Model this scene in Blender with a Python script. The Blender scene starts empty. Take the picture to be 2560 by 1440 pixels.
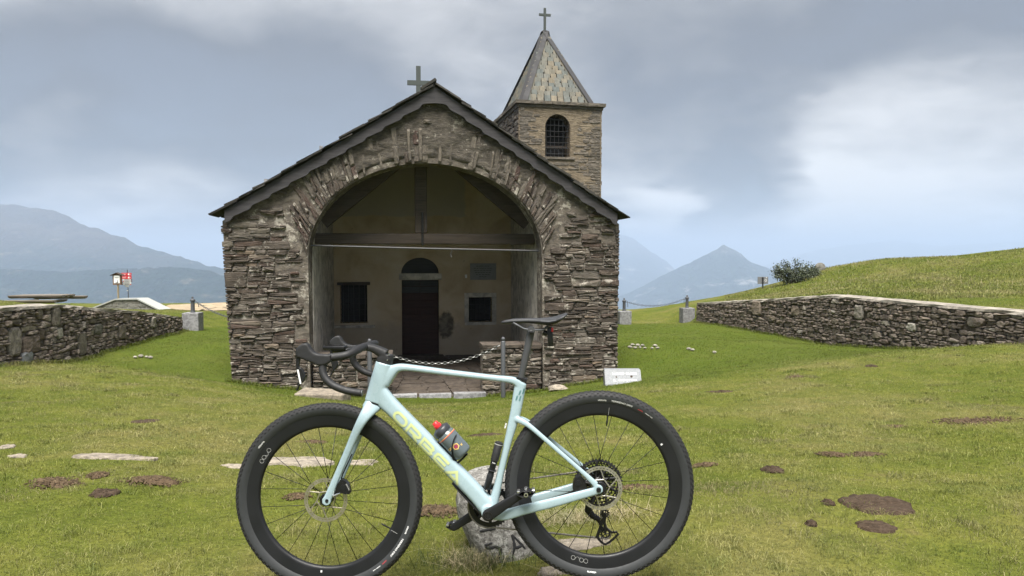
import bpy, bmesh, math, random
import numpy as np
from mathutils import Matrix, Vector
from mathutils.bvhtree import BVHTree

sc = bpy.context.scene
COL = sc.collection
R_ = math.radians
random.seed(7)
RNG = np.random.default_rng(11)

# ------------------------------------------------------------------ camera
FPX = 1776.0                       # focal length in pixels of the 2560 px wide photograph
PITCH = math.atan(80 / FPX)        # the horizon lies 80 px above the middle
CAMZ = 2.2                         # z = 0 is the ground at the church's front corner
cam_data = bpy.data.cameras.new('camera')
cam_data.sensor_width = 36.0
cam_data.lens = 36.0 * FPX / 2560.0
cam_data.clip_start = 0.05
cam_data.clip_end = 60000.0
cam = bpy.data.objects.new('camera', cam_data)
COL.objects.link(cam)
cam.location = (0, 0, CAMZ)
cam.rotation_euler = (math.pi / 2 - PITCH, 0, 0)
sc.camera = cam

# ------------------------------------------------------------------ exposure and sampling
sc.view_settings.view_transform = 'Standard'
sc.view_settings.look = 'None'
sc.view_settings.gamma = 1.0
sc.view_settings.use_curve_mapping = False
EXPOSURE = 2.85
sc.view_settings.exposure = EXPOSURE
sc.cycles.use_denoising = True
sc.cycles.max_bounces = 6
sc.cycles.diffuse_bounces = 3
sc.cycles.glossy_bounces = 2
sc.cycles.transparent_max_bounces = 8
sc.cycles.volume_bounces = 1
sc.cycles.sample_clamp_indirect = 4.0
sc.cycles.use_adaptive_sampling = True
sc.cycles.adaptive_threshold = 0.015

# ------------------------------------------------------------------ sun behind cloud
SUN_ELEV, SUN_AZ = 64.0, 182.0     # azimuth clockwise from +Y: high behind the camera
SUN_STRENGTH = 1.5
sun_data = bpy.data.lights.new('sun', 'SUN')
sun_data.energy = SUN_STRENGTH
sun_data.angle = R_(38)
sun_data.color = (1.0, 0.965, 0.90)
sun = bpy.data.objects.new('sun', sun_data)
COL.objects.link(sun)
_sd = Vector((math.sin(R_(SUN_AZ)) * math.cos(R_(SUN_ELEV)), math.cos(R_(SUN_AZ)) * math.cos(R_(SUN_ELEV)), math.sin(R_(SUN_ELEV))))
sun.rotation_euler = _sd.to_track_quat('Z', 'Y').to_euler()
sun.location = (0, -5, 30)


# ------------------------------------------------------------------ node helpers
def nd(nt, kind, **kw):
    n = nt.nodes.new('ShaderNode' + kind)
    for k, v in kw.items():
        if k == 'ins':
            for i, x in v.items():
                s = n.inputs[i]
                if isinstance(x, bpy.types.NodeSocket):
                    nt.links.new(x, s)
                else:
                    s.default_value = x
        else:
            setattr(n, k, v)
    return n


def math_(nt, op, a, b=0.0, c=0.0, clamp=False):
    return nd(nt, 'Math', operation=op, use_clamp=clamp, ins={0: a, 1: b, 2: c}).outputs[0]


def vmath(nt, op, a, b=(0, 0, 0)):
    n = nd(nt, 'VectorMath', operation=op, ins={0: a, 1: b})
    return n.outputs['Value'] if op in ('DOT_PRODUCT', 'LENGTH', 'DISTANCE') else n.outputs[0]


def noise_(nt, vec, scale, detail=3.0, rough=0.55, dist=0.0):
    return nd(nt, 'TexNoise', ins={'Vector': vec, 'Scale': scale, 'Detail': detail, 'Roughness': rough, 'Distortion': dist}).outputs['Fac']


def ramp(nt, fac, stops, interp='LINEAR'):
    n = nd(nt, 'ValToRGB', ins={0: fac})
    cr = n.color_ramp
    cr.interpolation = interp
    while len(cr.elements) < len(stops):
        cr.elements.new(0.5)
    for e, (p, c) in zip(cr.elements, stops):
        e.position = p
        e.color = tuple(c) + (1.0,) if len(c) == 3 else c
    return n.outputs[0]


def mapr(nt, v, a, b, lo=0.0, hi=1.0, smooth=True):
    return nd(nt, 'MapRange', interpolation_type='SMOOTHSTEP' if smooth else 'LINEAR',
              ins={'Value': v, 'From Min': a, 'From Max': b, 'To Min': lo, 'To Max': hi}).outputs[0]


def mix(nt, fac, a, b, mode='MIX'):
    n = nd(nt, 'Mix', data_type='RGBA', blend_type=mode)
    for s, v in ((n.inputs[0], fac), (n.inputs[6], a), (n.inputs[7], b)):
        if isinstance(v, bpy.types.NodeSocket):
            nt.links.new(v, s)
        else:
            s.default_value = v if not isinstance(v, tuple) or len(v) == 4 else tuple(v) + (1.0,)
    return n.outputs[2]


def scale_vec(nt, vec, s):
    return vmath(nt, 'MULTIPLY', vec, s)


# ------------------------------------------------------------------ world: sky behind broken cloud
def ray(px, py):
    cx, cy = (px - 1280) / FPX, (720 - py) / FPX
    return Vector((cx, math.cos(PITCH) + cy * math.sin(PITCH), -math.sin(PITCH) + cy * math.cos(PITCH)))


world = bpy.data.worlds.new('World')
sc.world = world
world.use_nodes = True
wt = world.node_tree
wt.nodes.clear()
w_out = nd(wt, 'OutputWorld')
w_bg = nd(wt, 'Background', ins={'Strength': 0.1})
wt.links.new(w_bg.outputs[0], w_out.inputs[0])
sky = nd(wt, 'TexSky', sky_type='NISHITA')
sky.sun_disc = False
sky.sun_elevation = R_(SUN_ELEV)
sky.sun_rotation = R_(SUN_AZ)
sky.altitude = 1600
w_dir = nd(wt, 'TexCoord').outputs['Generated']
w_sep = nd(wt, 'SeparateXYZ', ins={0: w_dir})
# clouds lie in a flat layer: stretch the direction towards the horizon
zc = math_(wt, 'ADD', math_(wt, 'MAXIMUM', w_sep.outputs[2], 0.0), 0.22)
flat = nd(wt, 'CombineXYZ', ins={0: math_(wt, 'DIVIDE', w_sep.outputs[0], zc), 1: math_(wt, 'DIVIDE', w_sep.outputs[1], zc), 2: 0.0}).outputs[0]
warp = nd(wt, 'TexNoise', ins={'Vector': flat, 'Scale': 0.9, 'Detail': 4.0}).outputs['Color']
wv = vmath(wt, 'MULTIPLY', vmath(wt, 'SUBTRACT', warp, (0.5, 0.5, 0.5)), (0.34, 0.34, 0.16))
dirw = vmath(wt, 'ADD', w_dir, wv)
big = noise_(wt, vmath(wt, 'ADD', flat, (3.1, 0.4, 0)), 0.42, 5.0, 0.55, 0.6)
mid_n = noise_(wt, vmath(wt, 'ADD', flat, (0.0, 7.4, 0)), 1.5, 6.0, 0.6, 0.4)
fine_n = noise_(wt, vmath(wt, 'ADD', flat, (5.0, 2.2, 0)), 4.5, 8.0, 0.62, 0.8)
val = math_(wt, 'ADD', math_(wt, 'MULTIPLY', big, 0.45), math_(wt, 'ADD', math_(wt, 'MULTIPLY', mid_n, 0.38), math_(wt, 'MULTIPLY', fine_n, 0.17)))
# cloud masses: (pixel it was seen at, angular radius in degrees, weight)
for (px, py, rad, wgt) in [(2480, 60, 16, -0.22), (150, 250, 11, -0.32), (420, 250, 8, -0.10), (760, 290, 10, -0.17), (230, 430, 7.5, 0.26), (560, 450, 5, 0.08), (2330, 440, 12, 0.30), (2150, 330, 6, 0.06),
                           (1770, 500, 4.5, -0.18), (1940, 525, 4.5, -0.17), (1700, 220, 9, -0.15), (60, 30, 11, 0.10), (1620, 570, 3.0, 0.16), (1000, 560, 9, 0.06), (2000, 590, 7, 0.10), (1680, 420, 6, 0.06), (1250, 60, 9, 0.03)]:
    d = ray(px, py).normalized()
    dp = vmath(wt, 'DOT_PRODUCT', vmath(wt, 'NORMALIZE', dirw), tuple(d))
    m = mapr(wt, dp, math.cos(R_(rad)), 1.0)
    val = math_(wt, 'ADD', val, math_(wt, 'MULTIPLY', m, wgt))
K = 10.6 / (2 ** EXPOSURE)         # cloud colours below are as displayed; strength 0.1 and the exposure are divided out
cloud = ramp(wt, val, [(0.34, tuple(K * c for c in (0.25, 0.266, 0.295))), (0.45, tuple(K * c for c in (0.37, 0.388, 0.418))),
                       (0.57, tuple(K * c for c in (0.61, 0.622, 0.642))), (0.72, tuple(K * c for c in (0.90, 0.91, 0.925)))])
cover = mapr(wt, val, 0.15, 0.5, 0.97, 0.995)
hz = mapr(wt, w_sep.outputs[2], 0.0, 0.10, 0.40, 0.0)
cloud = mix(wt, hz, cloud, tuple(K * c for c in (0.53, 0.645, 0.755)))
w_col = mix(wt, cover, sky.outputs[0], cloud)
wt.links.new(w_col, w_bg.inputs[0])


# ------------------------------------------------------------------ pixel to place
def at(px, py, Y):
    d = ray(px, py)
    return Vector((0, 0, CAMZ)) + d * (Y / d.y)


CH_A = R_(8.32)
CH_O = Vector((-1.521, 13.111, 0))
CH_M = Matrix.Translation(CH_O) @ Matrix.Rotation(CH_A, 4, 'Z')
CH_I = CH_M.inverted()


def on_plane(M, px, py, yl=0.0):
    """where the sight line meets the plane y = yl of the frame M, in that frame"""
    I = M.inverted()
    c = I @ Vector((0, 0, CAMZ))
    d = I.to_3x3() @ ray(px, py)
    return c + d * ((yl - c.y) / d.y)


# ------------------------------------------------------------------ objects and tags
def link(name, data, parent=None, mat=None, M=None):
    o = bpy.data.objects.new(name, data)
    COL.objects.link(o)
    if parent is not None:
        o.parent = parent
    if M is not None:
        o.matrix_local = M
    if mat is not None and data is not None and hasattr(data, 'materials') and not data.materials:
        data.materials.append(mat)
    return o


def tag(o, label=None, cat=None, group=None, kind=None):
    if label: o['label'] = label
    if cat: o['category'] = cat
    if group: o['group'] = group
    if kind: o['kind'] = kind
    return o


def thing(name, label, cat, M=None, group=None):
    o = link(name, None, None, None, M)
    o.empty_display_size = 0.2
    return tag(o, label, cat, group)


def axes(origin, x, y, z):
    M = Matrix.Identity(4)
    for i, v in enumerate((x, y, z)):
        for r in range(3):
            M[r][i] = v[r]
    M.translation = origin
    return M


class MB:
    """collects polygons; build() links them as one mesh object"""
    def __init__(self):
        self.v, self.f, self.mi = [], [], []

    def add(self, vs, fs, mi=0):
        b = len(self.v)
        self.v += [tuple(p) for p in vs]
        self.f += [tuple(b + i for i in f) for f in fs]
        self.mi += [mi] * len(fs)
        return self

    def box(self, c, s, M=None, jit=0.0, bev=0.0, mi=0):
        x, y, z = s[0] / 2, s[1] / 2, s[2] / 2
        vs = [Vector((sx * x, sy * y, sz * z)) for sx in (-1, 1) for sy in (-1, 1) for sz in (-1, 1)]
        if jit:
            vs = [v + Vector([random.uniform(-jit, jit) for _ in range(3)]) for v in vs]
        if M is not None:
            vs = [M.to_3x3() @ v for v in vs]
        c = Vector(c)
        fs = [(0, 1, 3, 2), (4, 6, 7, 5), (0, 4, 5, 1), (2, 3, 7, 6), (0, 2, 6, 4), (1, 5, 7, 3)]
        if not bev:
            return self.add([v + c for v in vs], fs, mi)
        bm = bmesh.new()
        bv = [bm.verts.new(v + c) for v in vs]
        for f in fs: bm.faces.new([bv[i] for i in f])
        bmesh.ops.bevel(bm, geom=bm.edges[:], offset=bev, segments=2, affect='EDGES', profile=0.5)
        return self.add_bm(bm, mi)

    def add_bm(self, bm, mi=0):
        bm.verts.index_update()
        self.add([v.co.copy() for v in bm.verts], [[v.index for v in f.verts] for f in bm.faces], mi)
        bm.free()
        return self

    def prism(self, pts, y0, y1, M=None, mi=0):
        """polygon in x,z extruded along y"""
        n = len(pts)
        vs = [Vector((p[0], y0, p[1])) for p in pts] + [Vector((p[0], y1, p[1])) for p in pts]
        if M is not None: vs = [M @ v for v in vs]
        fs = [tuple(range(n)), tuple(range(2 * n - 1, n - 1, -1))] + [((i + 1) % n, i, n + i, n + (i + 1) % n) for i in range(n)]
        return self.add(vs, fs, mi)

    def tube(self, path, ra, rb=None, n=12, side=(0, 1, 0), pw=2.0, cap=True, mi=0, closed=False):
        """loft of (super)ellipses along a path; ra in the plane of the path, rb along side"""
        P = [Vector(p) for p in path]
        k = len(P)
        ra = [ra] * k if not hasattr(ra, '__len__') else list(ra)
        rb = ra if rb is None else ([rb] * k if not hasattr(rb, '__len__') else list(rb))
        side = Vector(side)
        vs = []
        for i in range(k):
            if closed:
                t = P[(i + 1) % k] - P[i - 1]
            else:
                t = P[min(i + 1, k - 1)] - P[max(i - 1, 0)]
            t.normalize()
            b = side - t * side.dot(t)
            if b.length < 1e-4:
                b = Vector((1, 0, 0)) - t * t.x
                if b.length < 1e-3: b = Vector((0, 0, 1)) - t * t.z
            b.normalize()
            a = t.cross(b)
            for j in range(n):
                th = 2 * math.pi * j / n
                c, s = math.cos(th), math.sin(th)
                c = math.copysign(abs(c) ** (2 / pw), c); s = math.copysign(abs(s) ** (2 / pw), s)
                vs.append(P[i] + a * (ra[i] * c) + b * (rb[i] * s))
        fs = []
        for i in range(k if closed else k - 1):
            i2 = (i + 1) % k
            for j in range(n):
                j2 = (j + 1) % n
                fs.append((i * n + j, i * n + j2, i2 * n + j2, i2 * n + j))
        if cap and not closed:
            fs += [tuple(range(n - 1, -1, -1)), tuple(range((k - 1) * n, k * n))]
        return self.add(vs, fs, mi)

    def lathe(self, prof, n=48, c=(0, 0, 0), axis='y', mi=0, closed=False):
        """profile of (radius, along axis)"""
        vs, k = [], len(prof)
        c = Vector(c)
        for i in range(n):
            th = 2 * math.pi * i / n
            co, si = math.cos(th), math.sin(th)
            for r, h in prof:
                p = (r * co, h, r * si) if axis == 'y' else (r * co, r * si, h)
                vs.append(c + Vector(p))
        fs = []
        for i in range(n):
            i2 = (i + 1) % n
            for j in range(k if closed else k - 1):
                j2 = (j + 1) % k
                q = (i * k + j, i * k + j2, i2 * k + j2, i2 * k + j)
                fs.append(q if axis == 'z' else q[::-1])
        return self.add(vs, fs, mi)

    def ball(self, c, r, seg=12, sq=(1, 1, 1)):
        prof = [(r * math.sin(math.pi * i / 8) * 1.0 + 1e-5, -r * math.cos(math.pi * i / 8)) for i in range(9)]
        b = len(self.v)
        self.lathe(prof, seg, (0, 0, 0), 'z')
        c = Vector(c)
        for i in range(b, len(self.v)):
            v = self.v[i]
            self.v[i] = (v[0] * sq[0] + c.x, v[1] * sq[1] + c.y, v[2] * sq[2] + c.z)
        return self

    def mesh(self, name, smooth=False, fix=True):
        me = bpy.data.meshes.new(name)
        me.from_pydata(self.v, [], self.f)
        if any(self.mi): me.polygons.foreach_set('material_index', self.mi)
        if fix:
            bm = bmesh.new(); bm.from_mesh(me)
            bmesh.ops.recalc_face_normals(bm, faces=bm.faces[:])
            bm.to_mesh(me); bm.free()
        if smooth is True:
            me.polygons.foreach_set('use_smooth', [True] * len(me.polygons))
        elif smooth:
            me.polygons.foreach_set('use_smooth', [True] * len(me.polygons))
            me.set_sharp_from_angle(angle=R_(smooth))
        me.update()
        return me

    def build(self, name, mat, parent=None, smooth=False, M=None, fix=True):
        me = self.mesh(name, smooth, fix)
        for m in (mat if isinstance(mat, (list, tuple)) else [mat]): me.materials.append(m)
        return link(name, me, parent, None, M)


# numpy value noise, for relief
_P = RNG.permutation(4096)
_V = RNG.random(4096)


def vnoise(x, y, seed=0):
    x = np.asarray(x, float); y = np.asarray(y, float)
    xi, yi = np.floor(x).astype(int), np.floor(y).astype(int)
    fx, fy = x - xi, y - yi
    fx, fy = fx * fx * (3 - 2 * fx), fy * fy * (3 - 2 * fy)
    h = lambda a, b: _V[(_P[(_P[(a + seed * 37) & 4095] + b) & 4095])]
    return (h(xi, yi) * (1 - fx) + h(xi + 1, yi) * fx) * (1 - fy) + (h(xi, yi + 1) * (1 - fx) + h(xi + 1, yi + 1) * fx) * fy


def fbm(x, y, oct=4, seed=0):
    s, a, t = 0.0, 0.5, 0.0
    for o in range(oct):
        s = s + a * vnoise(x * 2 ** o, y * 2 ** o, seed + o); t += a; a *= 0.5
    return s / t


# ================================================================== materials
def newmat(name):
    m = bpy.data.materials.new(name)
    m.use_nodes = True
    nt = m.node_tree
    b = nt.nodes['Principled BSDF']
    return m, nt, b


def put(nt, b, key, v):
    if isinstance(v, bpy.types.NodeSocket): nt.links.new(v, b.inputs[key])
    else: b.inputs[key].default_value = v if not isinstance(v, tuple) or len(v) == 4 else tuple(v) + (1.0,)


def bump_(nt, b, h, strength=0.4, dist=0.01):
    n = nd(nt, 'Bump', ins={'Height': h, 'Strength': strength, 'Distance': dist})
    nt.links.new(n.outputs[0], b.inputs['Normal'])


def plain(name, col, rough=0.5, metal=0.0, coat=0.0, var=0.12, scale=40.0, bump=0.0, spec=None):
    """one paint or metal with a little unevenness of tone and gloss"""
    m, nt, b = newmat(name)
    oc = nd(nt, 'TexCoord').outputs['Object']
    n = noise_(nt, oc, scale, 4.0)
    c = mix(nt, n, tuple(x * (1 - var) for x in col), tuple(min(1, x * (1 + var)) for x in col))
    put(nt, b, 'Base Color', c)
    put(nt, b, 'Roughness', mapr(nt, n, 0.3, 0.7, max(0.03, rough - 0.07), min(1, rough + 0.07)))
    put(nt, b, 'Metallic', metal)
    put(nt, b, 'Coat Weight', coat)
    if spec is not None: put(nt, b, 'Specular IOR Level', spec)
    if bump: bump_(nt, b, n, bump, 0.002)
    return m


def stone_mat(name, stops, layer=7.0, lichen=0.62, lich_col=(0.42, 0.40, 0.36), bump=0.9, vary=True, scale=1.0, rough=0.9, dark=(0.55, 0.55, 0.57), mortar=None):
    """layered schist: streaks along the piece's own x, tone by piece, pale lichen in spots"""
    m, nt, b = newmat(name)
    oc = nd(nt, 'TexCoord').outputs['Object']
    rnd = nd(nt, 'ObjectInfo').outputs['Random']
    off = nd(nt, 'CombineXYZ', ins={0: math_(nt, 'MULTIPLY', rnd, 37.0), 1: math_(nt, 'MULTIPLY', rnd, 11.0), 2: math_(nt, 'MULTIPLY', rnd, 23.0)}).outputs[0]
    v = vmath(nt, 'ADD', oc, off) if vary else oc
    st = noise_(nt, scale_vec(nt, v, (2.5 * scale, 2.5 * scale, 2.5 * scale * layer)), 3.0, 6.0, 0.65, 0.6)
    fine = noise_(nt, v, 55.0 * scale, 5.0, 0.7)
    if vary:
        base = ramp(nt, rnd, stops, 'LINEAR')
    else:
        base = ramp(nt, noise_(nt, scale_vec(nt, v, (1, 1, 2.2)), 3.2 * scale, 3.0), stops, 'LINEAR')
    c = mix(nt, math_(nt, 'MULTIPLY', mapr(nt, st, 0.35, 0.62), 1.0), mix(nt, 1.0, base, dark, 'MULTIPLY'), base)
    c = mix(nt, mapr(nt, fine, 0.3, 0.75, 0.0, 0.35), c, mix(nt, 1.0, c, (1.5, 1.45, 1.38), 'MULTIPLY'))
    li = noise_(nt, v, 9.0 * scale, 7.0, 0.72)
    big = noise_(nt, v, 1.7 * scale, 2.0)
    lm = mapr(nt, math_(nt, 'ADD', math_(nt, 'MULTIPLY', li, 0.65), math_(nt, 'MULTIPLY', big, 0.35)), lichen - 0.03, lichen + 0.03)
    c = mix(nt, math_(nt, 'MULTIPLY', lm, 0.8), c, lich_col)
    put(nt, b, 'Base Color', c)
    put(nt, b, 'Roughness', rough)
    put(nt, b, 'Specular IOR Level', 0.25)
    h = math_(nt, 'ADD', math_(nt, 'MULTIPLY', st, 1.0), math_(nt, 'MULTIPLY', fine, 0.35))
    bump_(nt, b, h, bump, 0.03)
    return m


M = {}
M['stone'] = stone_mat('schist', [(0.0, (0.057, 0.047, 0.038)), (0.2, (0.101, 0.083, 0.067)), (0.42, (0.129, 0.110, 0.090)), (0.55, (0.083, 0.069, 0.057)),
                                  (0.68, (0.086, 0.058, 0.045)), (0.74, (0.122, 0.106, 0.089)), (0.9, (0.164, 0.144, 0.120)), (1.0, (0.161, 0.122, 0.087))], 6.0, 0.58, (0.36, 0.33, 0.285))
M['voussoir'] = stone_mat('arch_schist', [(0.0, (0.058, 0.046, 0.039)), (0.3, (0.110, 0.089, 0.072)), (0.5, (0.078, 0.050, 0.042)), (0.6, (0.133, 0.116, 0.096)), (1.0, (0.110, 0.093, 0.080))], 7.0, 0.575, (0.42, 0.385, 0.33))
M['mortar'] = stone_mat('lime_mortar', [(0.3, (0.098, 0.083, 0.068)), (0.7, (0.170, 0.149, 0.123))], 1.6, 0.56, (0.38, 0.35, 0.30), 1.0, False, 1.0)
M['render'] = stone_mat('rough_render', [(0.0, (0.11, 0.096, 0.078)), (0.5, (0.16, 0.14, 0.115)), (1.0, (0.135, 0.116, 0.094))], 2.4, 0.62, (0.36, 0.335, 0.29), 1.0)
M['gable'] = stone_mat('gable_render', [(0.25, (0.060, 0.052, 0.042)), (0.55, (0.098, 0.086, 0.070)), (0.8, (0.128, 0.112, 0.092))], 2.6, 0.60, (0.27, 0.25, 0.21), 1.0, False, 1.6)
M['tower'] = stone_mat('tower_render', [(0.25, (0.14, 0.112, 0.078)), (0.55, (0.20, 0.162, 0.114)), (0.8, (0.235, 0.196, 0.142))], 4.0, 0.70, (0.33, 0.30, 0.25), 1.0, False, 0.9)
M['drystone'] = stone_mat('field_stone', [(0.0, (0.122, 0.101, 0.084)), (0.3, (0.216, 0.183, 0.152)), (0.5, (0.154, 0.120, 0.098)), (0.66, (0.257, 0.221, 0.185)), (0.8, (0.190, 0.149, 0.114)), (0.93, (0.329, 0.289, 0.240)), (1.0, (0.366, 0.334, 0.293))], 2.6, 0.66, (0.40, 0.38, 0.34))
M['joint'] = stone_mat('earth_joint', [(0.3, (0.06, 0.05, 0.04)), (0.7, (0.125, 0.105, 0.085))], 1.5, 0.75, (0.2, 0.18, 0.15), 1.0, False)
M['coping'] = stone_mat('coping_mortar', [(0.3, (0.25, 0.225, 0.19)), (0.7, (0.34, 0.31, 0.265))], 1.2, 0.62, (0.45, 0.43, 0.38), 0.6, False)
M['granite'] = stone_mat('grey_granite', [(0.0, (0.20, 0.20, 0.205)), (1.0, (0.28, 0.28, 0.285))], 1.0, 0.64, (0.36, 0.36, 0.35), 0.4, True, 2.0)
M['warm_granite'] = stone_mat('warm_granite', [(0.0, (0.20, 0.175, 0.145)), (1.0, (0.27, 0.245, 0.21))], 1.0, 0.62, (0.36, 0.34, 0.30), 0.7, True, 2.5)
M['white_granite'] = stone_mat('pale_granite', [(0.0, (0.20, 0.21, 0.22)), (1.0, (0.24, 0.25, 0.26))], 1.0, 0.60, (0.32, 0.33, 0.34), 0.25, True, 6.0, 0.55, (0.72, 0.73, 0.76))
M['slab'] = stone_mat('pale_slab', [(0.0, (0.25, 0.215, 0.17)), (0.5, (0.32, 0.28, 0.225)), (1.0, (0.28, 0.24, 0.195))], 1.0, 0.62, (0.40, 0.36, 0.30), 0.7, True, 2.0)
M['pebble'] = stone_mat('pale_pebble', [(0.0, (0.24, 0.225, 0.19)), (1.0, (0.37, 0.35, 0.30))], 1.0, 0.7, (0.42, 0.40, 0.35), 0.5, True, 4.0)
M['boulder'] = stone_mat('speckled_boulder', [(0.3, (0.215, 0.21, 0.195)), (0.7, (0.31, 0.30, 0.285))], 1.0, 0.55, (0.46, 0.45, 0.42), 0.6, False, 7.0, 0.9, (0.42, 0.41, 0.40))
M['block'] = stone_mat('dressed_block', [(0.0, (0.13, 0.13, 0.115)), (0.5, (0.19, 0.185, 0.165)), (1.0, (0.16, 0.15, 0.13))], 2.5, 0.66, (0.36, 0.35, 0.33), 0.6)
M['pale_joint'] = stone_mat('pale_joint', [(0.3, (0.22, 0.215, 0.195)), (0.7, (0.29, 0.28, 0.26))], 1.2, 0.66, (0.45, 0.44, 0.41), 0.5, False)
M['slate'] = stone_mat('roof_slate', [(0.0, (0.032, 0.030, 0.027)), (0.5, (0.055, 0.052, 0.046)), (1.0, (0.042, 0.038, 0.032))], 1.5, 0.66, (0.16, 0.155, 0.12), 0.6)
M['pale_slate'] = stone_mat('spire_slate', [(0.0, (0.10, 0.112, 0.108)), (0.3, (0.13, 0.13, 0.114)), (0.6, (0.165, 0.143, 0.107)), (0.8, (0.115, 0.128, 0.124)), (1.0, (0.195, 0.165, 0.12))], 0.6, 0.66, (0.27, 0.25, 0.19), 0.5, True, 1.5, 0.85, (0.72, 0.72, 0.72))
M['flag'] = stone_mat('floor_flag', [(0.0, (0.065, 0.052, 0.042)), (0.5, (0.095, 0.078, 0.064)), (1.0, (0.08, 0.064, 0.05))], 1.0, 0.7, (0.18, 0.165, 0.145), 0.8)


def plaster_mat():
    m, nt, b = newmat('old_plaster')
    oc = nd(nt, 'TexCoord').outputs['Object']
    s = nd(nt, 'SeparateXYZ', ins={0: oc})
    n1 = noise_(nt, oc, 1.3, 5.0, 0.6, 0.5)
    n2 = noise_(nt, oc, 6.0, 6.0, 0.7)
    c = ramp(nt, n1, [(0.3, (0.37, 0.285, 0.19)), (0.5, (0.49, 0.395, 0.275)), (0.7, (0.55, 0.475, 0.375))])
    # paler coat above the beam and at the foot, with a torn edge
    zz = math_(nt, 'ADD', s.outputs[2], math_(nt, 'MULTIPLY', math_(nt, 'SUBTRACT', n1, 0.5), 0.35))
    up = math_(nt, 'MULTIPLY', mapr(nt, zz, 3.13, 3.17), mapr(nt, math_(nt, 'ADD', s.outputs[0], math_(nt, 'MULTIPLY', n1, 0.5)), 1.28, 1.20))
    c = mix(nt, math_(nt, 'MULTIPLY', up, 0.85), c, (0.37, 0.335, 0.29))
    low = mapr(nt, math_(nt, 'ADD', s.outputs[2], math_(nt, 'MULTIPLY', n2, 0.7)), 1.02, 0.75)
    c = mix(nt, math_(nt, 'MULTIPLY', low, 0.6), c, (0.33, 0.285, 0.235))
    # grey stain where the coat fell off, right of the door
    d = vmath(nt, 'DISTANCE', scale_vec(nt, oc, (1.0, 0.0, 0.62)), (0.53, 0.0, 0.31))
    sp = mapr(nt, math_(nt, 'ADD', d, math_(nt, 'MULTIPLY', n2, 0.28)), 0.38, 0.30)
    c = mix(nt, math_(nt, 'MULTIPLY', sp, 0.85), c, mix(nt, mapr(nt, n2, 0.4, 0.6), (0.045, 0.042, 0.036), (0.16, 0.145, 0.12)))
    cr = mapr(nt, n2, 0.66, 0.72)
    c = mix(nt, math_(nt, 'MULTIPLY', cr, 0.6), c, (0.12, 0.10, 0.075))
    put(nt, b, 'Base Color', c); put(nt, b, 'Roughness', 0.92); put(nt, b, 'Specular IOR Level', 0.2)
    bump_(nt, b, math_(nt, 'ADD', n2, math_(nt, 'MULTIPLY', sp, -0.6)), 0.6, 0.02)
    return m


M['plaster'] = plaster_mat()
M['grey_plaster'] = stone_mat('grey_plaster', [(0.3, (0.46, 0.43, 0.38)), (0.7, (0.58, 0.55, 0.50))], 1.0, 0.70, (0.5, 0.47, 0.42), 0.5, False, 0.6)


def wood_mat(name, cols, axis=0, rough=0.75, bump=0.4):
    m, nt, b = newmat(name)
    oc = nd(nt, 'TexCoord').outputs['Object']
    rnd = nd(nt, 'ObjectInfo').outputs['Random']
    sc_ = [22.0, 22.0, 22.0]; sc_[axis] = 1.2
    v = vmath(nt, 'ADD', scale_vec(nt, oc, tuple(sc_)), nd(nt, 'CombineXYZ', ins={0: math_(nt, 'MULTIPLY', rnd, 9.0), 1: rnd, 2: rnd}).outputs[0])
    g = noise_(nt, v, 1.6, 6.0, 0.65, 0.8)
    k = noise_(nt, oc, 3.0, 3.0)
    c = mix(nt, mapr(nt, g, 0.3, 0.7), cols[0], cols[1])
    c = mix(nt, mapr(nt, k, 0.45, 0.75, 0.0, 0.5), c, cols[2])
    put(nt, b, 'Base Color', c); put(nt, b, 'Roughness', rough); put(nt, b, 'Specular IOR Level', 0.3)
    bump_(nt, b, g, bump, 0.006)
    return m


M['barge'] = wood_mat('weathered_board', [(0.030, 0.028, 0.031), (0.062, 0.058, 0.061), (0.045, 0.041, 0.041)])
M['beam'] = wood_mat('old_beam', [(0.035, 0.026, 0.020), (0.075, 0.058, 0.045), (0.05, 0.04, 0.03)])
M['door'] = wood_mat('dark_red_door', [(0.030, 0.014, 0.012), (0.05, 0.024, 0.02), (0.022, 0.016, 0.016)])
M['door_top'] = wood_mat('dark_grey_board', [(0.028, 0.030, 0.030), (0.055, 0.056, 0.055), (0.035, 0.034, 0.032)])
M['table_wood'] = wood_mat('grey_log_wood', [(0.13, 0.11, 0.09), (0.24, 0.21, 0.175), (0.17, 0.145, 0.115)])
M['frame_wood'] = wood_mat('brown_sign_wood', [(0.10, 0.055, 0.03), (0.17, 0.10, 0.055), (0.12, 0.075, 0.045)], 2)
M['pole_wood'] = wood_mat('pale_post_wood', [(0.20, 0.16, 0.10), (0.30, 0.245, 0.165), (0.22, 0.18, 0.12)], 2)
M['iron'] = plain('dark_iron', (0.035, 0.035, 0.036), 0.55, 0.6, var=0.25)
M['grey_iron'] = plain('grey_painted_iron', (0.075, 0.078, 0.085), 0.5, 0.2, var=0.15)
M['rod'] = plain('galvanised_rod', (0.07, 0.07, 0.074), 0.6, 0.2, var=0.2)
M['copper'] = plain('green_copper', (0.05, 0.06, 0.056), 0.7, 0.2, var=0.3, scale=14)
M['flashing'] = plain('dull_flashing', (0.030, 0.029, 0.031), 0.8, 0.0, var=0.2, scale=6)
M['void'] = plain('dark_interior', (0.010, 0.010, 0.011), 0.9)  # near-black colour that stands in for the unlit space behind window bars
M['chain_steel'] = plain('steel_chain', (0.17, 0.17, 0.165), 0.4, 0.85, var=0.2)
M['sign_red'] = plain('sign_red', (0.42, 0.010, 0.018), 0.4)
M['sign_white'] = plain('sign_white', (0.68, 0.68, 0.67), 0.5)
M['sign_grey'] = plain('sign_grey', (0.33, 0.335, 0.32), 0.5)
M['sign_dark'] = plain('sign_dark', (0.05, 0.02, 0.035), 0.5)
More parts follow.
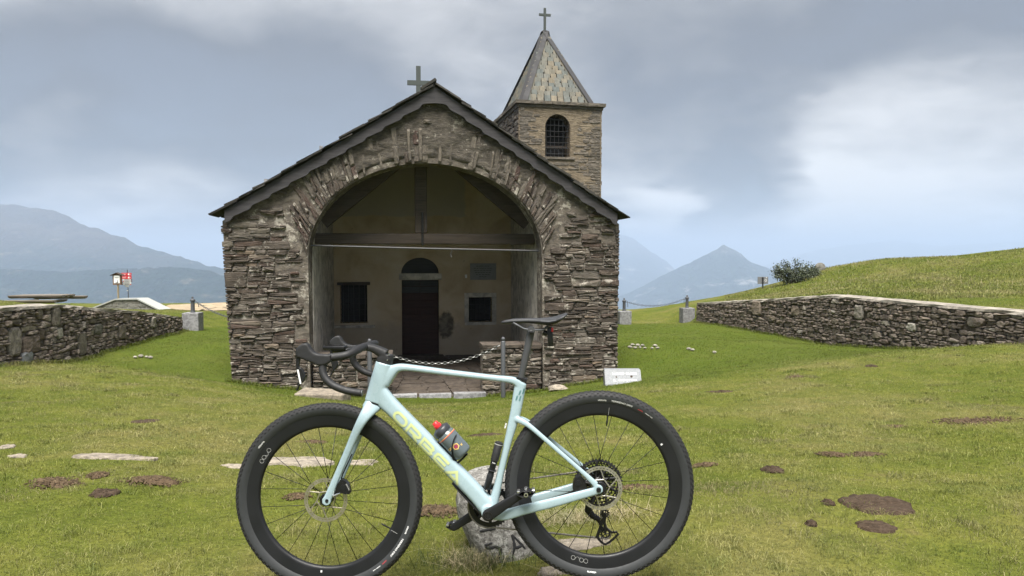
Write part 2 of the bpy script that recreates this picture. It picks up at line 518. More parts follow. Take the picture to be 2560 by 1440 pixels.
M['ink'] = plain('dark_ink', (0.03, 0.03, 0.035), 0.6)
M['plaque'] = plain('grey_marble', (0.17, 0.175, 0.18), 0.5, var=0.25, scale=12)
M['plaque_ink'] = plain('faded_ink', (0.06, 0.06, 0.062), 0.7)
M['board_metal'] = plain('grey_sign_back', (0.23, 0.235, 0.245), 0.5, 0.5)
M['black_paint'] = plain('black_paint', (0.018, 0.018, 0.019), 0.75, var=0.4)

# bicycle
M['mint'] = plain('pale_mint_paint', (0.30, 0.395, 0.432), 0.28, 0.0, 0.5, 0.03, 30)
M['yellow_print'] = plain('yellow_green_print', (0.46, 0.505, 0.235), 0.4, 0, 0.3, 0.05)
M['green_print'] = plain('dark_green_print', (0.05, 0.16, 0.16), 0.45)
M['white_print'] = plain('white_print', (0.72, 0.72, 0.72), 0.5)
M['grey_print'] = plain('grey_print', (0.30, 0.30, 0.29), 0.5)
M['red_print'] = plain('red_print', (0.5, 0.05, 0.06), 0.5)
M['carbon'] = plain('matt_carbon', (0.0095, 0.010, 0.0115), 0.45, 0.0, 0.0, 0.15, 8, spec=0.35)
M['rubber'] = plain('tyre_rubber', (0.013, 0.013, 0.014), 0.72, var=0.35, scale=120, bump=0.3)
M['sidewall'] = plain('tyre_sidewall', (0.024, 0.026, 0.028), 0.6, var=0.15, scale=60)
M['tape'] = plain('black_bar_tape', (0.010, 0.010, 0.0115), 0.62, var=0.2, scale=90, bump=0.25)
M['black'] = plain('black_anodised', (0.012, 0.012, 0.013), 0.38, 0.3, var=0.2)
M['post'] = plain('charcoal_seatpost', (0.045, 0.046, 0.049), 0.5, var=0.1)
M['saddle'] = plain('dark_grey_saddle', (0.030, 0.031, 0.034), 0.5, var=0.12, scale=25)
M['saddle_grey'] = plain('grey_saddle_panel', (0.085, 0.088, 0.098), 0.5)
M['steel'] = plain('brushed_steel', (0.50, 0.47, 0.43), 0.38, 0.9, var=0.12)
M['dull_steel'] = plain('worn_rotor_steel', (0.42, 0.38, 0.31), 0.42, 0.85, var=0.15)
M['silver'] = plain('polished_silver', (0.62, 0.62, 0.62), 0.22, 0.9)
M['chain'] = plain('bike_chain', (0.20, 0.185, 0.165), 0.4, 0.8, var=0.3, scale=200)
M['red_plastic'] = plain('red_plastic', (0.62, 0.025, 0.03), 0.35)
M['bottle'] = plain('smoky_bottle', (0.085, 0.105, 0.115), 0.25, 0.0, 0.2, 0.1, 12)
M['bottle_cap'] = plain('dark_bottle_cap', (0.028, 0.03, 0.036), 0.35)
M['ochre_print'] = plain('ochre_print', (0.55, 0.36, 0.11), 0.5)
M['crimson_print'] = plain('crimson_print', (0.22, 0.02, 0.06), 0.5)
M['screen'] = plain('dark_screen', (0.008, 0.008, 0.01), 0.12)


# land
def ground_mat():
    m, nt, b = newmat('turf')
    P = nd(nt, 'NewGeometry').outputs['Position']
    s = nd(nt, 'SeparateXYZ', ins={0: P})
    n1 = noise_(nt, P, 0.45, 4.0, 0.6)
    n2 = noise_(nt, P, 3.0, 5.0, 0.65)
    n3 = noise_(nt, P, 30.0, 4.0, 0.7)
    c = ramp(nt, n1, [(0.30, (0.10, 0.125, 0.016)), (0.5, (0.145, 0.155, 0.028)), (0.68, (0.19, 0.17, 0.055))])
    c = mix(nt, mapr(nt, n2, 0.35, 0.65), mix(nt, 1.0, c, (0.72, 0.80, 0.7), 'MULTIPLY'), c)
    c = mix(nt, mapr(nt, n2, 0.62, 0.72, 0.0, 0.45), c, (0.15, 0.115, 0.06))
    c = mix(nt, mapr(nt, n3, 0.3, 0.7, 0.0, 0.55), mix(nt, 1.0, c, (0.6, 0.62, 0.6), 'MULTIPLY'), mix(nt, 1.0, c, (1.25, 1.22, 1.2), 'MULTIPLY'))
    # the court round the church is mown and greener
    d = vmath(nt, 'DISTANCE', scale_vec(nt, P, (0.75, 1.0, 0.0)), (0.0, 17.5, 0.0))
    ct = mapr(nt, math_(nt, 'ADD', d, math_(nt, 'MULTIPLY', n1, 1.5)), 8.6, 7.2)
    c = mix(nt, math_(nt, 'MULTIPLY', ct, 0.75), c, mix(nt, n2, (0.052, 0.082, 0.009), (0.078, 0.105, 0.013)))
    # the valleys far below are wooded
    far = mapr(nt, s.outputs[2], -6.0, -30.0)
    c = mix(nt, far, c, mix(nt, noise_(nt, P, 0.01, 6.0, 0.7), (0.025, 0.05, 0.018), (0.06, 0.075, 0.03)))
    put(nt, b, 'Base Color', c); put(nt, b, 'Roughness', 0.95); put(nt, b, 'Specular IOR Level', 0.1)
    bump_(nt, b, math_(nt, 'ADD', n3, math_(nt, 'MULTIPLY', n2, 0.6)), 0.8, 0.04)
    return m


def blade_mat(name, lo, hi, dry, court=True):
    m, nt, b = newmat(name)
    g = nd(nt, 'NewGeometry')
    P = g.outputs['Position']
    rnd = g.outputs['Random Per Island']
    n1 = noise_(nt, P, 0.45, 4.0, 0.6)
    n2 = noise_(nt, P, 2.2, 4.0, 0.6)
    c = mix(nt, rnd, lo, hi)
    tone = math_(nt, 'ADD', math_(nt, 'MULTIPLY', n1, 0.6), math_(nt, 'MULTIPLY', n2, 0.4))
    c = mix(nt, mapr(nt, tone, 0.42, 0.64, 0.0, 0.7), c, mix(nt, rnd, tuple(x * 0.75 for x in dry), dry))
    n4 = noise_(nt, P, 1.1, 5.0, 0.65, 0.5)
    c = mix(nt, mapr(nt, n4, 0.52, 0.66, 0.0, 0.66), c, mix(nt, rnd, (0.10, 0.09, 0.045), (0.24, 0.205, 0.12)))
    gl = mapr(nt, n2, 0.5, 0.32, 0.0, 0.6)
    c = mix(nt, gl, c, mix(nt, 1.0, c, (0.62, 0.80, 0.7), 'MULTIPLY'))
    n3 = noise_(nt, P, 17.0, 3.0, 0.6)
    c = mix(nt, 1.0, c, ramp(nt, n3, [(0.34, (0.55, 0.6, 0.55)), (0.5, (1.0, 1.0, 1.0)), (0.66, (1.3, 1.27, 1.3))]), 'MULTIPLY')
    st = mapr(nt, rnd, 0.92, 0.97, 0.0, 0.45)
    c = mix(nt, st, c, (0.34, 0.29, 0.15))
    if court:
        d = vmath(nt, 'DISTANCE', scale_vec(nt, P, (0.75, 1.0, 0.0)), (0.0, 17.5, 0.0))
        ct = mapr(nt, math_(nt, 'ADD', d, math_(nt, 'MULTIPLY', n1, 1.5)), 8.6, 7.2)
        c = mix(nt, math_(nt, 'MULTIPLY', ct, 0.8), c, mix(nt, rnd, (0.052, 0.078, 0.007), (0.112, 0.14, 0.014)))
    put(nt, b, 'Base Color', c); put(nt, b, 'Roughness', 0.6); put(nt, b, 'Specular IOR Level', 0.25)
    t = nd(nt, 'BsdfTranslucent', ins={'Color': c})
    ms = nd(nt, 'MixShader', ins={0: 0.25, 1: b.outputs[0], 2: t.outputs[0]})
    nt.links.new(ms.outputs[0], nt.nodes['Material Output'].inputs[0])
    return m


M['ground'] = ground_mat()
M['grass'] = blade_mat('grass_blade', (0.092, 0.110, 0.018), (0.24, 0.26, 0.06), (0.34, 0.305, 0.14))
M['straw'] = blade_mat('straw_blade', (0.30, 0.25, 0.15), (0.46, 0.40, 0.26), (0.40, 0.34, 0.20), False)
M['tall_blade'] = blade_mat('tall_blade', (0.05, 0.085, 0.025), (0.10, 0.14, 0.05), (0.22, 0.20, 0.09), False)


def soil_mat(name, a, b_, c_, sc=30.0):
    m, nt, b = newmat(name)
    oc = nd(nt, 'TexCoord').outputs['Object']
    n = noise_(nt, scale_vec(nt, oc, (1, 2.2, 1.5)), sc, 6.0, 0.7, 0.7)
    n2 = noise_(nt, oc, sc * 0.3, 3.0)
    c = mix(nt, mapr(nt, n, 0.35, 0.65), a, b_)
    c = mix(nt, mapr(nt, n2, 0.5, 0.7, 0, 0.6), c, c_)
    put(nt, b, 'Base Color', c); put(nt, b, 'Roughness', 0.95); put(nt, b, 'Specular IOR Level', 0.15)
    bump_(nt, b, n, 1.0, 0.012)
    return m


M['dung'] = soil_mat('dark_dung', (0.038, 0.026, 0.017), (0.085, 0.06, 0.042), (0.06, 0.042, 0.03))
M['dry_dung'] = soil_mat('dry_dung', (0.050, 0.034, 0.021), (0.145, 0.103, 0.063), (0.09, 0.06, 0.038))
M['gravel'] = soil_mat('pale_gravel', (0.20, 0.155, 0.10), (0.42, 0.34, 0.235), (0.30, 0.235, 0.155), 2.4)


def leaf_mat():
    m, nt, b = newmat('bush_leaf')
    rnd = nd(nt, 'NewGeometry').outputs['Random Per Island']
    c = ramp(nt, rnd, [(0.0, (0.028, 0.036, 0.018)), (0.6, (0.055, 0.070, 0.034)), (1.0, (0.11, 0.125, 0.075))])
    put(nt, b, 'Base Color', c); put(nt, b, 'Roughness', 0.5)
    return m


M['leaf'] = leaf_mat()
M['bark'] = wood_mat('bush_bark', [(0.05, 0.038, 0.03), (0.09, 0.07, 0.055), (0.06, 0.05, 0.04)], 2)


def mountain_mat(name, grassc, rockc, woodc, zlo, zhi, sc):
    m, nt, b = newmat(name)
    P = nd(nt, 'NewGeometry').outputs['Position']
    s = nd(nt, 'SeparateXYZ', ins={0: P})
    n = noise_(nt, P, sc, 7.0, 0.65, 0.4)
    f = noise_(nt, P, sc * 9, 5.0, 0.7)
    strip = noise_(nt, scale_vec(nt, P, (1.0, 1.0, 3.0)), sc * 2.2, 6.0, 0.7)
    zt = mapr(nt, math_(nt, 'ADD', s.outputs[2], math_(nt, 'MULTIPLY', math_(nt, 'SUBTRACT', n, 0.5), (zhi - zlo) * 2.2)), zlo, zhi)
    c = mix(nt, zt, mix(nt, mapr(nt, f, 0.35, 0.65), tuple(x * 0.5 for x in woodc), woodc), mix(nt, mapr(nt, n, 0.4, 0.6), grassc, tuple(x * 0.62 for x in grassc)))
    c = mix(nt, mapr(nt, strip, 0.55, 0.75, 0.0, 0.8), c, rockc)
    put(nt, b, 'Base Color', c); put(nt, b, 'Roughness', 1.0); put(nt, b, 'Specular IOR Level', 0.0)
    bump_(nt, b, math_(nt, 'ADD', n, math_(nt, 'MULTIPLY', f, 0.3)), 0.9, 0.35 / sc)
    return m


M['moor'] = mountain_mat('moorland', (0.085, 0.07, 0.05), (0.20, 0.165, 0.12), (0.018, 0.032, 0.02), -60.0, 110.0, 0.0038)
M['crag'] = mountain_mat('crag', (0.07, 0.075, 0.06), (0.48, 0.46, 0.44), (0.02, 0.034, 0.022), -20.0, 60.0, 0.0016)


# ================================================================== the land
class RBF:
    def __init__(self, pts):
        p = np.array(pts, float)
        self.p = p[:, :2]
        d = np.linalg.norm(self.p[:, None] - self.p[None], axis=2)
        n = len(p)
        A = np.zeros((n + 3, n + 3))
        A[:n, :n] = d + np.eye(n) * 0.02 * -1
        A[:n, n] = 1; A[n, :n] = 1
        A[:n, n + 1:] = self.p; A[n + 1:, :n] = self.p.T
        self.w = np.linalg.solve(A, np.concatenate([p[:, 2], [0, 0, 0]]))

    def __call__(self, x, y):
        x = np.asarray(x, float); y = np.asarray(y, float)
        out = self.w[-3] + self.w[-2] * x + self.w[-1] * y
        for (a, b), w in zip(self.p, self.w):
            out = out + w * np.sqrt((x - a) ** 2 + (y - b) ** 2 + 0.05)
        return out


# side walls: plan line with (x, y, z of top)
WALL_L = [(-7.35, 6.0, 1.50), (-7.93, 11.0, 1.40), (-8.11, 12.55, 1.34), (-8.55, 16.2, 0.93), (-8.88, 19.0, 0.56)]
WALL_R = [(9.45, 8.0, 1.24), (8.65, 12.0, 1.25), (8.15, 14.5, 1.26), (7.66, 17.0, 1.26), (6.95, 20.0, 0.96), (6.09, 23.2, 0.66)]


def wall_x(W, y):
    return np.interp(y, [w[1] for w in W], [w[0] for w in W])


def wall_top(W, y):
    return np.interp(y, [w[1] for w in W], [w[2] for w in W])


def G(px, py, Y):
    return tuple(at(px, py, Y))


inner = [(0, 0, .95), (-3, 0, 1.0), (3, 0, .97), (0, -4, 1.05), (-8, -3, 1.3), (9, -3, 1.2), (0, -20, 1.3), (-25, -10, 1.6), (25, -10, 1.6),
         G(823, 1472, 2.59), G(1497, 1448, 2.58), G(1160, 1440, 2.9), G(100, 1430, 2.9), G(2450, 1430, 2.85), G(100, 1200, 4.2), G(560, 1250, 3.8), G(250, 1060, 6.0),
         G(250, 970, 8.6), G(300, 932, 10.2), G(480, 950, 10.2), G(0, 912, 10.9), G(170, 906, 13.0), G(300, 872, 15.2), G(450, 830, 19.0), G(520, 860, 15.5), G(482, 825, 19.5),
         (-5.1, 12.3, .0), (-4.4, 12.4, -.14), (-3.3, 12.5, -.30), (-2.2, 12.6, -.40), (-.9, 12.9, -.45), (.3, 13.0, -.40), (1.2, 13.1, -.22), (2.1, 13.4, -.16),
         G(1258, 992, 12.3), (-2.5, 11.8, -.25), G(1100, 1105, 6.2), G(1100, 1045, 8.2), G(700, 1030, 7.4),
         G(1700, 1300, 3.3), G(2195, 1270, 3.5), G(2400, 1100, 5.2), G(2400, 950, 8.8), G(1700, 1000, 8.5), G(1640, 956, 10.4), G(1900, 925, 10.8), G(2200, 890, 11.2), G(2500, 862, 11.4),
         G(1600, 872, 16), G(1900, 852, 16.5), G(1560, 812, 24), G(1717, 809, 24), G(2080, 867, 17.0), G(1750, 804, 23.2), G(2180, 885, 13.8),
         (-2, 20, 0), (-3, 28, -.05), (-5, 36, -.1), (4, 30, -.2), (-12, 30, .1), (3.5, 20, .0), G(490, 775, 30), G(490, 754, 36), G(1620, 768, 34), (8, 34, .1), (-20, 34, -.2)]
outer_r = [(wall_x(WALL_R, y) + .5, y, wall_top(WALL_R, y) - .06) for y in (8, 10, 12, 14.5, 17, 20, 23)] + [
    G(1750, 748, 32), G(1850, 737, 31), G(1930, 712, 30), G(2050, 672, 30), G(2200, 646, 30), G(2400, 640, 30), G(2560, 619, 30), G(2800, 600, 30),
    G(2000, 724, 25), G(2300, 700, 21), G(2300, 668, 26), G(2560, 720, 19.5), G(2560, 665, 25), (14, 9, 1.3), (20, 14, 1.7), (12, 0, 1.2), (30, 20, 2.8),
    (8, 42, -1.5), (18, 42, .6), (30, 44, 1.8), (10, -10, 1.3), (30, -10, 1.8)]
outer_l = [(wall_x(WALL_L, y) - .5, y, wall_top(WALL_L, y) - .06) for y in (6, 9, 11, 12.5, 16, 19)] + [
    G(0, 750, 18), G(70, 763, 18.5), G(150, 769, 19), G(-200, 735, 18), G(20, 764, 15.5), G(110, 774, 25), G(200, 768, 27), G(320, 765, 33), G(60, 768, 30), G(470, 762, 36), (-25, 20, 1.0), G(0, 753, 25), G(-120, 750, 28), G(0, 757, 32), (-12, 5, 1.55), (-20, 0, 1.7),
    (-30, 34, -0.3), G(-60, 760, 38), G(120, 762, 37), (-9.4, 22, .35), (-12, -8, 1.6), (-14, 36, -.1)]
f_in, f_r, f_l = RBF(inner), RBF(outer_r), RBF(outer_l)


def sstep(v, a, b):
    t = np.clip((v - a) / (b - a), 0, 1)
    return t * t * (3 - 2 * t)


def church_xy(x, y):
    dx, dy = x - CH_O.x, y - CH_O.y
    c, s = math.cos(CH_A), math.sin(CH_A)
    return dx * c + dy * s, -dx * s + dy * c


def ground_z(x, y, relief=True):
    x = np.asarray(x, float); y = np.asarray(y, float)
    xc, yc = np.clip(x, -45, 45), np.clip(y, -45, 60)
    z = f_in(xc, yc)
    # outside the side walls the land is banked up behind them
    wr = np.interp(yc, [-45, 8.0, 23.2, 34, 60], [14, 9.45, 6.09, 5.2, 4])
    wr = np.where((yc >= 8.0) & (yc <= 23.2), wall_x(WALL_R[::1], np.clip(yc, 8.0, 23.2)), wr)
    bw = np.where(yc < 23.0, 0.13, 0.13 + (yc - 23.0) * 0.35)
    bw = np.where(yc < 9.0, 0.13 + (9.0 - yc) * 0.5, bw)
    k = sstep(xc - wr - 0.22, -bw, bw)
    z = z * (1 - k) + f_r(xc, yc) * k
    wl = np.where((yc >= 6.0) & (yc <= 19.0), wall_x(WALL_L, np.clip(yc, 6.0, 19.0)), np.interp(yc, [-45, 6.0, 19.0, 34, 60], [-14, -7.35, -8.88, -9.5, -10]))
    bw = np.where(yc < 18.8, 0.13, 0.13 + (yc - 18.8) * 0.35)
    bw = np.where(yc < 7.5, 0.13 + (7.5 - yc) * 0.5, bw)
    k = sstep(wl - 0.22 - xc, -bw, bw)
    z = z * (1 - k) + f_l(xc, yc) * k
    # the floor of the church sits in the slope
    cx, cy = church_xy(x, y)
    k = sstep(np.minimum(3.45 - np.abs(cx), np.minimum(cy - 0.10, 10.0 - cy)), 0.0, 0.25)
    z = z * (1 - k) + np.minimum(z, -0.75) * k
    if relief:
        z = z + (fbm(x * 1.1, y * 1.1, 3, 5) - 0.5) * 0.07 + (fbm(x * 6, y * 6, 3, 9) - 0.5) * 0.028
    # past the edge of the hill top the land falls away
    out = np.maximum(0, np.maximum(y - 40, np.maximum(-60 - y, np.abs(x) - 45)))
    drop = out * 0.10 + np.maximum(0, out - 25) * 0.40
    z = z - np.minimum(drop, 420)
    return z


def gz(x, y):
    return float(ground_z(np.array([x]), np.array([y]))[0])


def axis_steps(lo, hi, d, far):
    a = list(np.arange(lo, hi, d))
    s, v = d, a[-1]
    while v < far:
        s *= 1.13; v += s; a.append(v)
    s, v = d, lo
    pre = []
    while v > -far:
        s *= 1.13; v -= s; pre.append(v)
    return np.array(pre[::-1] + a)


xs, ys = axis_steps(-11.5, 13.0, 0.11, 13000), axis_steps(1.6, 25.0, 0.11, 13000)
gx, gy = np.meshgrid(xs, ys)
gzv = ground_z(gx, gy)
gv = np.stack([gx, gy, gzv], -1).reshape(-1, 3)
nx, ny = len(xs), len(ys)
ii = np.arange(ny - 1)[:, None] * nx + np.arange(nx - 1)[None]
gf = np.stack([ii, ii + 1, ii + nx + 1, ii + nx], -1).reshape(-1, 4)


def np_mesh(name, v, f, smooth=True):
    """f: (n, k) array of polygons with k corners each"""
    me = bpy.data.meshes.new(name)
    n, k = f.shape
    me.vertices.add(len(v)); me.vertices.foreach_set('co', v.astype(np.float32).ravel())
    me.loops.add(n * k); me.loops.foreach_set('vertex_index', f.astype(np.int32).ravel())
    me.polygons.add(n); me.polygons.foreach_set('loop_start', np.arange(n, dtype=np.int32) * k)
    me.polygons.foreach_set('use_smooth', np.full(n, smooth))
    me.update(calc_edges=True)
    return me


ground = link('ground', np_mesh('ground', gv, gf), None, M['ground'])
tag(ground, kind='structure')

# gravel yard behind the left wall
gvy = []
for (px, py, Y) in [(405, 787, 27), (440, 789, 26.5), (500, 788, 26.5), (620, 786, 27), (760, 786, 28), (760, 764, 35), (560, 759, 35.5), (480, 760, 35.5), (420, 763, 34.5)]:
    p = at(px, py, Y); gvy.append((p.x, p.y))
mb = MB()
cxy = np.mean(gvy, 0)
ringn = 44
ring = []
for i in range(ringn):
    t = i / ringn * len(gvy); a = int(t); f = t - a
    p = np.array(gvy[a]) * (1 - f) + np.array(gvy[(a + 1) % len(gvy)]) * f
    ring.append(p + RNG.normal(0, .12, 2))
vv, ff = [], []
for k in range(8):
    for p in ring:
        q = cxy + (p - cxy) * (k + 1) / 8
        vv.append((q[0], q[1], gz(q[0], q[1]) + 0.014))
for k in range(7):
    for i in range(ringn):
        j = (i + 1) % ringn
        ff.append((k * ringn + i, k * ringn + j, (k + 1) * ringn + j, (k + 1) * ringn + i))
ff.append(tuple(range(ringn)))
tag(mb.add(vv, ff).build('gravel_yard', M['gravel'], None, True), kind='structure')


# far mountains: ridge line given by (pixel, pixel, distance)
def mountain(name, ridge, depth, foot, mat, seed, rough, nu=180, nv=60):
    P = [at(px, py, Y) for px, py, Y in ridge]
    us = np.linspace(0, len(P) - 1, nu)
    R = np.array([[np.interp(us, range(len(P)), [p[k] for p in P])] for k in range(3)])[:, 0].T
    v = []
    for j in range(nv):
        t = j / (nv - 1) * 2 - 1            # -1 foot towards us, 0 ridge, 1 far foot
        a = abs(t)
        y = R[:, 1] + t * depth
        x = R[:, 0] * (1 + t * depth / R[:, 1] * 0.15)
        spur = (fbm(R[:, 0] / depth * 5.0, np.full(nu, t * 1.2 + 7), 5, seed) - 0.5) + 0.55 * (np.abs(fbm(R[:, 0] / depth * 17.0, np.full(nu, t * 1.5 + 3), 4, seed + 9) - 0.5) * 2 - .3)
        z = foot + (R[:, 2] - foot) * (1 - a ** 0.92)
        z = z + spur * rough * (0.12 + np.minimum(1, a * 3)) * (1 - a * 0.3)
        z = z + (fbm(x / depth * 22, y / depth * 22, 4, seed + 3) - .5) * rough * 0.22
        v.append(np.stack([x, y, z], -1))
    v = np.array(v).reshape(-1, 3)
    ii = np.arange(nv - 1)[:, None] * nu + np.arange(nu - 1)[None]
    f = np.stack([ii, ii + 1, ii + nu + 1, ii + nu], -1).reshape(-1, 4)
    return tag(link(name, np_mesh(name, v, f), None, mat), kind='structure')


def ridge(pts, k):
    return [(a, b, c * k) for a, b, c in pts]


mountain('moorland_mountain', ridge([(-1300, 620, 2300), (-700, 560, 2350), (-300, 500, 2400), (-60, 496, 2400), (60, 505, 2400), (130, 522, 2380), (200, 552, 2350), (270, 580, 2300), (340, 606, 2250),
                               (420, 630, 2200), (480, 652, 2150), (560, 668, 2100), (640, 690, 2080), (740, 720, 2060), (900, 770, 2050)], 1.35), 1900, -400, M['moor'], 3, 110)
mountain('shoulder_mountain', ridge([(-300, 700, 1500), (0, 668, 1500), (120, 672, 1480), (250, 668, 1450), (360, 664, 1420), (430, 660, 1400), (500, 668, 1380), (560, 684, 1360), (640, 720, 1340), (760, 780, 1320)], 1.45), 900, -380, M['moor'], 21, 50)
mountain('pointed_mountain', [(1380, 800, 4400), (1500, 765, 4300), (1580, 728, 4250), (1640, 696, 4200), (1690, 672, 4150), (1735, 651, 4100), (1775, 628, 4100), (1796, 617, 4100), (1809, 608, 4100), (1824, 617, 4100), (1850, 632, 4130), (1880, 653, 4200), (1930, 674, 4250), (1990, 704, 4300), (2080, 735, 4400), (2200, 780, 4500)], 1500, -420, M['crag'], 8, 75, 260, 90)
mountain('far_mountain', [(1200, 560, 7600), (1400, 548, 7600), (1520, 572, 7600), (1580, 590, 7600), (1620, 622, 7600), (1660, 648, 7700), (1690, 676, 7800), (1740, 720, 7900), (1820, 780, 8000)], 2600, -420, M['crag'], 14, 120, 120, 40)
mountain('hazy_mountain', [(1800, 690, 10800), (1880, 672, 10800), (1950, 648, 10800), (2000, 636, 10800), (2040, 622, 10800), (2120, 610, 10800), (2240, 600, 10800), (2360, 612, 10800), (2500, 604, 10800), (2700, 596, 10800), (2900, 640, 10800)], 2000, -420, M['crag'], 17, 120, 120, 40)


# ================================================================== masonry
def cut(poly, p, n):
    """the part of a convex polygon on the side n points away from"""
    out = []
    for i in range(len(poly)):
        a, b = poly[i], poly[(i + 1) % len(poly)]
        da, db = (a - p).dot(n), (b - p).dot(n)
        if da <= 0: out.append(a)
        if da * db < 0: out.append(a + (b - a) * (da / (da - db)))
    return out


def area(poly):
    return 0.5 * abs(sum(poly[i].x * poly[(i + 1) % len(poly)].y - poly[(i + 1) % len(poly)].x * poly[i].y for i in range(len(poly))))


def centre(poly):
    return sum(poly, Vector((0, 0))) / len(poly)


def split(poly, target, aspect, rnd, out, slant=0.10, sig=0.62):
    """uneven bonding: keep cutting the polygon across its long side"""
    if len(poly) < 3: return
    A = area(poly)
    if A < target * math.exp(rnd.gauss(0, sig)) or A < target * 0.25:
        out.append(poly); return
    xs_ = [p.x for p in poly]; ys_ = [p.y for p in poly]
    w, h = (max(xs_) - min(xs_)) / aspect, max(ys_) - min(ys_)
    f = rnd.uniform(0.33, 0.67)
    if w > h * rnd.uniform(0.75, 1.3):
        p = Vector((min(xs_) + f * (max(xs_) - min(xs_)), centre(poly).y)); n = Vector((1, rnd.gauss(0, slant * 2.2)))
    else:
        p = Vector((centre(poly).x, min(ys_) + f * h)); n = Vector((rnd.gauss(0, slant), 1))
    n.normalize()
    split(cut(poly, p, n), target, aspect, rnd, out, slant, sig)
    split(cut(poly, p, -n), target, aspect, rnd, out, slant, sig)


def courses(x0, x1, z0, z1, hs, aspect, rnd, target, slant=0.05, sig=0.62):
    """rough courses of differing height, each broken up unevenly"""
    cells, z = [], z0
    tilt0 = 0.0
    while z < z1:
        h = rnd.uniform(*hs)
        tilt1 = rnd.gauss(0, 0.02)
        q = [Vector((x0, z - tilt0)), Vector((x1, z + tilt0)), Vector((x1, z + h + tilt1)), Vector((x0, z + h - tilt1))]
        split(q, target, aspect, rnd, cells, slant, sig)
        z += h; tilt0 = tilt1
    return cells


def outline(poly, gap, rnd, rough=0.10, cutc=0.24, cmax=0.05):
    """joint taken off, corners knocked off, edges uneven"""
    c = centre(poly)
    q = []
    for p in poly:
        d = p - c; L = d.length
        if L > 1e-5: q.append(c + d * max(0.35, 1 - gap * 1.3 / L))
    out = []
    m = len(q)
    for i in range(m):
        a, b, d = q[i - 1], q[i], q[(i + 1) % m]
        e1, e2 = rnd.uniform(cutc * .5, cutc * 1.3), rnd.uniform(cutc * .5, cutc * 1.3)
        l1 = min(e1, cmax / max(1e-4, (a - b).length)); l2 = min(e2, cmax / max(1e-4, (d - b).length))
        out.append(b + (a - b) * l1); out.append(b + (d - b) * l2)
        L = (d - b).length
        if L > 0.24 and m <= 5:
            mid = b + (d - b) * rnd.uniform(.38, .62); nn = Vector((-(d - b).y, (d - b).x)) / L
            out.append(mid + nn * rnd.uniform(-rough, rough) * min(0.10, L * 0.35))
    return out


def stone_verts(ol, c, proud, rnd, back=0.05):
    """one rounded block over an outline; local x, z on the face, -y out of the wall"""
    n = len(ol)
    vs, fs = [], []
    tip = [proud * rnd.uniform(0.72, 1.12) for _ in range(n)]
    for p in ol: vs.append((p.x - c.x, back, p.y - c.y))
    for i, p in enumerate(ol): vs.append((p.x - c.x, -tip[i] * 0.55, p.y - c.y))
    ins = rnd.uniform(0.80, 0.90)
    for i, p in enumerate(ol):
        d = p - c
        vs.append((d.x * ins, -tip[i], d.y * ins))
    vs.append((0, -proud * rnd.uniform(0.95, 1.2), 0))
    for i in range(n):
        j = (i + 1) % n
        fs += [(i, j, n + j, n + i), (n + i, n + j, 2 * n + j, 2 * n + i), (2 * n + i, 2 * n + j, 3 * n)]
    return vs, fs


def lay(cells, name, parent, mat, rnd, gap, proud, frame=None, limit=300, rest='small_stones', along=None, mats=None, minarea=0.0, cmax=0.05):
    """cells become stones: the largest are objects of their own, the rest one mesh"""
    items = sorted([c for c in cells if len(c) >= 3 and area(c) > minarea], key=area, reverse=True)
    restmb = MB()
    for k, poly in enumerate(items):
        ol = outline(poly, gap, rnd, 0.10, 0.24, cmax)
        if len(ol) < 4: continue
        c = centre(ol)
        pr = proud * rnd.uniform(0.45, 1.35)
        ang = along(c) if along else 0.0
        if ang:                                   # turn the piece so that its own x runs along its grain
            ca, sa = math.cos(-ang), math.sin(-ang)
            loc = [Vector(((p - c).x * ca - (p - c).y * sa, (p - c).x * sa + (p - c).y * ca)) for p in ol]
        else:
            loc = [p - c for p in ol]
        vs, fs = stone_verts(loc, Vector((0, 0)), pr, rnd)
        Mx = (frame(c) if frame else Matrix.Translation((c.x, 0, c.y))) @ Matrix.Rotation(-ang, 4, 'Y')
        mm = mats(c, rnd) if mats else mat
        if k < limit:
            b = MB().add(vs, fs)
            b.build(name, mm, parent, False, Mx)
        else:
            restmb.add([Mx @ Vector(v) for v in vs], fs)
    if restmb.v:
        o = restmb.build(rest, mat, parent)
        o['kind'] = 'stuff'


# ================================================================== church
church = thing('church', 'small stone mountain church with open arched porch and slate-roofed bell tower', 'church', CH_M)
RIDGE_X, RIDGE_Z, EAVE_Z, EAVE_X = 0.11, 5.30, 3.02, 3.80
HALF = {-1: 3.69, 1: 3.44}                            # ridge to eave, the right side is shorter
SLS = {s_: (RIDGE_Z - EAVE_Z) / h_ for s_, h_ in HALF.items()}   # roof pitch, as a slope
ARC_X, ARC_A, ARC_B, ARC_Z = -0.03, 2.14, 1.70, 2.2
rnd = random.Random(5)


def roof_z(x):
    return RIDGE_Z - abs(x - RIDGE_X) * SLS[1 if x > RIDGE_X else -1]


def wall_l(z):   # left edge of the front leans
    return -3.50 - 0.05 * z


def wall_r(z):
    return 3.58 + 0.01 * z


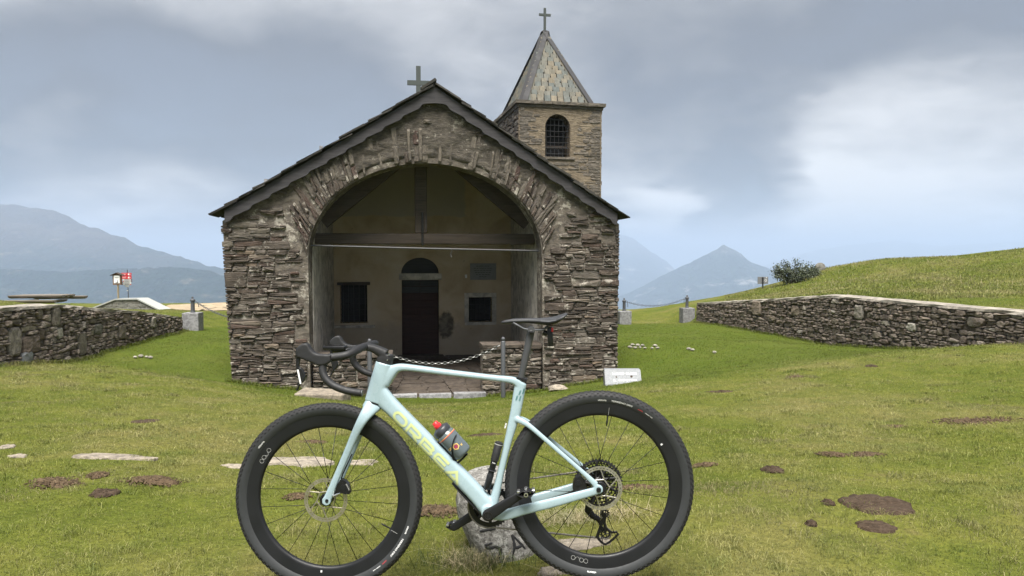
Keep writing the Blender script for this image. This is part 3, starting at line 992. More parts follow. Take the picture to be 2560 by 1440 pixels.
# front wall body: jambs, arch and gable in one outline, 0.55 m thick
top = 0.17
arch = [(ARC_X + ARC_A * math.cos(t), ARC_Z + ARC_B * math.sin(t)) for t in np.linspace(math.pi, 0, 37)]
pts = [(wall_l(-.9), -.9), (-2.15, -.9), (-2.17, 1.0)] + arch + [(2.12, 1.0), (2.15, -.9), (wall_r(-.9), -.9),
       (wall_r(2.7), roof_z(wall_r(2.7)) - top), (RIDGE_X, RIDGE_Z - top), (wall_l(2.65), roof_z(wall_l(2.65)) - top)]
bm = bmesh.new()
vs_ = [bm.verts.new((x, 0.0, z)) for x, z in pts]
f_ = bm.faces.new(vs_)
ex = bmesh.ops.extrude_face_region(bm, geom=[f_])
bmesh.ops.translate(bm, vec=(0, 0.55, 0), verts=[g for g in ex['geom'] if isinstance(g, bmesh.types.BMVert)])
bmesh.ops.triangulate(bm, faces=[f for f in bm.faces if len(f.verts) > 4])
facade = MB().add_bm(bm).build('front_wall', M['mortar'], church)


def ring_out(p, extra):
    """push a point out of the arch opening and its ring of stones"""
    dx, dz = p.x - ARC_X, p.y - ARC_Z
    if dz <= 0:
        lim = ARC_A + 0.03
        if abs(dx) < lim: return Vector((ARC_X + math.copysign(lim, dx), p.y))
        return p
    th = math.atan2(dz / ARC_B, dx / ARC_A)
    k = math.hypot(dx / ARC_A, dz / ARC_B)
    e = extra * min(1.0, math.sin(th) / 0.42)
    lim = 1 + (e + 0.03) / (ARC_A + (ARC_B - ARC_A) * abs(math.sin(th)))
    if k < lim:
        if k < 1e-3: return Vector((ARC_X, ARC_Z + ARC_B * lim))
        return Vector((ARC_X + dx / k * lim, ARC_Z + dz / k * lim))
    return p


cells = courses(-3.9, 3.9, -0.62, 5.3, (0.07, 0.40), 5.2, rnd, 0.026, 0.07, 0.95)
_c2 = []
for c in cells:
    if centre(c).y > 3.3: split(c, 0.010, 2.8, rnd, _c2, 0.12)
    else: _c2.append(c)
cells = _c2
sl_n = [Vector((SLS[1], 1)).normalized(), Vector((-SLS[-1], 1)).normalized()]
front = []
for c in cells:
    c = cut(c, Vector((RIDGE_X, RIDGE_Z - 0.24)), sl_n[0])
    c = cut(c, Vector((RIDGE_X, RIDGE_Z - 0.24)), sl_n[1]) if len(c) > 2 else []
    c = cut(c, Vector((-3.53, 0)), Vector((-1, -0.05)).normalized()) if len(c) > 2 else []
    c = cut(c, Vector((3.60, 0)), Vector((1, -0.01)).normalized()) if len(c) > 2 else []
    if len(c) < 3: continue
    a0 = area(c)
    q = [ring_out(p, 0.60) for p in c]
    if area(q) < 0.70 * a0 or area(q) < 0.0015: continue
    moved = sum((p_ - q_).length for p_, q_ in zip(c, q))
    if moved > 0.03 and centre(q).y > 2.3 and max(p_.x for p_ in q) - min(p_.x for p_ in q) > 0.28: continue
    cc = centre(q)
    if math.hypot((cc.x - ARC_X) / ARC_A, max(0, cc.y - ARC_Z) / ARC_B) < 1.0: continue
    near = math.hypot((cc.x - ARC_X) / (ARC_A + .75), max(0, cc.y - ARC_Z) / (ARC_B + .75)) < 1.0 and cc.y > 1.5
    gab = cc.y > 3.6 or cc.y > roof_z(cc.x) - 0.62
    if cc.y > 3.4 and (rnd.random() < .86 or max(p_.x for p_ in q) - min(p_.x for p_ in q) > 0.35): continue
    if rnd.random() < (0.4 if gab else 0.18 if near else 0.02): continue
    front.append(q)


def front_mat(c, r):
    if c.y > 3.75 and r.random() < 0.75: return M['render']
    if c.y > roof_z(c.x) - 0.75 and r.random() < 0.4: return M['render']
    return M['stone']


lay(front, 'stone', facade, M['stone'], rnd, 0.009, 0.045, None, 300, 'small_stones', None, front_mat, 0.0012, 0.016)

# ring of thin upright stones round the arch
vcells, th = [], math.asin(0.10)
while th < math.pi - math.asin(0.10):
    step = rnd.uniform(0.016, 0.046)
    tl = 0.60 * min(1.0, math.sin(th + step / 2) / 0.42) * rnd.uniform(0.62, 1.15)
    r0, parts = 0.0, ([1.0] if rnd.random() < 0.45 else [rnd.uniform(0.35, 0.65), 1.0])
    for r1 in parts:
        q = []
        for t, r in ((th, r0), (th + step, r0), (th + step, r1), (th, r1)):
            e = r * tl + 0.012
            lean = 0.16 * (r - 0.5) * math.cos(t)
            ta = t + lean
            q.append(Vector((ARC_X + (ARC_A + e) * math.cos(ta), ARC_Z + (ARC_B + e) * math.sin(ta))))
        if rnd.random() > (0.08 if abs(math.cos(th)) > 0.5 else 0.62): vcells.append(q)
        r0 = r1
    th += step


def grain(c):
    return math.atan2((c.y - ARC_Z) / ARC_B, (c.x - ARC_X) / ARC_A) + rnd.gauss(0, 0.05)


lay(vcells, 'arch_stone', facade, M['voussoir'], rnd, 0.006, 0.05, None, 300, 'small_arch_stones', grain,
    lambda c, r: M['render'] if (c.y > 3.6 and r.random() < 0.7) else M['voussoir'], 0.0, 0.008)

# rough render over the crown of the arch and the gable, thrown on unevenly
gx0, gx1, stp = -2.0, 2.1, 0.035
nxg = int((gx1 - gx0) / stp) + 1
gv_, gf_, keepv = [], [], {}
for i in range(nxg):
    x = gx0 + i * stp
    lo_ = ARC_Z + (ARC_B + .055 + .05 * float(fbm(np.array([x * 5]), np.array([3.3]), 3, 81)[0])) * math.sqrt(max(0.0, 1 - ((x - ARC_X) / (ARC_A + .055)) ** 2))
    lo_ = max(lo_, 3.35 + .5 * float(fbm(np.array([x * 2.2]), np.array([9.1]), 4, 83)[0] - .5) + .22 * max(0, abs(x) - 1.2))
    hi_ = roof_z(x) - 0.20
    nz_ = 24
    if hi_ - lo_ < 0.06: continue
    for j in range(nz_ + 1):
        z = lo_ + (hi_ - lo_) * j / nz_
        edge = min(1.0, min(j, nz_ - j + 4) / 2.0) * min(1.0, min(i, nxg - 1 - i) / 3.0)
        rel = float(fbm(np.array([x * 5.0]), np.array([z * 9.0]), 4, 85)[0]) - .42
        keepv[(i, j)] = len(gv_)
        gv_.append((x, 0.012 - edge * (0.034 + 0.075 * rel), z))
for (i, j) in keepv:
    q_ = [(i, j), (i + 1, j), (i + 1, j + 1), (i, j + 1)]
    if all(k_ in keepv for k_ in q_): gf_.append(tuple(keepv[k_] for k_ in q_))
MB().add(gv_, gf_).build('gable_render', M['gable'], church, True, fix=False)

# low walls either side of the porch entrance
for x0, x1, zt, y0 in ((-2.14, -0.68, 0.40, 0.12), (0.97, 2.13, 0.53, 0.10)):
    bw_ = MB().prism([(x0 + .02, -.8), (x1 - .02, -.8), (x1 - .02, zt - .1), (x0 + .02, zt - .1)], y0, y0 + 0.42).build('porch_parapet', M['mortar'], church)
    cs = courses(x0, x1, -0.62, zt - 0.09, (0.08, 0.24), 3.2, rnd, 0.03)
    cs = [[Vector((min(max(p.x, x0), x1), min(p.y, zt - 0.09))) for p in c] for c in cs]
    lay(cs, 'stone', bw_, M['stone'], rnd, 0.012, 0.05, lambda c, y0=y0: Matrix.Translation((c.x, y0, c.y)), 60, 'small_stones', None, None, 0.001)
    n = 3
    for i in range(n):
        w = (x1 - x0) / n
        MB().box((0, 0, 0), (w - 0.02, 0.52, 0.085), None, 0.012, 0.012).build('coping_slab', M['flag'], bw_, False, Matrix.Translation((x0 + w * (i + .5), y0 + 0.2, zt - 0.045)))

# porch floor of flags, rising a little to the door
fl = MB().prism([(-2.3, -.95), (2.3, -.95), (2.3, -.38), (-2.3, -.38)], 0.05, 4.4)
for i, v in enumerate(fl.v):
    if v[2] > -0.5: fl.v[i] = (v[0], v[1], -0.42 + 0.035 * v[1])
floor_o = fl.build('porch_floor', M['joint'], church)
fc = []
split([Vector((-2.12, 0.12)), Vector((2.12, 0.12)), Vector((2.12, 4.28)), Vector((-2.12, 4.28))], 0.30, 1.6, rnd, fc, 0.04)
for c in fc:
    ol = outline(c, 0.012, rnd, 0.05, 0.12)
    cc = centre(ol)
    b = MB(); n = len(ol); z0, z1 = -0.03, 0.022 + rnd.uniform(0, 0.012)
    b.add([(p.x - cc.x, p.y - cc.y, z) for z in (z0, z1) for p in ol], [tuple(range(n, 2 * n))] + [(i, (i + 1) % n, n + (i + 1) % n, n + i) for i in range(n)])
    b.build('flagstone', M['flag'], floor_o, False, Matrix.Translation((cc.x, cc.y, -0.42 + 0.035 * cc.y)) @ Matrix.Rotation(0.035, 4, 'X'))
for i in range(3):
    MB().box((0, 0, 0), (0.60, 0.16, 0.14), None, 0.01, 0.012).build('kerb_stone', M['granite'], church, False, Matrix.Translation((-0.55 + i * 0.64, -0.02, -0.42)))

# side and back walls of the body; plastered inside the porch
for sx, xo, xi in ((-1, -3.52, -2.16), (1, 3.58, 2.14)):
    MB().prism([(xo, -.9), (xi, -.9), (xi, roof_z(xi) - .14), (xo, roof_z(xo) - .14)], 0.552, 4.7).build('porch_side_wall', M['grey_plaster'], church)
    MB().prism([(xo, -.9), (xo - sx * 0.6, -.9), (xo - sx * 0.6, roof_z(xo - sx * .6) - .14), (xo, roof_z(xo) - .14)], 4.702, 10.0).build('side_wall', M['tower'], church)
MB().prism([(-3.5, -.9), (3.55, -.9), (3.55, 2.8), (RIDGE_X, RIDGE_Z - .2), (-3.5, 2.8)], 9.6, 9.99).build('rear_wall', M['tower'], church)


def holed_wall(xs_, zs_, holes, y0, y1):
    b = MB()
    def inh(x, z): return any(h[0] < x < h[1] and h[2] < z < h[3] for h in holes)
    for i in range(len(xs_) - 1):
        for j in range(len(zs_) - 1):
            if not inh((xs_[i] + xs_[i + 1]) / 2, (zs_[j] + zs_[j + 1]) / 2):
                b.add([(xs_[i], y0, zs_[j]), (xs_[i + 1], y0, zs_[j]), (xs_[i + 1], y0, zs_[j + 1]), (xs_[i], y0, zs_[j + 1])], [(0, 1, 2, 3)])
    for h in holes:
        c = [(h[0], h[2]), (h[1], h[2]), (h[1], h[3]), (h[0], h[3])]
        for k in range(4):
            a, d = c[k], c[(k + 1) % 4]
            b.add([(a[0], y0, a[1]), (d[0], y0, d[1]), (d[0], y1, d[1]), (a[0], y1, a[1])], [(0, 1, 2, 3)])
    return b


YB = 4.3
DOOR = (-0.55, 0.352, -0.30, 1.615)
FAN = (-0.56, 0.355, 1.775, 2.16)
WINL = (-2.015, -1.375, 0.58, 1.50)
WINR = (1.087, 1.664, 0.57, 1.18)
xs2 = sorted({-2.16, 2.14, DOOR[0], DOOR[1], FAN[0], FAN[1], WINL[0], WINL[1], WINR[0], WINR[1]})
zs2 = sorted({-.5, DOOR[2], DOOR[3], FAN[2], FAN[3], WINL[2], WINL[3], WINR[2], WINR[3], 2.72})
bw2 = holed_wall(xs2, zs2, [DOOR, FAN, WINL, WINR], YB, YB + 0.34)
bw2.add([(-2.16, YB, 2.72), (2.14, YB, 2.72), (2.14, YB, roof_z(2.14) - .1), (RIDGE_X, YB, RIDGE_Z - .1), (-2.16, YB, roof_z(-2.16) - .1)], [(0, 1, 2, 3, 4)])
back_wall = bw2.build('inner_wall', M['plaster'], church, fix=False)
# arched head of the light over the door
cx_, ra_ = (FAN[0] + FAN[1]) / 2, (FAN[1] - FAN[0]) / 2
for s in (-1, 1):
    arc = [(cx_ + s * ra_ * math.cos(t), FAN[2] + (FAN[3] - FAN[2]) * math.sin(t)) for t in np.linspace(0, math.pi / 2, 10)]
    MB().prism(arc + [(cx_ + s * ra_, FAN[3])], YB + 0.004, YB + 0.3).build('arch_spandrel', M['plaster'], church)
fan = MB().prism([(FAN[0], FAN[2]), (FAN[1], FAN[2]), (FAN[1], FAN[3]), (FAN[0], FAN[3])], YB + 0.13, YB + 0.16).build('fanlight', M['door_top'], church)
for z in (1.86, 1.99):
    MB().box((cx_, YB + 0.12, z), (0.90, 0.025, 0.018)).build('batten', M['iron'], fan)
MB().box((cx_, YB + 0.122, 1.96), (0.03, 0.02, 0.37)).build('mullion', M['door_top'], fan)
MB().box(((DOOR[0] + DOOR[1]) / 2, YB + 0.03, 1.695), (1.02, 0.16, 0.15), None, 0.006, 0.008).build('stone_lintel', M['grey_plaster'], church)
door = MB().box(((DOOR[0] + DOOR[1]) / 2, YB + 0.20, 0.66), (0.90, 0.05, 1.92)).build('door', M['door'], church)
nz, z0 = 11, -0.27
for side in (0, 1):
    for i in range(nz):
        w = 0.437
        x0 = DOOR[0] + 0.008 + side * (w + 0.01) + w / 2
        MB().box((0, 0, 0), (w, 0.022, 0.155), None, 0.0015, 0.004).build('plank', M['door'] if i < 9 else M['door_top'], door, False,
                 Matrix.Translation((x0, YB + 0.165 + rnd.uniform(-.003, .003), z0 + 0.09 + i * 0.172)))
MB().tube([(-0.06, YB + 0.14, 0.72), (-0.06, YB + 0.10, 0.72), (-0.06, YB + 0.10, 0.80), (-0.06, YB + 0.14, 0.80)], 0.007).build('handle', M['iron'], door)
MB().box(((DOOR[0] + DOOR[1]) / 2, YB - 0.06, -0.275), (1.1, 0.34, 0.10), None, 0.008, 0.01).build('door_step', M['flag'], church)

# barred windows
for (x0, x1, z0, z1), nxb, nzb in ((WINL, 5, 7), (WINR, 5, 5)):
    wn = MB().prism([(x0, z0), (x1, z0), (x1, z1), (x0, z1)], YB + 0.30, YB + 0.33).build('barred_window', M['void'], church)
    for i in range(nxb):
        x = x0 + (i + .5) * (x1 - x0) / nxb
        b = rnd.uniform(-.015, .015)
        MB().tube([(x, YB + 0.08, z0), (x + b, YB + 0.075, (z0 + z1) / 2), (x, YB + 0.08, z1)], 0.007, n=6).build('bar', M['rod'] if x0 < 0 else M['iron'], wn)
    for i in range(nzb):
        z = z0 + (i + .5) * (z1 - z0) / nzb
        MB().tube([(x0, YB + 0.09, z), ((x0 + x1) / 2, YB + 0.088, z + rnd.uniform(-.012, .012)), (x1, YB + 0.09, z)], 0.006, n=6).build('bar', M['iron'], wn)
MB().box((-1.69, YB - 0.012, 1.535), (0.78, 0.12, 0.07), None, 0.006, 0.006).build('wooden_lintel', M['beam'], church)
x0, x1, z0, z1 = WINR
for bx_ in (((x0 + x1) / 2, z1 + 0.055, x1 - x0 + 0.22, 0.11), ((x0 + x1) / 2, z0 - 0.04, x1 - x0 + 0.2, 0.08), (x0 - 0.055, (z0 + z1) / 2, 0.11, z1 - z0), (x1 + 0.055, (z0 + z1) / 2, 0.11, z1 - z0)):
    MB().box((bx_[0], YB - 0.012, bx_[1]), (bx_[2] - 0.004, 0.05, bx_[3] - 0.002), None, 0.004, 0.006).build('window_surround', M['grey_plaster'], church)
MB().box((-1.72, YB - 0.04, 0.50), (1.05, 0.12, 0.06), None, 0.008, 0.01).build('window_sill', M['grey_plaster'], church)
pl = MB().box((1.442, YB - 0.02, 1.815), (0.645, 0.03, 0.41), None, 0.0, 0.005).build('marble_plaque', M['plaque'], church)
lt = MB()
for r_i, (w, n) in enumerate(((0.34, 5), (0.46, 7), (0.44, 6), (0.40, 6), (0.36, 5), (0.20, 3))):
    x = 1.442 - w / 2
    for k in range(n):
        ww = w / n * rnd.uniform(.6, .9)
        lt.box((x + ww / 2, YB - 0.0365, 1.95 - r_i * 0.052), (ww, 0.002, 0.016)); x += w / n
lt.build('faded_lettering', M['plaque_ink'], pl)
MB().box((1.02, YB - 0.006, 1.70), (0.05, 0.006, 0.085), None, 0.002).build('paper_notice', M['sign_white'], church)

# roof timbers and the iron tie
YT = 0.95
tb = MB(); tb.box((-0.02, YT, 2.535), (4.3, 0.22, 0.215), None, 0.012, 0.02); tb.build('tie_beam', M['beam'], church)
MB().box((-0.135, YT, 3.80), (0.235, 0.18, 2.3), None, 0.01, 0.015).build('king_post', M['beam'], church)
MB().tube([(-0.11, YT - 0.12, 2.40), (-0.11, YT - 0.13, 3.05)], 0.02, n=8).build('iron_strap', M['iron'], church)
for s in (-1, 1):
    a = Vector((RIDGE_X - 0.12 + s * 0.10, YT + 0.02, 4.45)); d = Vector((s * 2.02 - 0.12 + RIDGE_X, YT + 0.02, 2.86))
    MB().tube([a, (a + d) / 2, d], 0.15, 0.08, 8, (0, 1, 0), 6).build('truss_rafter', M['beam'], church)
for k in range(1, 8):
    for s in (-1, 1):
        y = 0.75 + k * 0.5
        a = Vector((RIDGE_X, y, RIDGE_Z - 0.20)); d = Vector((RIDGE_X + s * 2.6, y, RIDGE_Z - 0.20 - 2.6 * SLS[s]))
        MB().tube([a, d], 0.06, 0.05, 6, (0, 1, 0), 6).build('common_rafter', M['beam'], church)
MB().tube([(-2.2, 0.30, 2.395), (0, 0.30, 2.34), (2.1, 0.30, 2.30)], 0.016, 0.016, 8).build('tie_rod', M['rod'], church)
MB().tube([(0.42, 0.27, 2.335), (0.43, 0.26, 2.28), (0.40, 0.265, 2.23), (0.43, 0.26, 2.17)], 0.006, n=6).build('hanging_wire', M['rod'], church)

# roof: deck, stepped courses, and the slabs of the front edge each on their own
rf = MB()
for s in (-1, 1):
    e = RIDGE_X + s * HALF[s]
    rf.prism([(RIDGE_X, RIDGE_Z - 0.13), (e, EAVE_Z - 0.13), (e, EAVE_Z - 0.05), (RIDGE_X, RIDGE_Z - 0.05)], -0.02, 10.1)
roof = rf.build('roof', M['slate'], church)
ROWS = 15
for s in (-1, 1):
    lenS, ang = math.hypot(HALF[s], RIDGE_Z - EAVE_Z), math.atan(SLS[s])
    for r in range(ROWS):
        t = (r + 0.35) / ROWS
        y = -0.20 - rnd.uniform(0, .03)
        rest = MB()
        while y < 10.0:
            w = rnd.uniform(0.42, 0.8)
            u = lenS * (1 - t) + 0.10
            cxp, czp = RIDGE_X + s * u * math.cos(ang), RIDGE_Z - u * math.sin(ang)
            tilt = ang - 0.06 + rnd.gauss(0, 0.012)
            Mx = Matrix.Translation((cxp, y + w / 2, czp + 0.015 + rnd.uniform(-.008, .012))) @ Matrix.Rotation(s * tilt, 4, 'Y')
            b = MB().box((0, 0, 0), (lenS / ROWS * 1.75 + rnd.uniform(-.04, .05), w - 0.012, rnd.uniform(0.02, 0.036)), None, 0.010)
            if y < 1.0:
                b.build('roof_slab', M['slate'], roof, False, Mx)
            else:
                rest.add([Mx @ Vector(v) for v in b.v], b.f)
            y += w
        o = rest.build('roof_course', M['slate'], roof)
for k in range(14):
    MB().box((0, 0, 0), (0.30, 0.72, 0.05), None, 0.012).build('ridge_slab', M['slate'], roof, False, Matrix.Translation((RIDGE_X + (0.12 if k % 2 else -0.12), 0.14 + k * 0.72, RIDGE_Z - 0.005)) @ Matrix.Rotation((ang if k % 2 else -ang), 4, 'Y'))

# barge boards with a scalloped lower edge, and wall plates under them
for s in (-1, 1):
    lenS, ang = math.hypot(HALF[s], RIDGE_Z - EAVE_Z), math.atan(SLS[s])
    L = lenS - 0.02
    pts = [(0.0, 0.0), (L, 0.0), (L, -0.20)]
    n = 11
    for k in range(n, 0, -1):
        u1, u0 = L * k / n * 0.985, L * (k - 1) / n
        pts += [(u1 - 0.01, -0.215), (u1 - 0.035, -0.222), (u1 - 0.06, -0.214), (u1 - 0.085, -0.192), (u1 - 0.12, -0.182), (u1 - 0.16, -0.190)]
    pts += [(0.0, -0.30)]
    q = [(RIDGE_X + s * (u * math.cos(ang) + (-v) * 0.0), RIDGE_Z - 0.035 - u * math.sin(ang) + v * (1.0 if u < .01 else 1.05)) for u, v in pts]
    if s > 0: q = q[::-1]
    MB().prism(q, -0.135, -0.105).build('barge_board', M['barge'], church)
# green cross on the roof
cr = MB()
cr.box((0, 0, 0.58), (0.10, 0.05, 1.16)); cr.box((0, -0.003, 0.80), (0.48, 0.05, 0.10))
cr.build('roof_cross', M['copper'], church, False, Matrix.Translation((-0.145, 2.5, 5.14)))
# little stubs that show above the left slope
for (px, py) in ((665, 448), (803, 365)):
    p = on_plane(CH_M, px, py, 3.0)
    MB().box((p.x, 3.0, p.z - 0.2), (0.07, 0.07, 0.4)).build('snow_peg', M['granite'], roof)

# ------------------------------------------------------------------ bell tower
T_W = Matrix.Translation((0.18, 19.0, 0)) @ Matrix.Rotation(R_(12.5), 4, 'Z')
T_M = CH_I @ T_W                       # in the church's own frame
TW, TD, TZ = 2.31, 3.13, 6.22
WX0, WX1, WZ0, WZS = 0.726, 1.419, 4.86, 5.645
wxm, wr_ = (WX0 + WX1) / 2, (WX1 - WX0) / 2
tw = holed_wall([0, WX0, WX1, TW], [-0.9, WZ0, 6.0, TZ], [(WX0, WX1, WZ0, 6.0)], 0, 0.5)
# side and back faces in a fine uneven grid so that the outline is rough
for (a, b, c, d) in (((0, 0), (0, TD), 8, 22), ((TW, 0), (TW, TD), 8, 22), ((0, TD), (TW, TD), 6, 22)):
    for i in range(c):
        for j in range(d):
            f = lambda k: (a[0] + (b[0] - a[0]) * k / c, a[1] + (b[1] - a[1]) * k / c)
            z = lambda k: -0.9 + (TZ + 0.9) * k / d
            (x0, y0), (x1, y1) = f(i), f(i + 1)
            tw.add([(x0, y0, z(j)), (x1, y1, z(j)), (x1, y1, z(j + 1)), (x0, y0, z(j + 1))], [(0, 1, 2, 3)])
tower = tw.build('tower_wall', M['tower'], church, False, T_M, fix=False)
arc = [(wxm + wr_ * math.cos(t), WZS + 0.35 * math.sin(t)) for t in np.linspace(0, math.pi, 17)]
MB().prism(arc[:9] + [(wxm, 6.0), (WX1, 6.0)], 0.003, 0.4).build('window_head', M['tower'], tower)
MB().prism(arc[8:] + [(WX0, 6.0), (wxm, 6.0)], 0.003, 0.4).build('window_head', M['tower'], tower)
tc = courses(0.02, TW - 0.02, 2.4, TZ - 0.02, (0.05, 0.16), 4.5, rnd, 0.022, 0.05)
tcl = []
for c in tc:
    cc = centre(c)
    if WX0 - 0.22 < cc.x < WX1 + 0.22 and WZ0 - 0.15 < cc.y < 6.12: continue
    edge = min(cc.x, TW - cc.x)
    if edge > 0.30 and rnd.random() < 0.62: continue
    tcl.append(c)
lay(tcl, 'tower_stone', tower, M['render'], rnd, 0.010, 0.014, None, 110, 'small_stones', None, None, 0.004)
for (side_x, sgn) in ((0.0, 1),):
    tc = courses(0.02, TD - 0.02, 3.6, TZ - 0.02, (0.08, 0.22), 3.2, rnd, 0.05, 0.05)
    lay(tc, 'tower_stone', tower, M['stone'], rnd, 0.014, 0.04, lambda c: Matrix.Translation((0.0, TD - c.x, c.y)) @ Matrix.Rotation(-math.pi / 2, 4, 'Z'), 90, 'small_stones', None, None, 0.004)
# ragged right-hand edge
for k in range(26):
    h = rnd.uniform(0.05, 0.11)
    MB().box((0, 0, 0), (0.27, 0.37, h), None, 0.012).build('quoin', M['render'], tower, False, Matrix.Translation((TW - 0.135 + rnd.uniform(-.012, .015), 0.19, 3.1 + k * 0.12)))
    if k % 2 == 0:
        MB().box((0, 0, 0), (rnd.uniform(.20, .30), .3, h), None, 0.012).build('quoin', M['render'], tower, False, Matrix.Translation((0.125, 0.135 + rnd.uniform(-.01, .01), 3.1 + k * 0.12)))
# recessed surround strips and a near-black sheet painting the bell chamber's shade
for x in (WX0 - 0.05, WX1 + 0.05):
    MB().box((x, -0.004, (WZ0 + 5.65) / 2), (0.09, 0.03, 0.8), None, 0.006).build('window_jamb', M['tower'], tower)
MB().box((wxm, -0.01, WZ0 - 0.035), (0.95, 0.06, 0.06), None, 0.006, 0.006).build('window_sill', M['render'], tower)
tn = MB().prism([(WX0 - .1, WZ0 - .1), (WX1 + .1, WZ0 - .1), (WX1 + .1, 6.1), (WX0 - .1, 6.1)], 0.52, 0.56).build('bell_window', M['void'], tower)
for i in range(6):
    x = WX0 + (i + .5) * (WX1 - WX0) / 6
    zt = WZS + 0.35 * math.sqrt(max(0, 1 - ((x - wxm) / wr_) ** 2))
    MB().tube([(x, 0.12, WZ0), (x + rnd.uniform(-.01, .01), 0.115, (WZ0 + zt) / 2), (x, 0.12, zt)], 0.009, n=6).build('bar', M['iron'], tn)
for i in range(7):
    z = WZ0 + 0.10 + i * 0.15
    MB().tube([(WX0, 0.11, z), (wxm, 0.108, z + rnd.uniform(-.01, .01)), (WX1, 0.11, z)], 0.010, n=6).build('bar', M['iron'], tn)
MB().box((wxm, 0.30, WZ0 + 0.30), (WX1 - WX0, 0.08, 0.07)).build('bell_beam', M['beam'], tn)
# cornice in two courses of slabs
for (o_, z, h) in ((0.035, TZ - 0.03, 0.07), (0.10, TZ + 0.055, 0.085)):
    for (a, b, n) in (((-o_, -o_), (TW + o_, -o_), 5), ((-o_, TD + o_), (-o_, -o_ + .26), 6), ((TW + o_, -o_ + .26), (TW + o_, TD + o_), 6)):
        for i in range(n):
            p = Vector((a[0] + (b[0] - a[0]) * (i + .5) / n, a[1] + (b[1] - a[1]) * (i + .5) / n, z))
            horiz = a[1] == b[1]
            L = (abs(b[0] - a[0]) if horiz else abs(b[1] - a[1])) / n
            sgn = 1 if a[0] < 1 else -1
            p += Vector((0, 0.13, 0)) if horiz else Vector((0.13 * sgn, 0, 0))
            MB().box((0, 0, 0), (L - 0.006, 0.25, h) if horiz else (0.25, L - 0.006, h), None, 0.008).build('cornice_slab', M['render'], tower, False, Matrix.Translation(p))
# spire: core, rows of pale slates, dark hip boards, cross
SZ0, SZ1 = TZ + 0.10, 8.62
sx0, sx1, sy0, sy1 = 0.16, TW - 0.22, 0.18, TD - 0.22
axp, ayp = (sx0 + sx1) / 2 + 0.0, (sy0 + sy1) / 2
apex = Vector((axp, ayp, SZ1))
base = [Vector((sx0, sy0, SZ0)), Vector((sx1, sy0, SZ0)), Vector((sx1, sy1, SZ0)), Vector((sx0, sy1, SZ0))]
spire = MB().add([tuple(p) for p in base] + [tuple(apex)], [(0, 1, 4), (1, 2, 4), (2, 3, 4), (3, 0, 4)]).build('spire', M['slate'], church, False, T_M)
for k, rows in ((0, 17), (3, 17)):
    A, B = base[k], base[(k + 1) % 4]
    up = (apex - (A + B) / 2); H = up.length; up.normalize()
    ex_ = (B - A).normalized(); W = (B - A).length
    nrm = ex_.cross(up)
    for r in range(rows - 1):
        v0 = H * r / rows
        wrow = W * (1 - (v0 + 0.05) / H)
        n = max(1, round(wrow / (0.185 if k == 0 else 0.24)))
        for i in range(n):
            w = wrow / n
            u = -wrow / 2 + (i + .5) * w + (0 if r % 2 else rnd.uniform(-.02, .02))
            ww, hh = w * rnd.uniform(.80, .92), H / rows * rnd.uniform(1.35, 1.6)
            pts = [(-ww / 2, hh), (-ww / 2, ww * .22), (-ww * .38, ww * .06), (-ww * .12, -ww * rnd.uniform(.0, .05)), (ww * .15, -ww * rnd.uniform(0, .05)), (ww * .40, ww * .07), (ww / 2, ww * .24), (ww / 2, hh)]
            org = (A + B) / 2 + ex_ * u + up * (v0 + rnd.uniform(-.012, .012)) + nrm * 0.012
            b = MB().prism(pts, -0.013, 0.013)
            # tilt so that the lower edge stands proud
            Mx = axes(org, ex_, -nrm, up) @ Matrix.Rotation(0.16 + rnd.uniform(-.03, .05), 4, 'X')
            b.build('slate', M['pale_slate'], spire, False, Mx)
for k in range(4):
    a = base[k]; d = (a - Vector((axp, ayp, SZ0)))
    a2 = a + d * 0.03 + Vector((0, 0, -0.02))
    MB().tube([a2, apex + Vector((0, 0, 0.03))], 0.13, 0.045, 4, d.normalized().cross(Vector((0, 0, 1))).cross(apex - a).normalized(), 2).build('hip_board', M['flashing'], spire)
MB().box((axp, ayp, SZ1 + 0.0), (0.14, 0.14, 0.10), None, 0.0, 0.01).build('spire_cap', M['flashing'], spire)
sx_ = MB(); sx_.box((axp, ayp, SZ1 + 0.34), (0.062, 0.062, 0.70)); sx_.box((axp, ayp - 0.002, SZ1 + 0.50), (0.34, 0.055, 0.062))
sx_.build('spire_cross', M['copper'], spire)


# ================================================================== side walls
def wall_run(W, s_dir):
    """(length, f(s) -> x, y) along the court face; s grows with local x"""
    P = [Vector((w[0], w[1])) for w in W]
    if s_dir < 0: P = P[::-1]
    acc = [0.0]
    for i in range(len(P) - 1): acc.append(acc[-1] + (P[i + 1] - P[i]).length)
    def f(s):
        x = float(np.interp(s, acc, [p.x for p in P])); y = float(np.interp(s, acc, [p.y for p in P]))
        i = max(0, min(len(P) - 2, int(np.searchsorted(acc, s) - 1)))
        d = (P[i + 1] - P[i]).normalized()
        return x, y, d
    return acc[-1], f


def px_on_wall(W, px, py):
    best = None
    for Y in np.arange(W[0][1], W[-1][1], 0.02):
        p = at(px, py, Y)
        e = abs(p.x - wall_x(W, Y))
        if best is None or e < best[0]: best = (e, Y, p.z)
    return best[1], best[2]


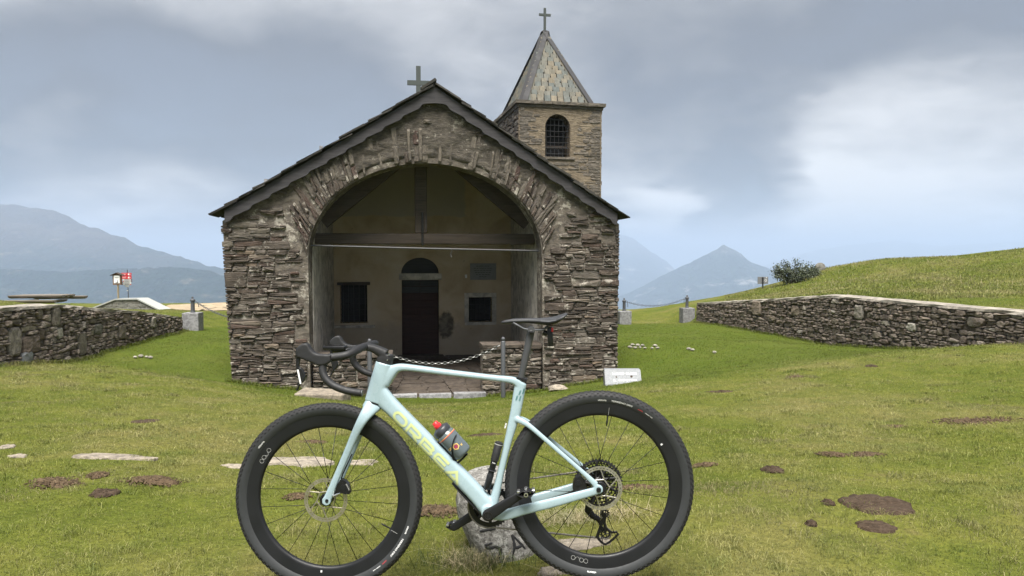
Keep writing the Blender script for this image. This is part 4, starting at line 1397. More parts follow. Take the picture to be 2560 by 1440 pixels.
def side_wall(W, s_dir, label, seed, target, aspect, blocks):
    r = random.Random(seed)
    L, f = wall_run(W, s_dir)
    x_in = Vector((1, 0)) if s_dir < 0 else Vector((-1, 0))
    base = thing('stone_wall', label, 'wall')
    n = 60
    core, cop = MB(), MB()
    vs, cv = [], []
    for i in range(n + 1):
        s = L * i / n
        x, y, d = f(s)
        inn = Vector((-d.y, d.x))
        zt = float(wall_top(W, y))
        zb = gz(x, y) - 0.45
        for o, z in ((0.0, zb), (0.0, zt - 0.05), (0.45, zt - 0.05), (0.45, zb)):
            vs.append((x + inn.x * o, y + inn.y * o, z))
        j = lambda a: r.uniform(-a, a)
        for o, z in ((-0.045 + j(.02), zt - 0.055 + j(.008)), (-0.04 + j(.02), zt + 0.0 + j(.01)), (0.2, zt + 0.022 + j(.012)), (0.50, zt + j(.008)), (0.50, zt - 0.055)):
            cv.append((x + inn.x * o, y + inn.y * o, z))
    q = lambda a, b, k: (a * k, b, k)
    for i in range(n):
        for k in range(4):
            k2 = (k + 1) % 4
            core.f.append((i * 4 + k, i * 4 + k2, (i + 1) * 4 + k2, (i + 1) * 4 + k))
        for k in range(5):
            k2 = (k + 1) % 5
            cop.f.append((i * 5 + k, i * 5 + k2, (i + 1) * 5 + k2, (i + 1) * 5 + k))
    core.f += [(3, 2, 1, 0), (n * 4, n * 4 + 1, n * 4 + 2, n * 4 + 3)]
    cop.f += [(4, 3, 2, 1, 0), tuple(n * 5 + k for k in range(5))]
    core.v, core.mi = vs, [0] * len(core.f)
    cop.v, cop.mi = cv, [0] * len(cop.f)
    body = core.build('wall_core', M['joint'], base)
    cop.build('coping', M['coping'], base)

    def frame(c, off=0.0):
        x, y, d = f(c.x)
        inn = Vector((-d.y, d.x))
        return axes(Vector((x + inn.x * off, y + inn.y * off, c.y)), Vector((d.x, d.y, 0)), Vector((inn.x, inn.y, 0)), Vector((0, 0, 1)))
    ztop = max(w[2] for w in W)
    # where Y lies along s
    ss = np.linspace(0, L, 400); yy = [f(s)[1] for s in ss]
    def s_of(Y): return float(np.interp(Y, yy if yy[0] < yy[-1] else yy[::-1], ss if yy[0] < yy[-1] else ss[::-1]))
    rects = []
    for (x0, y0, x1, y1, mat) in blocks:
        ya, za = px_on_wall(W, x0, y0); yb, zb = px_on_wall(W, x1, y1)
        s0, s1 = sorted((s_of(ya), s_of(yb)))
        rects.append((s0, s1, min(za, zb), max(za, zb), mat))
    cells = []
    for c in courses(0, L, -0.25, ztop, (0.16, 0.40), aspect, r, target, 0.10):
        c = [Vector((p.x, min(p.y, float(wall_top(W, f(p.x)[1])) - 0.055))) for p in c]
        if area(c) < 0.0018: continue
        cc = centre(c)
        x, y, d = f(cc.x)
        if cc.y < gz(x, y) - 0.12: continue
        hit = False
        for (s0, s1, z0, z1, m_) in rects:
            if s0 - .02 < cc.x < s1 + .02 and z0 - .02 < cc.y < z1 + .02: hit = True
            else:
                # pull neighbours back from the block
                for p in c:
                    if s0 < p.x < s1 and z0 < p.y < z1:
                        dx = min((abs(p.x - s0), s0), (abs(p.x - s1), s1)); dz = min((abs(p.y - z0), z0), (abs(p.y - z1), z1))
                        if dx[0] < dz[0]: p.x = dx[1]
                        else: p.y = dz[1]
        if not hit and area(c) > 0.0015: cells.append(c)
    # those seen largest first: nearer ones count for more
    lay(cells, 'stone', base, M['drystone'], r, 0.009, 0.055, frame, 288, 'small_stones', None, None, 0.0015)
    for (s0, s1, z0, z1, m_) in rects:
        lay([[Vector((s0, z0)), Vector((s1, z0 + r.uniform(-.01, .01))), Vector((s1, z1)), Vector((s0, z1))]], 'stone', base, M[m_], r, 0.012, 0.07, frame)
    # end of the wall: a few larger stones on the far face
    se = 0.0 if s_dir < 0 else L
    x, y, d = f(se)
    inn = Vector((-d.y, d.x)); zt = float(wall_top(W, y)); z = gz(x, y) - 0.1
    out = -d if s_dir < 0 else d
    while z < zt - 0.08:
        h = min(r.uniform(.16, .3), zt - 0.06 - z)
        MB().box((0, 0, 0), (0.16, 0.47, h - 0.015), None, 0.015, 0.02).build('end_stone', M['drystone'], base, False,
            axes(Vector((x + inn.x * .22 + out.x * .03, y + inn.y * .22 + out.y * .03, z + h / 2)), Vector((d.x, d.y, 0)), Vector((inn.x, inn.y, 0)), Vector((0, 0, 1))))
        z += h
    return base


side_wall(WALL_L, 1, 'rubble retaining wall with tall upright blocks below the picnic table', 41, 0.015, 2.1,
          [(15, 820, 50, 888, 'warm_granite'), (51, 842, 96, 879, 'drystone'), (49, 881, 77, 908, 'white_granite'), (189, 831, 213, 886, 'warm_granite'), (127, 768, 148, 815, 'warm_granite'),
           (88, 772, 105, 797, 'drystone'), (139, 820, 154, 847, 'pebble'), (231, 812, 254, 834, 'block'), (292, 811, 310, 846, 'drystone'), (372, 792, 384, 820, 'warm_granite')])
side_wall(WALL_R, -1, 'long dark rubble retaining wall at the foot of the green bank', 77, 0.017, 2.2,
          [(2138, 760, 2160, 800, 'warm_granite'), (1883, 750, 1905, 790, 'drystone'), (2270, 805, 2295, 830, 'pebble'), (2420, 790, 2445, 820, 'warm_granite'), (1980, 762, 2000, 792, 'drystone')])


# ================================================================== things on the ground
def hit_ground(px, py, y0=1.6, y1=60.0):
    d = ray(px, py)
    ys_ = np.concatenate([np.arange(y0, 16, 0.03), np.arange(16, y1, 0.1)])
    t = ys_ / d.y
    x, z = d.x * t, CAMZ + d.z * t
    g = ground_z(x, ys_)
    i = np.argmax(z < g)
    if not (z < g).any(): i = len(ys_) - 1
    return Vector((x[i], ys_[i], g[i]))


def px_size(p):
    return p.y / FPX


def tilt_frame(p, rot=0.0):
    """a frame lying on the slope at p"""
    e = 0.12
    zx = (gz(p.x + e, p.y) - gz(p.x - e, p.y)) / (2 * e); zy = (gz(p.x, p.y + e) - gz(p.x, p.y - e)) / (2 * e)
    n = Vector((-zx, -zy, 1)).normalized()
    x = Vector((math.cos(rot), math.sin(rot), 0)); x = (x - n * x.dot(n)).normalized()
    return axes(p, x, n.cross(x), n)


def flat_thing(name, px, py, w, h, mat, label, cat, group, thick=0.02, seed=0, n=18, rough=0.25, sink=0.01, dome=1.0):
    """irregular flat piece lying on the turf: w, h in pixels of the photograph as seen"""
    r = random.Random(seed * 7 + int(px))
    p = hit_ground(px, py)
    s = px_size(p)
    slope = (CAMZ - p.z) / p.y
    a, b = w * s / 2, max(w * s * 0.18, h * s / 2 / max(0.12, slope))
    if dome > .5: n = 36
    ph = [r.uniform(0, 6.28) for _ in range(5)]
    fade = 0.62 if mat == 'dry_dung' else 1.0
    rr = [1 + rough * (0.5 * math.sin(2 * 6.283 * i / n + ph[0]) + 0.45 * math.sin(3 * 6.283 * i / n + ph[1]) + 0.4 * math.sin(5 * 6.283 * i / n + ph[2]) + 0.3 * math.sin(9 * 6.283 * i / n + ph[3])) + r.uniform(-rough, rough) * .5 for i in range(n)]
    mb = MB()
    rings = [(1.06, -sink - 0.01), (1.0, thick * 0.55), (0.86, thick * 0.9), (0.6, thick), (0.3, thick)]
    for k, (q, z) in enumerate(rings):
        for i in range(n):
            t = 2 * math.pi * i / n
            u = rr[i] * q * fade * (1 + r.uniform(-.05, .05))
            mb.v.append((a * u * math.cos(t), b * u * math.sin(t), z + (r.uniform(-.5, .5) * thick * dome * (1.3 if rough > .2 else .6) if k > 0 else 0)))
    for k in range(len(rings) - 1):
        for i in range(n):
            j = (i + 1) % n
            mb.f.append((k * n + i, k * n + j, (k + 1) * n + j, (k + 1) * n + i))
    mb.v.append((0, 0, thick * 1.05)); c = len(mb.v) - 1
    for i in range(n): mb.f.append(((len(rings) - 1) * n + i, (len(rings) - 1) * n + (i + 1) % n, c))
    mb.mi = [0] * len(mb.f)
    if mat == 'dry_dung' or (mat == 'dung' and w < 62):
        for _ in range(int(90 + w * 1.6)):
            t, q = r.uniform(0, 6.283), r.uniform(0, 1) ** .6 * 1.25
            sz = r.uniform(.004, .014) * (1.25 - q * .6)
            c_ = Vector((a * q * math.cos(t), b * q * math.sin(t), thick * max(0, 1 - q * .8) + sz * .2))
            mb.box(c_, (sz * r.uniform(1, 2.4), sz * r.uniform(.8, 1.6), sz * r.uniform(.5, 1.1)), Matrix.Rotation(r.uniform(0, 3), 4, 'Z') @ Matrix.Rotation(r.uniform(-.6, .6), 4, 'X'), sz * .28)
    o = mb.build(name, M[mat], None, dome > 0.5, tilt_frame(p))
    return tag(o, label, cat, group)


GS = 'flat stones set in the turf'
for i, a in enumerate([
        (285, 1144, 205, 20, 'long pale flat stone in the grass beside the dung piles'), (738, 1155, 182, 32, 'pale flat stone seen through the spokes of the front wheel'),
        (905, 1158, 92, 22, 'short pale flat stone showing between the fork and the down tube'), (592, 1168, 64, 15, 'small pale stone touching the front tyre'),
        (14, 1120, 36, 16, 'pale stone cut by the edge of the picture'), (46, 1142, 40, 12, 'small tan stone near the picture edge below the pale one'),
        (1385, 1432, 90, 26, 'pale stone at the foot of the lettered boulder'), (1450, 1368, 150, 40, 'straw-covered pale stone seen through the rear wheel')]):
    flat_thing('flat_stone', a[0], a[1], a[2], a[3], 'slab', a[4], 'stone', GS, 0.012, i, 26, 0.22, 0.02, 0.3)
GD = 'dung on the grass'
for i, a in enumerate([
        (2195, 1268, 170, 48, 'dung', 'large dark round cow pat, biggest on the grass', .028), (2190, 1322, 92, 28, 'dung', 'smaller dark cow pat just below the largest one', .02),
        (362, 1056, 66, 14, 'dung', 'lone dark oval cow pat above the long flat stone', .02), (138, 1212, 120, 30, 'dry_dung', 'dry crumbled dung heap below the tan stone', .035),
        (385, 1206, 132, 34, 'dry_dung', 'lumpy brown dung heap below the long flat stone', .05), (243, 1190, 42, 14, 'dry_dung', 'small tan dung patch between two larger heaps', .02),
        (262, 1238, 58, 18, 'dung', 'little dark dung crumbs below the two heaps', .02), (1092, 1282, 100, 36, 'dry_dung', 'dry dung heap beside the front tyre under the down tube', .04),
        (782, 1106, 64, 14, 'dry_dung', 'dung patch seen high through the front wheel', .02), (745, 1242, 60, 20, 'dry_dung', 'dung patch seen through spokes left of the front hub', .02),
        (1212, 1089, 68, 9, 'dung', 'thin dark dung strip right of the bottle', .015), (1600, 1222, 110, 26, 'dry_dung', 'dung patch behind the rear wheel beside the cassette', .03),
        (1760, 1165, 60, 12, 'dry_dung', 'small dung patch just right of the rear tyre', .018), (1930, 1176, 46, 16, 'dung', 'scattered dark crumbs left of the twin patches', .018),
        (2082, 1138, 74, 17, 'dry_dung', 'left one of two brown patches in mid bank', .02), (2166, 1138, 80, 20, 'dry_dung', 'right one of two brown patches in mid bank', .022),
        (2236, 1067, 64, 12, 'dry_dung', 'reddish brown patch left of the worn area', .018), (2440, 1052, 190, 24, 'dry_dung', 'wide worn brown area near the picture edge', .012),
        (1804, 980, 50, 7, 'dung', 'narrow dark patch right of the rear tyre top', .015), (2178, 916, 20, 6, 'dung', 'tiny dark lump near the crest of the bank', .02),
        (2028, 1315, 22, 8, 'dung', 'small dark lump left of the smaller cow pat', .015), (2070, 1262, 24, 10, 'dung', 'small dark lump left of the largest cow pat', .015), (1990, 942, 40, 6, 'dry_dung', 'faint brown streak near the far lawn edge', .012)]):
    flat_thing('dung_patch', a[0], a[1], a[2], a[3], a[4], a[5], 'dung', GD, a[6] * (.38 if a[4] == 'dry_dung' else .8), i + 20, 22, 0.10 if i < 3 else 0.40, 0.012, 1.0)

# pale pebbles laid out on the lawn
GP = 'pale stones on the lawn'
pn = 0
for (label, spots) in (('little white stone in the row on the lawn right of the church', [(1575, 871), (1581, 866), (1588, 873), (1594, 866), (1600, 872), (1606, 867), (1612, 873), (1630, 874), (1638, 868), (1644, 873)]),
                       ('pale stone lying alone further right on the lawn', [(1722, 875), (1731, 878), (1786, 884)]),
                       ('pale stone on the lawn below the left wall', [(338, 897), (352, 894), (366, 896), (376, 897)])):
    for (px, py) in spots:
        p = hit_ground(px, py)
        r = random.Random(int(px))
        b = MB().ball((0, 0, 0), 0.035 * r.uniform(.8, 1.3), 8, (1.3, 1.0, 0.7))
        b.v = [tuple(c * (1 + r.uniform(-.16, .16)) for c in v) for v in b.v]
        tag(b.build('pebble', M['pebble'], None, False, Matrix.Translation(p + Vector((0, 0, .03)))), label, 'stone', GP)

# step stones by the church front
p = at(808, 992, 11.4)
b = MB().box((0, 0, 0), (0.80, 0.46, 0.20), None, 0.02, 0.02)
tag(b.build('step_slab', M['slab'], None, False, Matrix.Translation((p.x, p.y, gz(p.x, p.y) + 0.03)) @ Matrix.Rotation(R_(-6), 4, 'Z')), 'large flat step slab in the grass below the handlebar', 'stone')
p = hit_ground(1394, 978)
b = MB().ball((0, 0, 0), 0.2, 10, (0.95, 0.6, 0.35)); rr = random.Random(3)
b.v = [tuple(c * (1 + rr.uniform(-.14, .14)) for c in v) for v in b.v]
tag(b.build('rock', M['slab'], None, False, Matrix.Translation(p + Vector((0, 0.1, 0.03)))), 'squat rock in the grass below the saddle', 'rock')


# ------------------------------------------------------------------ chains and bollards
def chain_links(mb, A, B, sag, link_l, r, every=2):
    A, B = Vector(A), Vector(B)
    n = max(4, int((B - A).length * 1.04 / (link_l * 0.78)))
    pts = []
    for i in range(n + 1):
        t = i / n
        pts.append(A.lerp(B, t) - Vector((0, 0, 4 * sag * t * (1 - t))))
    for i in range(n):
        c, d = (pts[i] + pts[i + 1]) / 2, (pts[i + 1] - pts[i]).normalized()
        s = d.cross(Vector((0, 0, 1))).normalized()
        w = s if i % 2 else d.cross(s).normalized()
        hl, hw = link_l / 2, link_l * 0.29
        ringp = []
        for k in range(10):
            t = 2 * math.pi * k / 10
            ringp.append(c + d * (math.cos(t) * hl * .98) + w * (math.sin(t) * hw))
        mb.tube(ringp, r, r, 5, d.cross(w), 2, False, 0, True)


def block_bollard(p, label, s=1.0, group='bollards on stone blocks'):
    t = thing('stone_bollard', label, 'bollard', Matrix.Translation(p) @ Matrix.Rotation(R_(6), 4, 'Z'), group)
    MB().box((0, 0, 0.20 * s), (0.41 * s, 0.41 * s, 0.54 * s), None, 0.008, 0.012).build('stone_block', M['granite'], t)
    h0 = 0.47 * s
    post = MB().lathe([(0.001, h0), (0.062 * s, h0), (0.062 * s, h0 + .03), (0.052 * s, h0 + .04), (0.050 * s, h0 + .30), (0.066 * s, h0 + .31), (0.066 * s, h0 + .345), (0.04 * s, h0 + .37), (0.02 * s, h0 + .385), (0.001, h0 + .39)], 14, axis='z').build('iron_post', M['grey_iron'], t, 40)
    MB().ball((0, 0, h0 + 0.405), 0.03, 8).build('finial', M['grey_iron'], post)
    return t, Vector(p) + Vector((0, 0, h0 + 0.32))


p1, p2 = at(1560, 812, 24), at(1717, 808, 24)
p1.z, p2.z = gz(p1.x, p1.y), gz(p2.x, p2.y)
_, a1 = block_bollard(p1, 'iron bollard on grey block half hidden by the church corner')
_, a2 = block_bollard(p2, 'iron bollard on grey block beside the end of the long wall')
mb = MB(); chain_links(mb, a1 + Vector((.05, 0, 0)), a2 - Vector((.05, 0, 0)), 0.20, 0.085, 0.007)
mb.tube([a2 + Vector((-.10, 0, -.02)), a2 + Vector((-.105, 0, -.17))], 0.01, n=5); mb.tube([a1 + Vector((.12, 0, -.04)), a1 + Vector((.125, 0, -.20))], 0.01, n=5)
tag(mb.build('hanging_chain', M['grey_iron']), 'thin chain hanging between the two bollards right of the church', 'chain')
p3 = at(483, 825, 19.5); p3.z = gz(p3.x, p3.y)
_, a3 = block_bollard(p3, 'iron bollard on pale grey block left of the church', 1.05)
a4 = CH_M @ Vector((-3.50, 5.0, 0.75))                 # hooked into the church's side wall
mb = MB(); chain_links(mb, a3 + Vector((.05, 0, 0)), a4, 0.30, 0.085, 0.007)
mb.tube([a3 + Vector((.14, 0.05, -.04)), a3 + Vector((.145, .05, -.18))], 0.01, n=5)
tag(mb.build('hanging_chain', M['grey_iron']), 'thin chain running from the bollard left of the church', 'chain')


def round_post(p, label):
    t = thing('iron_bollard', label, 'bollard', Matrix.Translation(p), 'slim posts before the porch')
    MB().lathe([(0.001, -0.2), (0.04, -0.2), (0.04, 0.985), (0.034, 1.0), (0.022, 1.008), (0.001, 1.01)], 20, axis='z').build('post', M['grey_iron'], t, 40)
    MB().ball((0, 0, 1.04), 0.036, 14).build('ball_cap', M['grey_iron'], t, True)
    MB().tube([(0.05 + 0.02 * math.cos(t_), 0, 0.93 + 0.02 * math.sin(t_)) for t_ in np.linspace(0, 6.1, 12)], 0.004, n=5).build('ring', M['chain_steel'], t, True)
    return p + Vector((0, 0, 0.93))


pr = at(1258, 992, 12.3); pr.z = gz(pr.x, pr.y)
pl_ = at(925, 988, 12.05); pl_.z = gz(pl_.x, pl_.y)
k1 = round_post(pl_, 'slim grey post with ball top rising behind the handlebar')
k2 = round_post(pr, 'slim grey post with ball top standing left of the seatpost')
mb = MB(); chain_links(mb, k1 + Vector((.06, 0, 0)), k2 - Vector((.06, 0, 0)), 0.30, 0.072, 0.0075)
tag(mb.build('porch_chain', M['chain_steel']), 'bright steel chain sagging across the porch entrance', 'chain')


# ------------------------------------------------------------------ lettering
def text_mesh(s, size=1.0, shear=0.0, bold=0.0, space=1.0, res=4):
    cu = bpy.data.curves.new('txt', 'FONT')
    cu.body = s; cu.size = size; cu.shear = shear; cu.offset = bold; cu.space_character = space; cu.resolution_u = res
    o = bpy.data.objects.new('txt', cu)
    COL.objects.link(o)
    dg = bpy.context.evaluated_depsgraph_get()
    me = bpy.data.meshes.new_from_object(o.evaluated_get(dg))
    bpy.data.objects.remove(o); bpy.data.curves.remove(cu)
    bm = bmesh.new(); bm.from_mesh(me); bpy.data.meshes.remove(me)
    return bm


def text_fit(s, w, h, shear=0.0, bold=0.0, space=1.0, cuts=0, anchor='c', maxedge=None):
    """list of points and faces of a word w wide and h high, centred"""
    bm = text_mesh(s, 1.0, shear, bold, space)
    if maxedge is not None or cuts:
        bmesh.ops.triangulate(bm, faces=bm.faces[:])
    xs_ = [v.co.x for v in bm.verts]; ys_ = [v.co.y for v in bm.verts]
    x0, x1, y0, y1 = min(xs_), max(xs_), min(ys_), max(ys_)
    for v in bm.verts:
        v.co.x = (v.co.x - (x0 + x1) / 2) / (x1 - x0) * w
        v.co.y = (v.co.y - (y0 + y1) / 2) / (y1 - y0) * h
    for _ in range(cuts):
        es = [e for e in bm.edges if e.calc_length() > (maxedge or 0)]
        if es: bmesh.ops.subdivide_edges(bm, edges=es, cuts=1)
        bmesh.ops.triangulate(bm, faces=[f for f in bm.faces if len(f.verts) > 3])
    bm.verts.index_update()
    out = [v.co.copy() for v in bm.verts], [tuple(v.index for v in f.verts) for f in bm.faces]
    bm.free()
    return out


# memorial stone
pm = at(1557, 953, 11.7); pm.z = gz(pm.x, pm.y)
pm.z -= 0.01
mem = thing('memorial_stone', 'pale granite block with slanted lettered face in front of the church corner', 'memorial', Matrix.Translation(pm) @ Matrix.Rotation(R_(-1), 4, 'Z'))
pts = [(-0.10, -.06), (-0.10, 0.02), (0.06, 0.245), (0.20, 0.245), (0.20, -.06)]     # (depth, height)
b = MB()
w0, w1 = 0.30, 0.30
vs = [(-w0 if s < 0 else w0, d, z) for s in (-1, 1) for d, z in pts]
b.add(vs, [(4, 3, 2, 1, 0), (5, 6, 7, 8, 9)] + [(i, (i + 1) % 5, 5 + (i + 1) % 5, 5 + i) for i in range(5)])
bm = bmesh.new(); bv = [bm.verts.new(v) for v in b.v]
for f in b.f: bm.faces.new([bv[i] for i in f])
bmesh.ops.bevel(bm, geom=bm.edges[:], offset=0.008, segments=2, affect='EDGES')
MB().add_bm(bm).build('granite_block', M['white_granite'], mem)
face_a = math.atan2(0.225, 0.16)
FM = Matrix.Translation((0, -0.02, 0.1325)) @ Matrix.Rotation(face_a, 4, 'X')
for s, w, y in (('LUOGO  SACRO', 0.40, 0.062), ('IL  RISPETTO', 0.38, -0.058)):
    v, f = text_fit(s, w, 0.036, 0, 0.0)
    MB().add([FM @ Vector((p.x + 0.03, p.y + y, 0.0025)) for p in v], f).build('lettering', M['white_print'], mem, fix=False)
for x, y, r_ in ((-0.11, 0.0, 0.014), (0.14, 0.01, 0.020)):
    MB().add([FM @ Vector((x + r_ * math.cos(t) * (1 + .2 * math.sin(3 * t)), y + r_ * math.sin(t), 0.002)) for t in np.linspace(0, 5.9, 14)], [tuple(range(14))]).build('stain', M['dung'], mem, fix=False)

# picnic table of split logs
pt = at(105, 737, 25.0)
tz = pt.z
gt = gz(pt.x, pt.y)
tbl = thing('picnic_table', 'weathered split-log picnic table on the bank behind the left wall', 'table', Matrix.Translation((pt.x, pt.y, tz)) @ Matrix.Rotation(R_(9), 4, 'Z'))


def halflog(L, r, up=True):
    b = MB()
    n = 9
    prof = [(r * math.cos(t), -r * 0.75 * math.sin(t)) for t in np.linspace(0, math.pi, n)]
    vs, k = [], len(prof)
    for x, e in ((-L / 2, .86), (-L / 2 + .05, 1.0), (0, 1.0), (L / 2 - .05, 1.0), (L / 2, .86)):
        for (a, c) in prof: vs.append((x, a * e, c * e))
    fs = []
    for i in range(4):
        for j in range(k):
            j2 = (j + 1) % k
            fs.append((i * k + j, i * k + j2, (i + 1) * k + j2, (i + 1) * k + j))
    fs += [tuple(range(k)), tuple(range(4 * k, 5 * k))]
    return b.add(vs, fs)


for y in (-0.27, 0.0, 0.27):
    halflog(1.72, 0.145).build('tabletop_log', M['table_wood'], tbl, False, Matrix.Translation((0.0 + y * .2, y, 0)))
for y, x, z in ((-0.72, -0.12, -0.15), (0.72, 0.28, -0.08)):
    halflog(1.75, 0.15).build('bench_log', M['table_wood'], tbl, False, Matrix.Translation((x, y, z)))
for x in (-0.45, 0.50):
    for z in (-0.19, -0.40):
        halflog(1.5 if z < -.3 else 1.1, 0.12).build('cross_log', M['table_wood'], tbl, False, Matrix.Translation((x, 0, z)) @ Matrix.Rotation(R_(90), 4, 'Z'))
    b = MB().lathe([(0.001, gt - tz - .1), (0.17, gt - tz - .1), (0.16, -0.45), (0.001, -.45)], 12, axis='z')
    b.build('leg', M['table_wood'], tbl, False, Matrix.Translation((x, 0, 0)))

# block wall with a pale cap, seen over the left wall
pg = at(325, 787, 27.0)
gbw = thing('capped_wall', 'low grey block wall with sloping pale cap left of the gravel', 'wall', Matrix.Translation((pg.x, pg.y, 0)) @ Matrix.Rotation(R_(-14), 4, 'Z'))
GMW = Matrix.Translation((pg.x, pg.y, 0)) @ Matrix.Rotation(R_(-14), 4, 'Z')
q = [on_plane(GMW, *c) for c in ((236, 771), (290, 750), (345, 749), (402, 777))]
zb = gz(pg.x, pg.y) - 0.3
poly = [(q[0].x, zb), (q[3].x, zb)] + [(c.x, c.z) for c in (q[3], q[2], q[1], q[0])]
MB().prism(poly, 0, 0.45).build('wall_core', M['pale_joint'], gbw)
r = random.Random(9)
z = zb
while z < q[1].z:
    h = r.uniform(.10, .15); x = q[0].x - r.uniform(0, .3)
    while x < q[3].x:
        w = r.uniform(.22, .55)
        c = [Vector((x, z)), Vector((x + w, z)), Vector((x + w, z + h)), Vector((x, z + h))]
        for a_, b_ in ((q[0], q[1]), (q[1], q[2]), (q[2], q[3])):
            n_ = Vector((-(b_.z - a_.z), b_.x - a_.x)).normalized()
            c = cut(c, Vector((a_.x, a_.z)) - n_ * 0.03, n_) if len(c) > 2 else []
        c = cut(c, Vector((q[0].x + .02, 0)), Vector((-1, 0))) if len(c) > 2 else []
        c = cut(c, Vector((q[3].x - .02, 0)), Vector((1, 0))) if len(c) > 2 else []
        if len(c) > 2 and area(c) > 0.004:
            lay([c], 'block', gbw, M['block'], r, 0.010, 0.018)
        x += w
    z += h
for a_, b_ in ((q[0], q[1]), (q[1], q[2]), (q[2], q[3])):
    e = (b_ - a_).normalized() * 0.03
    aa, bb = (a_ - e if a_ is q[0] else a_), (b_ + e if b_ is q[3] else b_)
    MB().prism([(aa.x, aa.z), (bb.x, bb.z), (bb.x, bb.z + .05), (aa.x, aa.z + .05)], -0.06, 0.52).build('cap_slab', M['sign_grey'], gbw)

# notice board on a post
pn_ = at(294, 745, 33.0)
nb = thing('notice_board', 'brown wooden notice case with little roof on a post', 'sign', Matrix.Translation((pn_.x, pn_.y, 0)))
NM = Matrix.Translation((pn_.x, pn_.y, 0))
z_at = lambda py: on_plane(NM, 294, py).z
zt_, zb_ = z_at(688), z_at(712)
g_ = gz(pn_.x, pn_.y)
w = 21 / FPX * 33
MB().box((0, 0.02, (zt_ + zb_) / 2), (w, 0.09, zt_ - zb_)).build('case', M['frame_wood'], nb)
sh = MB().box((0, -0.03, (zt_ + zb_) / 2 + .03), (w * .70, 0.012, (zt_ - zb_) * .80)).build('white_sheet', M['sign_white'], nb)
ip = MB(); hh_ = zt_ - zb_
ip.prism([(-.06, zb_ + hh_ * .2), (.07, zb_ + hh_ * .2), (.07, zb_ + hh_ * .27), (.05, zb_ + hh_ * .27), (.035, zb_ + hh_ * .52), (.02, zb_ + hh_ * .52), (.02, zb_ + hh_ * .27), (-.06, zb_ + hh_ * .24)], -0.04, -0.038)
ip.box((0, -0.039, zb_ + hh_ * .78), (.2, .002, .012)); ip.box((0, -0.039, zb_ + hh_ * .72), (.14, .002, .010)); ip.build('sheet_print', M['ink'], sh)
for s in (-1, 1):
    MB().prism([(0, zt_ + .10), (s * w * .72, zt_ - .02), (s * w * .72, zt_ + .0), (0, zt_ + .125)], -0.10, 0.14).build('roof_board', M['beam'], nb)
MB().prism([(-w * .5, zt_), (w * .5, zt_), (0, zt_ + .1)], -0.02, 0.06).build('gable_board', M['frame_wood'], nb)
MB().box((0.02, 0.03, (zb_ + g_) / 2 - .1), (0.06, 0.06, zb_ - g_ + .2)).build('post', M['pole_wood'], nb)

# trail signpost
ps = at(319, 745, 33.5)
SM = Matrix.Translation((ps.x, ps.y, 0))
sp = thing('trail_signpost', 'metal signpost with red arrows over white hiking plates', 'sign', SM)
zz = lambda py: on_plane(SM, 319, py).z
g_ = gz(ps.x, ps.y)
u = 33.5 / FPX
MB().tube([(0.03, 0.03, g_ - .2), (0.0, 0.03, zz(674))], 0.022, n=8).build('pole', M['grey_iron'], sp)
for (t_, b_) in ((682, 689.5), (690, 697.5)):
    o = MB().prism([(-13 * u, zz(b_)), (11 * u, zz(b_)), (11.5 * u, zz(t_)), (-13.4 * u, zz(t_))], -0.02, 0.0).build('red_plate', M['sign_red'], sp)
    zc_ = (zz(t_) + zz(b_)) / 2
    m2 = MB(); m2.box((4.6 * u, -0.022, zc_), (3.6 * u, .004, .075)); m2.add([(8.2 * u, -.024, zc_ + .045), (9.4 * u, -.024, zc_), (8.2 * u, -.024, zc_ - .045), (7.6 * u, -.024, zc_ - .045), (8.7 * u, -.024, zc_), (7.6 * u, -.024, zc_ + .045)], [(0, 1, 4, 5), (1, 2, 3, 4)])
    m2.box((-6 * u, -0.022, zc_ + .02), (10 * u, .004, .012)); m2.box((-7 * u, -0.022, zc_ - .02), (8 * u, .004, .012))
    m2.build('plate_print', M['sign_white'], o)
for i, (t_, b_) in enumerate(((697.8, 701.6), (701.9, 705.4), (705.7, 709.2), (709.5, 713))):
    d_ = 1 if i < 2 else -1
    xa, xb = -10.5 * u, 10.5 * u
    zm = (zz(t_) + zz(b_)) / 2
    o = MB().prism([(xa, zz(b_)), (xb, zz(b_)), (xb, zz(t_)), (xa, zz(t_))], -0.018, 0.0).build('white_plate', M['sign_grey'], sp)
    tip = MB().prism([(d_ * 10.5 * u, zz(b_)), (d_ * 13.5 * u, zm), (d_ * 10.5 * u, zz(t_))][::d_], -0.018, 0.0).build('plate_tip', M['sign_dark'], o)
    MB().box((-d_ * 8.9 * u, -0.02, zm), (3.0 * u, .004, (zz(t_) - zz(b_)) * .5)).build('red_band', M['sign_red'] if i % 2 else M['sign_white'], o)
    MB().box((0, -0.02, zm), (10 * u, .004, .010)).build('plate_print', M['ink'], o)
MB().box((0, -0.01, zz(715.5)), (8.5 * u, 0.018, 4.5 * u)).build('small_plate', M['sign_grey'], sp)
MB().lathe([(0.03, zz(727.5)), (0.03, zz(725.5))], 8, axis='z').build('pole_band', M['sign_white'], sp)

